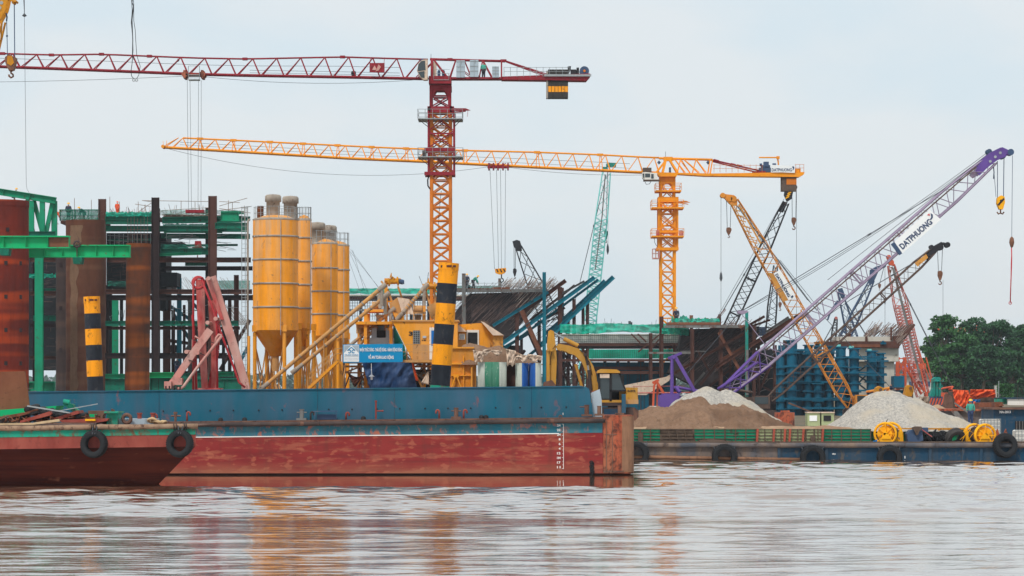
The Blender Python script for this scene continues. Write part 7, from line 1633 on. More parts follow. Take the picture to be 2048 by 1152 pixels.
for a, b, w_, mt, d in (((986, 652), (1096, 585), 6, 'blue_beam', -1.8), ((1002, 690), (1188, 556), 8, 'blue_beam', -1.9), ((1006, 700), (1196, 560), 5, 'blue_beam', -1.0), ((1090, 668), (1170, 602), 7, 'blue_beam', -.5), ((1082, 690), (1226, 555), 9, 'blue_beam', -1.95), ((1094, 668), (1210, 560), 6, 'blue_beam', .8), ((1020, 740), (1110, 670), 6, 'blue_beam', .5), ((1000, 700), (1060, 665), 6, 'blue_beam', .5),
                     ((1030, 636), (1131, 562), 8, 'col_rust', -1.5), ((1060, 640), (1150, 570), 5, 'col_brown', .6), ((1118, 590), (1169, 562), 4, 'steel_pale', .2), ((1043, 622), (1083, 712), 9, 'rust_plate', -2.0), ((1055, 660), (1082, 720), 6, 'col_brown', .5), ((1070, 650), (1130, 615), 5, 'col_brown', .5),
                     ((1100, 700), (1140, 770), 5, 'col_brown', 0), ((1150, 690), (1110, 775), 6, 'col_brown', .5), ((1125, 700), (1165, 775), 4, 'col_dark', 1), ((1150, 780), (1172, 700), 5, 'col_brown', 1), ((1120, 780), (1085, 700), 5, 'blue_beam', 1), ((1170, 760), (1130, 700), 3, 'steel_pale', 1.2), ((1000, 770), (1050, 700), 6, 'col_brown', 1)):
    mp('inclined_girder', mt, lambda q: q.ib((a[0], a[1], d), (b[0], b[1], d), w_, .4))
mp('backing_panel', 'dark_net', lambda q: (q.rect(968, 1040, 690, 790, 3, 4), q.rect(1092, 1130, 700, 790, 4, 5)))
mp('scaffold_tubes', 'galv', lambda q: [q.tube((x, 588, -1), (x, 565, -1), .45, 4, cap=False) for x in range(935, 1090, 17)] + [q.tube((914, y, -1), (1092, y, -1), .35, 4, cap=False) for y in (567, 573)])
m = MB(Ym); m.rect(914, 1000, 570, 580, 2.2, 2.24); m.obj('rail_netting', 'net_sheer', pf)
person(934, 578, Ym, 'stand', 'worker in dark clothes half hidden behind the pale post on the middle formwork', 'shirt_dark', d=-.2, H=1.0)
person(946, 579, Ym, 'bend', 'worker in a green shirt and yellow helmet bending on the middle formwork', 'shirt_green', d=-.4, H=1.15)
person(937, 579, Ym, 'crouch', 'crouching worker with a yellow helmet low on the middle formwork', 'shirt_green', d=.4, H=.6)
# bridge decks with green netting
Yd = 385.0
def deck(nm, label, x0, x1, Y, items):
    t = thing(nm, label, 'bridge deck', (x0+x1)/2, 840, Y)
    for it in items: it(t)
    return t
def R(nm, mat, x0, x1, y0, y1, d0=0, d1=.3):
    return lambda t: MBrect(nm, mat, x0, x1, y0, y1, d0, d1, t)
def MBrect(nm, mat, x0, x1, y0, y1, d0, d1, t):
    m = MB(CURY[0]); m.rect(x0, x1, y0, y1, d0, d1); return m.obj(nm, mat, t)
CURY = [Yd]
bd1 = deck('bridge_deck', 'far bridge deck under pale green netting behind the silos and mixer', 697, 900, Yd, [R('deck_slab', 'col_brown', 640, 960, 594, 598, 0, 8), R('deck_slab', 'concrete', 640, 960, 589, 592, .5, 8), R('girder', 'galv', 640, 960, 618, 622, 0, .5)])
m = MB(Yd)
for x in range(640, 900, 5): m.tube((x, 592, -.2), (x, 640, -.2), .5, 4, cap=False)
for y in (600, 606, 612, 622, 632): m.tube((640, y, -.2), (900, y, -.2), .5, 4, cap=False)
m.obj('scaffold_grid', 'rope_dark', bd1)
m = MB(Yd)
for x in range(650, 900, 34): m.rect(x, x+5, 594, 840, .5, 1.2)
m.obj('support_column', 'col_dark', bd1)
def netstrip(par, mat, Y, x0, x1, ytop, ybot, d, seed=0, fold=.35, nx=80, ny=8, jag=2.0):
    m = MB(Y); vs = []
    for j in range(ny+1):
        for i in range(nx+1):
            u = i/nx; v = j/ny; x = x0 + (x1-x0)*u; yt = ytop(u) + jag*noise.noise(Vector((u*22, seed, 0))); yb_ = ybot(u) + jag*.8*noise.noise(Vector((u*15, seed+5, 0)))
            p = P(x, yt + (yb_-yt)*v, Y); vs.append((p.x, Y + d + fold*noise.noise(Vector((u*60, v*1.5, seed))) + fold*noise.noise(Vector((u*14, v*3, seed+2))), p.z))
    m.add(vs, [(j*(nx+1)+i, j*(nx+1)+i+1, (j+1)*(nx+1)+i+1, (j+1)*(nx+1)+i) for j in range(ny) for i in range(nx)], True)
    return m.obj('safety_net', mat, par)
netstrip(bd1, 'net_green', Yd, 640, 900, lambda u: 577, lambda u: 588, -.4, 1)
Yd2 = 324.0; CURY[0] = Yd2
bd2 = deck('bridge_deck', 'long bridge deck wrapped in bright green netting between the excavator and the yellow crane', 1128, 1370, Yd2,
    [R('girder', 'col_brown', 1120, 1360, 686, 692, 0, .6), R('girder', 'col_dark', 1120, 1360, 692, 697.5, .2, 1), R('girder', 'col_brown', 1120, 1352, 718, 723, 0, .8), R('girder', 'col_brown', 1178, 1320, 733, 740, 1, 1.6), R('girder', 'col_brown', 1178, 1320, 742, 748, .3, 1),
     R('lower_wall', 'blue_tower', 1178, 1345, 724, 840, 1.9, 2.3), R('deck_slab', 'concrete', 1120, 1372, 668, 670, .4, 6)])
for x0, x1, yt in ((1296, 1303, 667), (1317, 1325, 634), (1208, 1214, 722), (1234, 1240, 722), (1277, 1283, 722), (1283, 1290, 722), (1344, 1350, 690), (1256, 1261, 722)):
    m = MB(Yd2); m.ib(((x0+x1)/2, 850, -2 if yt < 700 else 2), ((x0+x1)/2, yt, -2 if yt < 700 else 2), x1-x0, .4); m.obj('column', 'col_brown', bd2)
m = MB(Yd2)
for i in range(62): x = 1120 + i*4.05; m.tube((x, 668, -.1), (x + random.uniform(-.5, .5), 688, -.1), .2, 4, cap=False)
for y in (671, 675, 679, 683): m.tube((1120, y, -.15), (1370, y, -.15), .2, 4, cap=False)
m.obj('rebar_grid', 'rope_dark', bd2)
m = MB(Yd2); m.rect(1120, 1362, 670, 687, .5, .7); m.obj('white_formwork', 'plaster', bd2)
m = MB(Yd2)
for a, b in (((1262, 668), (1280, 686)), ((1275, 668), (1292, 684)), ((1300, 700), (1332, 662)), ((1276, 704), (1318, 670))): m.beam((*a, -.5), (*b, -.5), 3, .1)
m.obj('inclined_prop', 'col_brown', bd2)
m = MB(Yd2); m.prism([(1178, 699), (1352, 698), (1352, 717), (1178, 717)], .1, .3); gp_ = m.obj('green_panel', 'net_green', bd2)
m = MB(Yd2)
for i in range(46): x = 1180 + i*3.7; m.tube((x, 699, .02), (x, 716, .02), .4, 3, cap=False)
for i in range(4): m.tube((1205, 704+i*2.6, 0), (1240, 704+i*2.6, 0), .5, 3, cap=False)
m.obj('panel_ribs', 'green_dark', gp_)
netstrip(bd2, 'net_green', Yd2, 1120, 1372, lambda u: 648 + 1.5*math.sin(u*12), lambda u: 666 + 2*math.sin(u*9), -.5, 3, .4)
m = MB(Yd2)
for i in range(26):
    x = random.uniform(1130, 1370); m.tube((x, 652, 0), (x + random.uniform(-2, 2), random.uniform(636, 647), 0), .35, 4, cap=False)
m.rect(1257, 1262, 642, 650, .1, .5); m.rect(1260, 1265, 644, 650, .4, .8); m.obj('upstand_bars', 'rope_dark', bd2)
m = MB(Yd2); m.prism([(1240, 772), (1330, 754), (1345, 744), (1335, 762), (1290, 790), (1240, 790)], -3, -2.7); m.top('plywood_ramp', 'cloth_tan', 'pale sloping ramp board behind the purple crane body', 'board')
m = MB(Yd2); m.tube((1265, 786, -6), (1395, 785, -6), 1.3, 6); m.tube((1265, 773, -6), (1370, 772, -6), .5, 4)
rh = m.obj('pipe_rail', 'pump_red', bd2)
# small red concrete placing boom
rb = thing('placing_boom', 'small bright red folded placing boom left of the purple crane body', 'boom', 1310, 815, 240)
for pts_, w_, d in ((((1306, 815), (1308, 772), (1312, 764)), 4, 0), (((1315, 815), (1316, 768)), 4, .5), (((1311, 760), (1320, 775), (1327, 787)), 5, -.3), (((1305, 766), (1318, 760)), 5, .2)):
    m = MB(240.)
    for a, b in zip(pts_, pts_[1:]): m.beam((*a, d), (*b, d), w_, .16)
    m.obj('boom_arm', 'logo_red' if False else 'crane_orange_red', rb)
m = MB(240.); m.rect(1300, 1322, 812, 840, -.4, .9); m.obj('base', 'white_paint', rb)

# pier formwork on the right
Yg = 318.0
pg = thing('pier_formwork', 'second dark pier formwork with brown struts left of the purple boom', 'formwork', 1430, 830, Yg)
def gp(nm, mat, fn, stuff=False): return mp(nm, mat, fn, pg, Yg, stuff)
gp('sloping_face', 'rebar_dark', lambda q: q.prism([(1366, 658), (1522, 652), (1522, 668), (1500, 700), (1440, 760), (1395, 780), (1388, 770), (1340, 745), (1360, 700)], 2, 8))
gp('sloping_face', 'dark_net', lambda q: q.prism([(1380, 740), (1420, 700), (1560, 700), (1560, 812), (1380, 812)], 6, 7))
gp('face_bars', 'rebar', lambda q: diag(q, 260, 1365, 1490, 662, 745, 15, 50, .6, .75, .5, 1.6, 1.9), True)
gp('white_ties', 'steel_pale', lambda q: [q.tube((x, y, 1), (x+1.2, y-1.2, 1), .6, 4) for x, y in ((random.uniform(1370, 1490), random.uniform(664, 740)) for _ in range(70))], True)
gp('platform_beam', 'steel_pale', lambda q: (q.rect(1328, 1478, 651, 656, -1, -.6), q.rect(1296, 1388, 704, 708, -1, -.7), q.rect(1360, 1410, 702, 703.2, -1, -.8)))
gp('platform_board', 'rust_plate', lambda q: (q.rect(1335, 1440, 645, 650, -1, 3), q.rect(1425, 1510, 650, 656, 0, 4)))
for (x0, x1, yt, d) in ((1380, 1387, 658, -1), (1437, 1444, 660, -1), (1503, 1510, 652, -1), (1514, 1520, 680, 0), (1548, 1555, 690, 1), (1568, 1575, 680, 1), (1381, 1387, 630, 1), (1438, 1443, 628, 1), (1459, 1464, 700, 1)):
    gp('column', 'col_brown', lambda q: q.ib(((x0+x1)/2, 850, d), ((x0+x1)/2, yt, d), x1-x0, .35))
gp('column', 'teal_paint', lambda q: q.beam((1491, 850, -1.6), (1491, 625, -1.6), 6, .35))
gp('column', 'steel_pale', lambda q: q.beam((1491.5, 790, -1.9), (1491.5, 700, -1.9), 5, .2))
for a, b, w_, mt, d in (((1345, 748), (1485, 668), 5, 'col_rust', -1.2), ((1430, 735), (1600, 628), 7, 'col_rust', -1.3), ((1445, 700), (1608, 632), 5, 'col_brown', -.4) if False else ((1500, 700), (1612, 628), 7, 'col_brown', -.6), ((1440, 720), (1530, 672), 5, 'rust_plate', -.9), ((1480, 660), (1528, 633), 5, 'col_rust', -.8), ((1495, 655), (1540, 640), 4, 'col_rust', -.2), ((1533, 664), (1578, 634), 5, 'steel_pale', .3), ((1550, 660), (1580, 636), 5, 'teal_paint', .6),
                     ((1436, 665), (1480, 745), 6, 'rust_plate', -1.1), ((1400, 770), (1440, 720), 5, 'col_brown', 0), ((1450, 770), (1500, 700), 5, 'col_brown', 0), ((1395, 700), (1420, 745), 4, 'col_brown', 0), ((1410, 780), (1460, 740), 4, 'col_brown', .5), ((1520, 780), (1556, 700), 5, 'col_brown', .5), ((1500, 760), (1560, 790), 4, 'col_brown', .8), ((1380, 780), (1410, 745), 4, 'steel_pale', .6)):
    gp('inclined_girder', mt, lambda q: q.ib((a[0], a[1], d), (b[0], b[1], d), w_, .35))
gp('edge_panel', 'slate_blue', lambda q: q.rect(1495, 1534, 653, 671, 2, 2.3))
gp('panel_grid', 'rope_dark', lambda q: [q.tube((x, 653, 1.9), (x, 671, 1.9), .4, 4, cap=False) for x in range(1496, 1534, 5)] + [q.tube((1495, y, 1.9), (1534, y, 1.9), .4, 4, cap=False) for y in (656, 661, 666)])
gp('starter_bars', 'rebar', lambda q: (diag(q, 36, 1430, 1520, 650, 658, 10, 26, .6, 1.1, .5), diag(q, 4, 1432, 1438, 632, 640, 22, 30, .8, .95, .7)), True)
gp('rebar_clutter', 'rebar_light', lambda q: diag(q, 60, 1395, 1560, 700, 800, 8, 30, -.9, .9, .45, 2, 5), True)
gp('machine_deck', 'col_dark', lambda q: (q.rect(1508, 1584, 790, 808, -2, 2), q.prism([(1560, 778), (1588, 772), (1584, 800), (1560, 800)], -2, 1), q.rect(1524, 1580, 800, 820, -1, 3), q.rect(1530, 1538, 796, 830, -2.4, -2)))
m = MB(Yg); m.beam((1573, 800, -1), (1645, 826, -1), 3, .2); m.obj('brace', 'col_rust', pg)
netstrip(pg, 'net_green', Yg, 1342, 1438, lambda u: 632 + (0 if .18 < u < .32 or u < .05 else 5), lambda u: 650 - 3*math.sin(u*3), -.7, 7, .5, 60, 8, 3.5)
netstrip(pg, 'net_green', Yg, 1325, 1380, lambda u: 655, lambda u: 667 + 4*u, 1.5, 9, .4, 30, 6, 3)
person(1353, 651, Yg, 'stand', 'worker seen above the green netting beside the yellow mast', 'shirt_dark', d=.6, H=1.1)
for a in range(1):
    m = MB(Yg); m.rect(1412, 1418, 636, 650, .6, .9); m.rect(1380, 1386, 630, 650, .7, 1.0); m.obj('column_head', 'rust_plate', pg)

for x0, x1, yt, yb_, d, sd in ((214, 306, 425, 434, -.8, 61), (322, 482, 421, 430, -.6, 62), (322, 440, 446, 452, 1.5, 63), (324, 420, 490, 499, -.9, 64), (60, 130, 548, 556, -.5, 65), (218, 300, 563, 573, -.9, 66)):
    netstrip(ff, 'net_green' if sd % 2 else 'net_sheer', Yf, x0, x1, lambda u: yt, lambda u: yb_, d, sd, .4, 40, 6, 4)
# blue falsework towers
Yb2 = 312.0
bt = thing('blue_falsework', 'massed blue steel pipe towers with flanges and cross braces behind the gravel', 'falsework', 1670, 845, Yb2)
def pipe_tower(x0, x1, yt, d, rows, mat='blue_tower'):
    m = MB(Yb2); xm = (x0+x1)/2; r = (x1-x0)/2
    z = lambda y: P(0, y, Yb2).z; k = K(Yb2)
    m.tube((xm, 850, d), (xm, yt, d), r, 18)
    c = m.obj('pipe_column', mat, bt)
    m = MB(Yb2)
    for y in rows:
        if y > yt: m.rect(x0-3.5, x1+3.5, y-1.3, y+1.3, d-r*k-.12, d+r*k+.12)
    m.rect(x0-2, x1+2, yt-1, yt+1.5, d-r*k-.08, d+r*k+.08); m.obj('flange', mat, c)
RA = [(1576, 1594, 681, .6), (1612, 1626, 690, 1.2), (1630, 1643, 692, .4), (1655, 1668, 692, 1.2), (1673, 1690, 694, 0), (1700, 1717, 697, .2), (1735.5, 1752, 702, .2), (1757, 1769, 706.5, .8), (1560, 1572, 700, 1.6), (1595, 1610, 700, 2.0), (1645, 1655, 705, 2)]
for i, (x0, x1, yt, d) in enumerate(RA):
    x0 -= 1.5; x1 += 1.5
    off = (i % 3)*1.5; pipe_tower(x0, x1, yt, d, [706+off if x0 < 1670 else 714+off, 732+off, 746+off, 764+off, 781+off, 799+off, 818])
m = MB(Yb2)
for y, x0, x1 in ((714, 1690, 1735), (718, 1717, 1760), (722, 1735, 1775), (733, 1560, 1672), (745, 1688, 1740), (750, 1717, 1772), (764, 1574, 1690), (765, 1560, 1640), (781, 1690, 1768), (799, 1574, 1740), (797, 1560, 1700), (816, 1574, 1730), (700, 1588, 1673)):
    m.rect(x0, x1, y-1.6, y+1.6, -.9, -.6); m.rect(x0, x1, y-1.2, y+1.2, 2.4, 2.6)
m.obj('cross_beam', 'blue_tower', bt)
for a, b in (((1718, 744), (1735, 732)), ((1718, 750), (1740, 765)), ((1718, 768), (1735, 750)), ((1718, 766), (1738, 782)), ((1625, 764), (1645, 748)), ((1595, 762), (1612, 740)), ((1640, 800), (1656, 780)), ((1604, 790), (1620, 772)), ((1690, 800), (1702, 780)), ((1594, 830), (1612, 810)), ((1643, 812), (1655, 800))):
    m = MB(Yb2); m.beam((*a, 1.2), (*b, 1.2), 3, .12); m.obj('diagonal_brace', 'blue_tower', bt)
m = MB(Yb2)
for x0, x1, y0, y1 in ((1556, 1640, 704, 836), (1643, 1671, 708, 836), (1674, 1702, 716, 836), (1560, 1574, 690, 704), (1690, 1716, 765, 836), (1738, 1768, 722, 800)): m.rect(x0, x1, y0, y1, 2.0, 2.2)
bw = m.obj('form_panel', 'blue_tower', bt)
m = MB(Yb2)
for x in range(1562, 1700, 6): m.rect(x, x+1.4, 708, 836, 1.8, 2.0)
m.obj('panel_ribs', 'blue_tower', bw)
m = MB(Yb2)
for x0, x1, yt in ((1672, 1681, 689), (1698, 1707, 692), (1735, 1743, 698), (1640, 1646, 688)): m.rect(x0, x1, yt, yt+5, -.2, .4)
m.obj('jack', 'crane_teal', bt)
# concrete pier and deck on the right
cpier = thing('bridge_pier', 'pale concrete bridge pier with slanted rebar and rusty formwork above it', 'bridge pier', 1775, 840, 322)
Yz = 322.0
def zp(nm, mat, fn, stuff=False): return mp(nm, mat, fn, cpier, Yz, stuff)
zp('pier_shaft', 'concrete', lambda q: q.rect(1766, 1788.5, 722, 850, 0, 3)); zp('pier_cap', 'concrete', lambda q: q.rect(1716, 1796, 696, 723, -.6, 3.6)); zp('pier_shaft', 'concrete', lambda q: q.rect(1715, 1736, 720, 850, 1, 3.5))
zp('side_formwork', 'col_brown', lambda q: (q.prism([(1635, 683), (1785, 683), (1796, 690), (1796, 697), (1640, 692)], -1.2, 4.2), q.prism([(1784, 672), (1800, 672), (1826, 648), (1828, 651), (1796, 694), (1784, 690)], -1.1, 4)))
zp('side_formwork', 'rust_plate', lambda q: q.rect(1700, 1757, 689, 695, -1.35, -1.2)); zp('deck_edge', 'concrete', lambda q: (q.rect(1672, 1785, 673.5, 683.5, -.6, 4)))
zp('clamp_post', 'col_rust', lambda q: (q.rect(1729, 1733, 673, 684, -.9, -.6), q.rect(1692, 1701, 667, 674, -.4, .4), q.rect(1779, 1782, 655, 680, -.9, -.6)))
zp('blue_clamp', 'blue_tower', lambda q: (q.rect(1758, 1769, 685, 689, -1.5, -1.2), q.rect(1761, 1765, 682, 686, -1.5, -1.2)))
zp('starter_bars', 'rebar', lambda q: (diag(q, 75, 1728, 1806, 668, 676, 16, 36, .75, .95, .6, -.5, 3.5)), True)
zp('starter_bars', 'rebar_light', lambda q: (diag(q, 60, 1726, 1806, 668, 676, 14, 38, .75, .95, .5, -.7, 3.5), diag(q, 12, 1785, 1800, 680, 690, 10, 26, .8, .95, .4, -1.2, -1.1)), True)
# orange braced tower and things by the bank
ot = thing('braced_tower', 'orange braced steel tower frame right of the concrete pier', 'tower', 1803, 840, 330)
xmast(330.0, ot, 1794, 1813, 717, 845, 30, 'crane_orange_red', 1.9, 1.0, 'frame')
for i, (x0, x1, y0, y1) in enumerate(((1788, 1809, 752, 775), (1788, 1812, 780, 800))):
    m = MB(318.0); m.rect(x0, x1, y0, y1, 0, 2.5); t_ = m.top('blue_container', 'blue_tower', ('upper' if i == 0 else 'lower') + ' blue corrugated steel box stacked beside the concrete pier', 'container', 'blue steel boxes')
m = MB(318.0); m.rect(1786, 1812, 775, 779, -.3, 2.8); m.top('steel_shelf', 'col_brown', 'brown beam between the two stacked blue boxes', 'beam')
m = MB(420.0); m.rect(1802, 1862, 752, 800, 0, 8); hs = thing('site_building', 'low white building with small windows behind the orange tower', 'building', 1832, 800, 420.0); m.obj('wall', 'plaster', hs)
m = MB(420.0); m.rect(1798, 1866, 746, 753, -.6, 8.6); m.obj('roof', 'steel_pale', hs)
for x in (1818, 1838, 1852):
    m = MB(420.0); m.rect(x, x+8, 763, 773, -.1, .1); m.obj('window', 'slate_blue', hs)
m = MB(430.0); m.prism([(1795, 745), (1800, 728), (1812, 724), (1824, 733), (1826, 745)], 3, 8); m.top('arched_roof', 'steel_pale', 'grey arched roof behind the white building', 'roof')
wt = thing('water_tank', 'small blue water tank on the white building roof', 'tank', 1817, 747, 421, d=3)
m = MB(421.0); m.lathe([(.5, 0), (.5, .9), (.35, 1.1), (0, 1.15)], Vector((P(1817.5, 0, 421).x, 424, P(0, 747, 421).z)), n=16); m.obj('tank_body', 'tank_blue', wt)
# yellow machine heads, pile hammer
for i, (x, y, s_, lab) in enumerate(((1757, 778, 1, 'tan yellow machine showing behind the top of the big gravel heap'), (1817, 775, .9, 'yellow and rust machine right of the blue boxes'))):
    t_ = thing('site_machine', lab, 'machine', x, 820, 250); m = MB(250.0)
    m.prism([(x-9*s_, y+18), (x-4*s_, y-2), (x+2, y-6*s_), (x+10*s_, y-2), (x+12*s_, y+8), (x+6, y+18)], 0, 1.4); m.obj('body', 'crane_yellow_old', t_)
    m = MB(250.0); m.tube((x+4, y+1, -.2), (x+4, y+1, .2), 3, 10); m.rect(x-2, x+10, y+10, 838, .2, 1.2); m.obj('frame', 'rail_rust', t_)
ph = thing('pile_hammer', 'teal blue pile hammer with a striped base in front of the trees', 'pile hammer', 1873, 840, 262)
m = MB(262.0); m.prism([(1866, 758), (1871, 754), (1879, 754), (1882, 758), (1881, 768), (1886, 770), (1885, 776), (1878, 776), (1882, 793), (1860, 793), (1866, 776)], 0, 1.2); m.obj('hammer_body', 'teal_paint', ph)
m = MB(262.0)
for x in (1868, 1874, 1880): m.tube((x, 758, -.15), (x, 792, -.15), 1.6, 8)
m.rect(1863, 1887, 760, 763, -.3, .2); m.obj('guide_rod', 'teal_paint', ph)
m = MB(262.0); m.rect(1857, 1886, 793, 840, 0, 2); b1 = m.obj('base', 'slate_blue', ph)
m = MB(262.0)
for i in range(5): m.prism([(1857+i*6, 810), (1862+i*6, 796), (1865+i*6, 796), (1860+i*6, 810)], -.05, 0)
m.obj('warning_stripes', 'crane_orange_red', b1)
# orange and blue tarpaulins
Yt2 = 250.0
cloth('tarpaulin', 'tarp_orange', lambda v: 1905 + v*5, lambda v: 1938 + v*2, lambda u: 779 + 2*u, lambda u: 812 + 5*math.sin(u*4), Yt2, 0, 'orange tarpaulin hanging left of the blue sheet on the bank', 'tarpaulin', .5, 31, group='tarpaulins on the bank')
cloth('tarpaulin', 'tarp_orange', lambda v: 1940, lambda v: 1990 + v*2, lambda u: 779, lambda u: 796 + 2*math.sin(u*7), Yt2+12, 0, 'long orange tarpaulin covering goods farther back on the bank', 'tarpaulin', .6, 35, group='tarpaulins on the bank')
m = MB(Yt2+12); m.rect(1938, 1991, 782, 845, .8, 3); m.top('covered_goods', 'mud', 'covered stack under the long orange tarpaulin', 'stack')
m = MB(Yt2); m.rect(1906, 1940, 783, 845, .7, 3); m.top('covered_goods', 'mud', 'covered stack under the hanging orange tarpaulin', 'stack')
cloth('tarpaulin', 'tarp_sky', lambda v: 1937 + v*2, lambda v: 1960, lambda u: 799, lambda u: 822, Yt2-1, -.3, 'bright blue sheet hanging right of the orange tarpaulin', 'tarpaulin', .3, 39, group='tarpaulins on the bank')
cloth('tarpaulin', 'tarp_orange', lambda v: 1944, lambda v: 1948, lambda u: 803, lambda u: 821, Yt2-1, -.8, 'small orange strip in front of the blue sheet', 'tarpaulin', .1, 43, nx=8, ny=12, group='tarpaulins on the bank')
cloth('tarpaulin', 'cloth_tan', lambda v: 1838 - v*6, lambda v: 1856 + v*5, lambda u: 793, lambda u: 815 + 5*u, Yt2-10, -.5, 'pale tan sheet behind the right slope of the big gravel heap', 'tarpaulin', .5, 47, group='tarpaulins on the bank')
m = MB(230.0); m.prism([(1885, 820), (1889, 790), (1892, 786), (1904, 793), (1907, 821)], 0, .15); m.prism([(1884, 850), (1884, 820), (1908, 820), (1908, 850)], 0, .3); m.top('steel_plate', 'rail_rust', 'dark brown tapered steel plate left of the orange tarpaulin', 'plate')
mound('spoil_heap', 'sand_pale', [(1850, 826), (1862, 812), (1876, 808), (1890, 816), (1905, 826)], 226, 1.4, 828, 'small pale spoil heap beside the brown plate', 'heap', 24, 10, .1, 3)
# vine covered hut and pole, long low roofs on the bank
vh = thing('vine_hut', 'small concrete hut overgrown with vines at the foot of the trees', 'hut', 2010, 796, 330)
m = MB(330.0); m.rect(1996, 2026, 771, 805, 0, 2.5); m.obj('wall', 'plaster', vh)
def leaves(m, pts_, size, rnd=random):
    vs = []; fs = []
    for p in pts_:
        n = Vector((rnd.gauss(0, 1), rnd.gauss(0, 1), rnd.gauss(.9, .8))).normalized(); u = n.orthogonal().normalized(); v = n.cross(u); a = rnd.uniform(0, 6.28)
        uu = u*math.cos(a) + v*math.sin(a); vv = v*math.cos(a) - u*math.sin(a); s_ = size*rnd.uniform(.6, 1.3); b = len(vs)
        vs += [p + uu*s_, p + vv*s_*.55, p - uu*s_, p - vv*s_*.55]; fs.append((b, b+1, b+2, b+3))
    m.add(vs, fs)
m = MB(330.0); leaves(m, [P(random.uniform(1994, 2027), random.uniform(769, 796) if random.random() < .75 else random.uniform(768, 775), 330) + Vector((0, random.uniform(-.35, -.05), 0)) for _ in range(900)], .14); m.obj('vine', 'leaf', vh)
m = MB(330.0); m.tube((1994.5, 805, -1), (1994.5, 762, -1), .9, 8); m.top('pole', 'galv', 'thin grey pole left of the vine covered hut', 'pole')
# grey bank strip & boat cabin MA-2813
Yv = 186.0
vb = thing('tug_boat', 'dark blue boat cabin marked MA-2813 at the right edge', 'boat', 2040, 880, Yv)
m = MB(Yv); m.rect(1988, 2150, 819, 905, 0, 5); w1 = m.obj('cabin_wall', 'deep_blue', vb)
m = MB(Yv); m.rect(1984, 2152, 815, 819, -.3, 5.3); m.obj('cabin_roof', 'rail_rust', vb)
m = MB(Yv); m.rect(2030, 2120, 842, 860, -.02, .3); wn = m.obj('window', 'dark', w1)
m = MB(Yv)
for i in range(14): m.tube((2033+i*6, 842, -.05), (2033+i*6, 860, -.05), .7, 5)
m.obj('window_bars', 'steel_pale', wn)
m = MB(Yv); m.rect(1900, 2150, 880, 930, -.2, 6); m.obj('hull', 'deep_blue', vb)
text('registration', 'MA-2813', P(1999, 826.5, Yv-.02), Vector((22.5*K(Yv), 0, 0)), Vector((0, 0, 5.2*K(Yv))), 'white', w1, .05)
wc = thing('wheelhouse', 'low wheelhouse with a white roof and teal side on top of the blue cabin', 'wheelhouse', 2030, 815, Yv+1)
m = MB(Yv+1); m.rect(2004, 2150, 796, 808, 0, 3); m.obj('wall', 'boat_green', wc)
m = MB(Yv+1); m.prism([(2013, 798), (2150, 798), (2150, 812), (2013, 810)], -.5, -.2); m.obj('white_awning', 'white_paint', wc)
m = MB(Yv+1); m.rect(2004, 2150, 795, 797.5, -.6, 3.2); m.obj('roof', 'deep_blue', wc)
m = MB(Yv+1); m.rect(1990, 2005, 804, 815, 0, 1.5); m.prism([(1998, 812), (2003, 804), (2007, 812)], -.2, 0); m.obj('deck_gear', 'rust_plate', wc)
# grey barge behind with small worker
gl = thing('flat_barge', 'low grey and red decked barge where a worker in teal stands', 'barge', 1900, 850, 205)
m = MB(205.0); m.rect(1800, 1992, 822, 880, 0, 8); m.obj('hull', 'mud_hull', gl)
m = MB(205.0); m.rect(1796, 1994, 818, 822, -.3, 8.3); m.obj('deck', 'bow_rust', gl)
m = MB(205.0); m.prism([(1920, 850), (1900, 822), (1912, 822), (1935, 848)], -.6, -.3); m.beam((1906, 806, -.8), (1936, 828, -.8), 3, .2); m.obj('ramp', 'steel_pale', gl)
m = MB(205.0); m.rect(1960, 1990, 822, 850, -1.2, -.4); m.obj('grey_panel', 'steel_pale', gl)
m = MB(205.0); m.rect(1962, 1995, 805, 819, 1, 3); m.obj('deck_crates', 'rust_plate', gl)
person(1941, 850, 196, 'stand', 'worker in a teal shirt and yellow helmet standing right of the big gravel heap', 'shirt_green', 'jeans', H=.95, d=0)
person(1782, 792, 178, 'sit', 'small figure in dark clothes on the far side of the big gravel heap top', 'shirt_dark', helmet=None, H=.6, d=0)
# low items between the heaps
for i, (x0, x1, y0, y1, mt, lab) in enumerate(((1553, 1589, 825, 846, 'bow_rust', 'rusty round topped tank between the two heaps'), (1615, 1640, 826, 842, 'panel_pale', 'pale green cabin left of the leaning prop'), (1643, 1668, 826, 842, 'panel_pale', 'pale green cabin with a dark window beside the big gravel heap'))):
    t_ = thing('deck_cabin' if i else 'steel_tank', lab, 'cabin' if i else 'tank', (x0+x1)/2, 850, 205)
    m = MB(205.0); m.rect(x0, x1, y0, y1+10, 0, 1.5); w_ = m.obj('wall', mt, t_)
    if i:
        m = MB(205.0); m.rect(x0-1, x1+1, y0-2, y0, -.1, 1.6); m.obj('roof', 'cloth_tan', t_)
        m = MB(205.0); m.rect(x0+4, x1-6, y0+5, y1, -.05, .05); m.obj('window', 'white' if i == 1 else 'dark', w_)
    else:
        m = MB(205.0); m.tube((1562, 824, .3), (1580, 824, .3), 3, 12); m.obj('lid', 'bow_rust', t_)
m = MB(220.0); m.beam((1577, 806, 0), (1645, 833, 0), 3, .15); m.top('steel_prop', 'rail_rust', 'long thin rusty prop sloping down in front of the blue towers', 'prop')

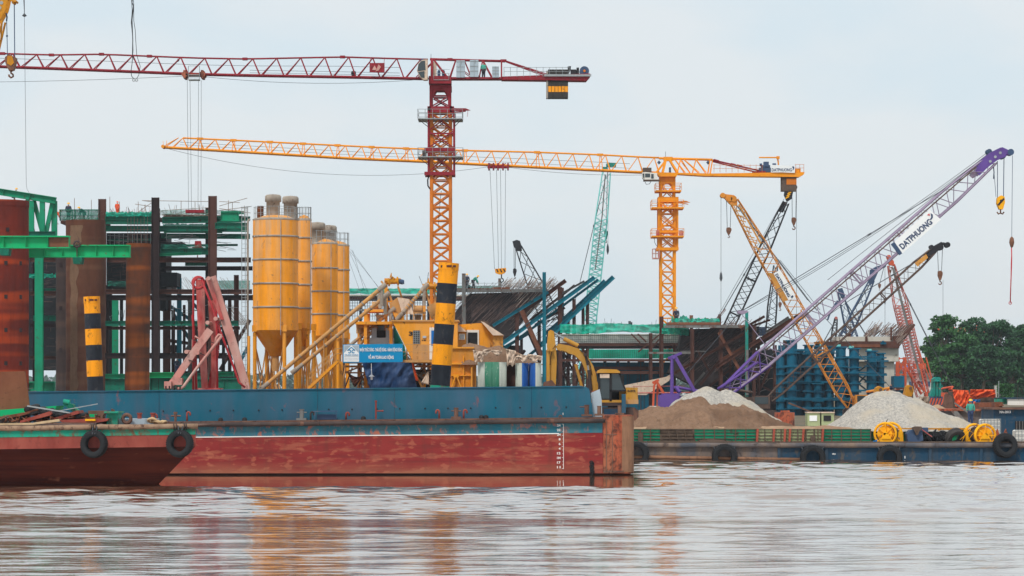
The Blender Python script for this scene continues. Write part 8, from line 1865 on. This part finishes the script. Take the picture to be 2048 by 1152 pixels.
# ------------------------------------------------------------------ gravel barge
Yw = 160.0
gv = thing('gravel_barge', 'low muddy blue barge loaded with sand and gravel heaps on the right', 'barge', 1650, 920, Yw)
kw = K(Yw)
m = MB(Yw); m.rect(1180, 2300, 886, 960, 0, 15); m.obj('hull', 'deep_blue', gv)
m = MB(Yw); m.rect(1180, 1556, 893, 922, -.015, .1); m.obj('muddy_side', 'mud_hull', gv)
m = MB(Yw); m.rect(1178, 2302, 883.5, 887, -.1, 15.1); m.obj('deck', 'mud', gv)
m = MB(Yw); m.path([(1178 + i*45, 890.5 + random.uniform(-.5, .5), -.12) for i in range(26)], 5, 10); m.obj('rub_rail', 'mud_hull', gv)
m = MB(Yw); m.path([(1180, 913, -.06), (1300, 914, -.06), (1420, 916, -.06), (1600, 919, -.06)], 3.4, 8); m.obj('lower_rail', 'bow_tan', gv)
m = MB(Yw)
for x in (1558, 1653, 1860, 1926, 1962): m.rect(x-3, x+3, 894, 930, -.1, .05)
m.obj('side_frame', 'deep_blue', gv)
text('hull_lettering', 'VR1', P(1664, 909.5, Yw-.02), Vector((7*kw, 0, 0)), Vector((0, 0, 3*kw)), 'white', gv, .03)
text('hull_lettering', '1', P(1809, 917, Yw-.02), Vector((1.6*kw, 0, 0)), Vector((0, 0, 5*kw)), 'white', gv, .03)
# hopper side panels
segs = [(1262, 1322, 'green_bright'), (1323, 1388, 'ribs_mud'), (1389, 1451, 'green'), (1452, 1514, 'green_bright'), (1515, 1580, 'panel_pale'), (1581, 1630, 'panel_pale'), (1631, 1645, 'panel_pale'), (1646, 1744, 'green')]
for x0, x1, mt in segs:
    mt = 'green' if mt == 'green_bright' else mt
    m = MB(Yw); m.rect(x0, x1, 858, 884, .62, .68); pn = m.obj('hopper_panel', mt, gv)
    m = MB(Yw)
    n = max(2, round((x1-x0)/18)); sl_ = random.uniform(-2, 2) if mt == 'ribs_mud' else 0
    for i in range(n+1): x = x0 + (x1-x0)*i/n; m.beam((x+sl_, 858, .58), (x-sl_*1.5, 884, .58), 1.7, .07)
    for y in (859, 864.5, 871, 877.5, 883): m.rect(x0, x1, y-.6, y+.6, .56, .62)
    m.obj('panel_ribs', 'ribs_mud', pn)
for x in (1516, 1549, 1571, 1581, 1608, 1647):
    m = MB(Yw); m.beam((x+1, 858, .48), (x-1, 888, .48), 4.2, .12); m.obj('post', 'post_coral', gv)
m = MB(Yw); m.rect(1744, 1960, 860, 884, 2.6, 2.7); m.obj('hopper_panel', 'panel_green', gv)
m = MB(Yw); m.rect(1790, 1950, 857, 860.5, 2.3, 2.8); m.rect(1888, 1892, 857, 866, 2.2, 2.4); m.obj('top_beam', 'crane_yellow_old', gv)
m = MB(Yw); m.rect(1262, 1960, 858, 884, 12.5, 12.6); m.obj('hopper_panel', 'panel_green', gv)
for x, yt in ((1282, 866), (1628, 872)):
    m = MB(Yw); m.rect(x-5, x+5, yt, 888, .5, .9); m.obj('bitt', 'mud', gv)
m = MB(Yw)
for i in range(14):
    x = random.uniform(1280, 1740); m.path([(x, 864, .9), (x + 8, 874, .8), (x + random.uniform(10, 30), 886, .4), (x + 50, 889, .1)], .5, 5)
m.path([(1480, 886, .2), (1500, 893, -.2), (1520, 895, -.25), (1545, 889, -.2)], .7, 5)
m.obj('slack_ropes', 'rail_dark', gv)
mound('sand_spill', 'mud', [(1380, 887), (1400, 880), (1420, 877), (1445, 879), (1470, 884), (1490, 887)], 160.6, .5, 888, 'low spill of wet sand on the side deck below the sand heap', 'sand', 30, 10, .05, 4)
# heaps
mound('sand_heap', 'sand', [(1205, 862), (1240, 850), (1266, 829), (1290, 818), (1318, 815), (1345, 808), (1372, 797), (1384, 794.5), (1395, 797), (1420, 808), (1432, 811), (1448, 807), (1470, 808), (1500, 816), (1530, 828), (1552, 840), (1575, 850), (1605, 857), (1640, 862)], 165.5, 4.2, 861, 'brown sand heap at the left end of the gravel barge', 'sand heap', 200, 60, .30, 1, 1.1, group='heaps on the gravel barge')
mound('gravel_heap', 'gravel', [(1310, 850), (1345, 806), (1362, 795), (1385, 783), (1405, 776), (1414, 773.5), (1424, 775), (1440, 783), (1462, 782), (1480, 788), (1500, 800), (1520, 815), (1540, 830), (1562, 843), (1585, 856)], 169.5, 4.6, 860, 'pale gravel heap rising behind the brown sand', 'gravel heap', 160, 50, .2, 5, .8, group='heaps on the gravel barge')
mound('sand_strip', 'sand_pale', [(1240, 862), (1262, 855), (1290, 853), (1340, 852), (1375, 857), (1420, 853), (1460, 850), (1500, 853), (1540, 852), (1600, 853), (1650, 851), (1700, 855), (1744, 862)], 162.4, 1.5, 862, 'long strip of pale sand along the edge of the hopper panels', 'sand', 160, 12, .09, 8, group='heaps on the gravel barge')
mound('gravel_heap', 'gravel', [(1635, 862), (1662, 846), (1690, 827), (1715, 806), (1732, 793), (1745, 786), (1765, 783), (1785, 781.5), (1800, 785), (1820, 793), (1842, 799), (1860, 809), (1880, 822), (1895, 829), (1915, 833), (1932, 843), (1955, 856), (1970, 861)], 166.5, 4.4, 861, 'big pale gravel heap at the right end of the gravel barge', 'gravel heap', 200, 60, .2, 2, .8, group='heaps on the gravel barge')
mound('spoil_heap', 'gravel', [(1322, 836), (1330, 825), (1340, 812), (1352, 804), (1362, 808)], 176, 1.6, 840, 'small pale heap at the foot of the purple crane body', 'heap', 24, 10, .08, 12)
for (x, y, lab) in ((1272, 908, 'half sunk tyre fender nearest the blue barge bow'), (1448, 913, 'half sunk tyre fender below the middle of the sand heap'), (1624, 915, 'half sunk tyre fender below the gap between the heaps'), (1777, 915, 'half sunk tyre fender below the left yellow winch')):
    rp = MB(Yw)
    for dx in (-1, 1): rp.path([(x+dx*18, y-12, -.4), (x+dx*22, y-22, -.2), (x+dx*20, y-26, .1)], .9, 5)
    tyre(x, y, Yw, .66, .3, 'black ' + lab, 'tyre fenders on the gravel barge', rz=.05, ropes=rp, d=-.4, mat='rubber')
tyre(2008, 891, Yw, .64, .3, 'big black tractor tyre hanging at the front of the gravel barge deck', None, rz=.25, rx=-.1, d=-.35)
tyre(2016, 896, Yw, .6, .28, 'black tyre squeezed behind the big hanging tractor tyre', None, rz=.2, rx=-.1, d=.35)
tyre(1916, 876, Yw, .52, .27, 'worn tyre leaning on the deck between the two yellow winches', None, rz=.35, rx=.5, d=1.0, mat='rubber_dusty')
tyre(1893, 878, Yw, .42, .2, 'small dark tyre behind the leaning one between the winches', None, rz=1.1, rx=.2, d=1.7, mat='rubber')
# winches
def winch(x, y, label, flip=1):
    t = thing('yellow_winch', label, 'winch', x, 886, Yw, 'yellow drum winches', d=.4); R_ = .62
    m = MB(Yw); m.ring((x-8*flip, y, .5), R_-.05, .07, (flip*.25, 1, 0), 36, 8, 1.6); m.ring((x+8*flip, y, 1.5), R_-.05, .07, (flip*.25, 1, 0), 36, 8, 1.6); m.obj('drum_flange', 'winch_yellow', t)
    m = MB(Yw); m.tube((x-8*flip, y, .55), (x+8*flip, y, 1.45), 14, 24); m.obj('drum', 'winch_yellow', t)
    m = MB(Yw)
    for i in range(10): f = i/9; m.ring((x-5*flip+10*flip*f, y, .7+.6*f), .42, .03, (flip*.25, 1, 0), 24, 5)
    m.obj('wire_rope', 'rail_dark', t)
    m = MB(Yw)
    for i in range(8):
        a_ = i*math.pi/4; m.beam((x-8*flip + 4*math.cos(a_), y + 4*math.sin(a_), .42), (x-8*flip + 21*math.cos(a_), y + 21*math.sin(a_), .42), 1.8, .05)
    m.tube((x-8*flip, y, .3), (x-8*flip, y, .6), 4.5, 16); m.tube((x-7*flip, y, .56), (x-7*flip, y, .62), 17, 24); m.obj('spokes', 'winch_yellow', t)
    m = MB(Yw); m.prism([(x-22*flip, 887), (x-12*flip, 866), (x-4*flip, 866), (x+8*flip, 887)], .3, .36); m.prism([(x-16*flip, 876), (x-6*flip, 866), (x+2*flip, 876), (x+2*flip, 878), (x-16*flip, 878)], .24, .3); m.obj('side_frame', 'winch_yellow', t)
    m = MB(Yw); m.prism([(x+12*flip, 868), (x+18*flip, 858), (x+31*flip, 864), (x+32*flip, 887), (x+12*flip, 887)], 1.2, 1.9); m.obj('gear_case', 'winch_yellow', t)
    m = MB(Yw); m.beam((x+4*flip, y-22, 1), (x+22*flip, 862, 1.2), 1.6, .1); m.rect(x-26, x+32, 885.5, 888, .1, 2.0); m.obj('bed', 'rail_rust', t)
    m = MB(Yw)
    for (dx, dy) in ((-17, 3), (16, 6), (10, 14), (-4, 17)): m.beam((x+dx*flip, y+dy, .35), (x+dx*flip+4, y+dy+5, .35), 1.6, .06)
    m.obj('fittings', 'rail_rust', t)
winch(1781, 868, 'left yellow drum winch with spoked flanges on the gravel barge')
winch(1965, 871, 'right yellow drum winch beside the big tractor tyre', -1)
m = MB(Yw); m.beam((1777, 846, 1.2), (1781, 839, 1.2), 1.4, .05); m.top('lever', 'rail_dark', 'dark lever sticking up above the left winch', 'lever')
gx_ = thing('steel_box', 'tilted blue grey steel box with a sack on top between the winches', 'box', 1832, 886, Yw, d=.6)
m = MB(Yw); m.prism([(1816, 868), (1822, 861), (1846, 857), (1849, 881), (1822, 890), (1818, 884)], .4, 1.4); m.obj('body', 'slate_blue', gx_)
m = MB(Yw); m.prism([(1826, 855), (1832, 853), (1844, 853), (1846, 858), (1840, 862), (1837, 870), (1833, 870), (1830, 861), (1826, 858)], .2, .6); m.obj('sack', 'mud', gx_)
m = MB(Yw); m.rect(1848, 1865, 856, 868, 1.6, 2.4); m.top('blue_box', 'slate_blue', 'small blue box behind the tilted box', 'box')
m = MB(Yw); m.tube((1846, 858, .8), (1868, 874, .8), 1, 6); m.top('red_bar', 'pump_red', 'thin red bar leaning on the tilted box', 'bar')
en = thing('deck_engine', 'dark greasy engine and pipes behind the leaning tyre', 'engine', 1878, 887, Yw, d=1)
m = MB(Yw)
for i in range(34):
    x = random.uniform(1852, 1900); y = random.uniform(868, 886); m.beam((x, y, random.uniform(1, 2)), (x + random.uniform(-9, 9), y + random.uniform(-8, 6), random.uniform(1, 2)), random.uniform(1.2, 3.6), .2)
m.rect(1868, 1896, 866, 884, 1.6, 2.2); m.obj('engine_block', 'dark', en)
m = MB(Yw); m.path([(1925, 887, .5), (1932, 872, .5), (1942, 862, .5), (1950, 866, .5), (1936, 884, .5)], .7, 6); m.path([(1922, 880, .4), (1938, 866, .4), (1944, 858, .4)], .6, 6); m.top('yellow_rail', 'winch_yellow', 'thin yellow bent rail between the leaning tyre and right winch', 'rail')
m = MB(Yw); m.prism([(1745, 892), (1748, 882), (1756, 879), (1755, 884), (1750, 893)], .2, .4); m.top('blue_sheet', 'tarp_sky', 'small blue plastic sheet beside the left winch', 'sheet')
for (x0, x1, y0, y1, Y_, lab) in ((1962, 2001, 838, 868, 172, 'caged white liquid tank behind the right winch'), (2030, 2070, 860, 897, 161.5, 'caged white liquid tank at the right edge beside the big tyre')):
    t_ = thing('liquid_tank', lab, 'tank', (x0+x1)/2, y1, Y_, 'caged liquid tanks'); m = MB(Y_*1.0); m.prism([(x0+1, y0+2), (x0+4, y0), (x1-4, y0), (x1-1, y0+2), (x1-1, y1-2), (x0+1, y1-2)], 0, 1.0); m.obj('bottle', 'white_paint', t_)
    m = MB(Y_*1.0)
    for i in range(7): x = x0 + (x1-x0)*i/6; m.tube((x, y0, -.06), (x, y1, -.06), .6, 5)
    for i in range(5): y = y0 + (y1-y0)*i/4; m.tube((x0, y, -.06), (x1, y, -.06), .6, 5)
    m.rect(x0, x1, y1-3, y1, -.1, 1.1); m.obj('cage', 'galv', t_)
m = MB(Yw)
for x in (2004, 2021): m.prism([(x-4, 876), (x-3, 864), (x, 858), (x+3, 868), (x+4, 878)], 1.4, 1.6)
m.top('fluke_anchor', 'bow_rust', 'rusty forked anchor behind the big tractor tyre', 'anchor')

# ------------------------------------------------------------------ trees
def tree(px, ptop, pw, Y, label, mat='leaf', n=5200, seed=1, leaf=.30, trunk=True, lean=0, gap=.15, ground=2.9, group='trees on the bank'):
    rnd = random.Random(seed); k = K(Y); X = P(px, 0, Y).x; H = P(0, ptop, Y).z - ground; W = pw*k
    t = bpy.data.objects.new('broadleaf_tree', None); COL.objects.link(t); t.location = (X, Y, ground); t['_w'] = (X, Y, ground); tag(t, label, 'tree', group)
    m = MB(); z0 = ground-.2; base = Vector((X, Y, z0)); fork = Vector((X + lean, Y, ground + H*.32))
    pts_ = [base, base.lerp(fork, .5) + Vector((rnd.uniform(-.2, .2), 0, 0)), fork]; 
    for i in range(2): m.tube(pts_[i], pts_[i+1], .34 - i*.06, 10, .34 - (i+1)*.06)
    lobes = []
    nl = int(40 + W*3)
    for i in range(nl):
        a = rnd.uniform(0, 6.283); rr = math.sqrt(rnd.random())*W*.45; zt = rnd.random()
        hh = ground + H*(.40 + .56*zt); fx = rr*math.cos(a)*(1 - .45*max(0, zt-.5)*1.6); c = Vector((X + lean + fx, Y + rr*math.sin(a)*.8, hh - (abs(fx)/(W*.5))**2*H*.16))
        lobes.append((c, rnd.uniform(1.0, 1.9)*W/9, rnd.uniform(.45, .7)))
    lobes.append((Vector((X+lean, Y, ground + H*.95)), W/8, .5))
    for c, r, f in lobes[::2]:
        mid = fork.lerp(c, .5) + Vector((rnd.uniform(-.4, .4), rnd.uniform(-.4, .4), rnd.uniform(0, .5))); m.tube(fork, mid, .13, 5, .08, cap=False); m.tube(mid, c, .08, 5, .03, cap=False)
    m.obj('trunk', 'bark', t)
    m = MB(); per = n//len(lobes); pl_ = []
    for c, r, f in lobes:
        for _ in range(per):
            d = Vector((rnd.gauss(0, 1), rnd.gauss(0, 1), rnd.gauss(0, 1))).normalized(); rad = r*(.55 + .5*rnd.random())
            rad *= 1 + .35*noise.noise(d*2.2 + c)
            pl_.append(c + Vector((d.x*rad, d.y*rad, d.z*rad*f)))
    leaves(m, pl_, leaf, rnd); m.obj('crown', mat, t)
    return t
tree(1893, 628, 80, 440, 'tall tree at the left of the wood with layered flat topped crown', 'leaf', 7500, 11, .27)
tree(1867, 672, 62, 452, 'lower bushy tree at the left edge of the wood beside the red and white crane', 'leaf_light', 5000, 12, .26)
tree(1945, 634, 78, 455, 'tree second from the left behind the orange tarpaulin with light gaps in its top', 'leaf_dark', 5500, 13, .28)
tree(1990, 641, 92, 438, 'broad dense dark tree above the vine covered hut', 'leaf_dark', 8000, 14, .27)
tree(2042, 648, 80, 444, 'tree cut by the right edge of the picture', 'leaf_dark', 7000, 15, .27)
tree(1925, 668, 90, 432, 'spreading mid green tree in front with orange blossom specks', 'leaf', 7500, 16, .26)
tree(2085, 655, 80, 450, 'tree mostly outside the right edge', 'leaf_dark', 4000, 17, .28)
tree(1968, 690, 80, 428, 'dark understorey tree low in the middle of the wood', 'leaf_dark', 5000, 18, .26)
tree(2022, 700, 80, 428, 'dark understorey tree low at the right of the wood', 'leaf_dark', 5000, 19, .26)
tree(1880, 712, 60, 428, 'low bushy tree at the foot of the wood behind the pile hammer', 'leaf', 4000, 20, .26)
m = MB()      # shrubs under the trees
rnd = random.Random(3); leaves(m, [Vector((P(rnd.uniform(1850, 2140), 0, 445).x, rnd.uniform(430, 466), 2.9 + 3.4*rnd.random()**1.3)) for _ in range(9000)], .3, rnd); m.top('undergrowth', 'leaf_dark', 'dark undergrowth at the foot of the wood', 'undergrowth', kind='stuff')
m = MB(); leaves(m, [P(rnd.gauss(1940, 22), rnd.gauss(659, 4), 428) + Vector((0, rnd.uniform(-1, 1), 0)) for _ in range(20)], .17, rnd); m.top('blossom', 'blossom', 'scattered orange blossom on the spreading mid green tree', 'blossom', kind='stuff')
for i, x in enumerate((1921, 2003, 2034)):
    m = MB(431.0); m.path([(x, 800), (x+2, 770), (x-1, 745), (x+3, 722)], .8, 6); m.path([(x-1, 748), (x-7, 728)], .7, 5); m.top('bare_trunk', 'bark', 'slim pale trunk standing at the front edge of the wood, %s from the left' % ['first', 'middle', 'last'][i], 'tree trunk', 'slim trunks at the edge of the wood')
# distant tree line seen through the falsework
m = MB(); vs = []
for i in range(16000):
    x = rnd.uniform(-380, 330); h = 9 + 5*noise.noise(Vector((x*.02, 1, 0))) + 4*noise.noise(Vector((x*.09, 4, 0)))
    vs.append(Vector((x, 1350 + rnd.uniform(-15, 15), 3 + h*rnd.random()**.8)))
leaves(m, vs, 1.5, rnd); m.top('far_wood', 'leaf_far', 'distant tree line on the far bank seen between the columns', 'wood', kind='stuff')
for o in TMP: bpy.data.objects.remove(o)
# ------------------------------------------------------------------ haze
HAZE = 0.00014
if HAZE:
    m = MB(); m.bx(-700, 700, -60, 1600, -2.5, 60); hz = m.top('haze', None, 'thin river haze', 'haze', kind='stuff')
    mt = bpy.data.materials.new('haze'); mt.use_nodes = True; n = mt.node_tree; n.nodes.clear()
    o = n.nodes.new('ShaderNodeOutputMaterial'); v = n.nodes.new('ShaderNodeVolumePrincipled'); v.inputs['Density'].default_value = HAZE; v.inputs['Color'].default_value = (.86, .92, 1, 1); v.inputs['Anisotropy'].default_value = .2
    n.links.new(v.outputs[0], o.inputs['Volume']); hz.data.materials.append(mt)
clean()
SPLIT = set('chord_joint joint_knuckle lashing_ring vent_stub formwork gantry sheave lightening_hole jib_fitting platform_board column_head slewing_motor rivet plate_seam deck_lug bracket pile_hanger corner_pipe sloping_face jack form_panel side_frame shackle frame_beam platform guide_rod brace clamp_post platform_strut backing_panel platform_beam flange boom_joint warning_band boom_head concrete_edge rubbing_strip hydraulic_unit hydraulic_ram pier_shaft delivery_pipe outlet_valve panel_grid weight chord_plate tie_rod'.split())
# ------------------------------------------------------------------ one mesh per separate piece
def split_pieces(o):
    me = o.data; n = len(me.vertices); par = list(range(n))
    def find(i):
        while par[i] != i: par[i] = par[par[i]]; i = par[i]
        return i
    for e in me.edges:
        a, b = find(e.vertices[0]), find(e.vertices[1])
        if a != b: par[a] = b
    isl = {}
    for i in range(n): isl.setdefault(find(i), []).append(i)
    G = []
    for vs in isl.values():
        c = [me.vertices[i].co for i in vs]; lo = [min(q[k] for q in c) - .02 for k in range(3)]; hi = [max(q[k] for q in c) + .02 for k in range(3)]; cur = [set(vs), lo, hi]
        for g in [g for g in G if all(g[1][k] <= cur[2][k] and g[2][k] >= cur[1][k] for k in range(3))]:
            cur = [cur[0] | g[0], [min(a, b) for a, b in zip(cur[1], g[1])], [max(a, b) for a, b in zip(cur[2], g[2])]]; G.remove(g)
        G.append(cur)
    if len(G) < 2 or len(G) > 24: return
    G.sort(key=lambda g: g[1][0]); mt = me.materials[0]; sm = [p.use_smooth for p in me.polygons]
    for gi, g in enumerate(G):
        ids = sorted(g[0]); mp_ = {v: i for i, v in enumerate(ids)}; nm = bpy.data.meshes.new(me.name)
        pl = [p for p in me.polygons if p.vertices[0] in g[0]]
        nm.from_pydata([tuple(me.vertices[i].co) for i in ids], [], [tuple(mp_[v] for v in p.vertices) for p in pl]); nm.polygons.foreach_set('use_smooth', [p.use_smooth for p in pl]); nm.materials.append(mt)
        if gi == 0: first = nm
        else: c = bpy.data.objects.new(o.name.split('.')[0], nm); COL.objects.link(c); c.parent = o.parent
    o.data = first
for o in list(bpy.data.objects):
    if o.type == 'MESH' and o.parent and not o.children and o.get('kind') is None and o.name.split('.')[0] in SPLIT: split_pieces(o)
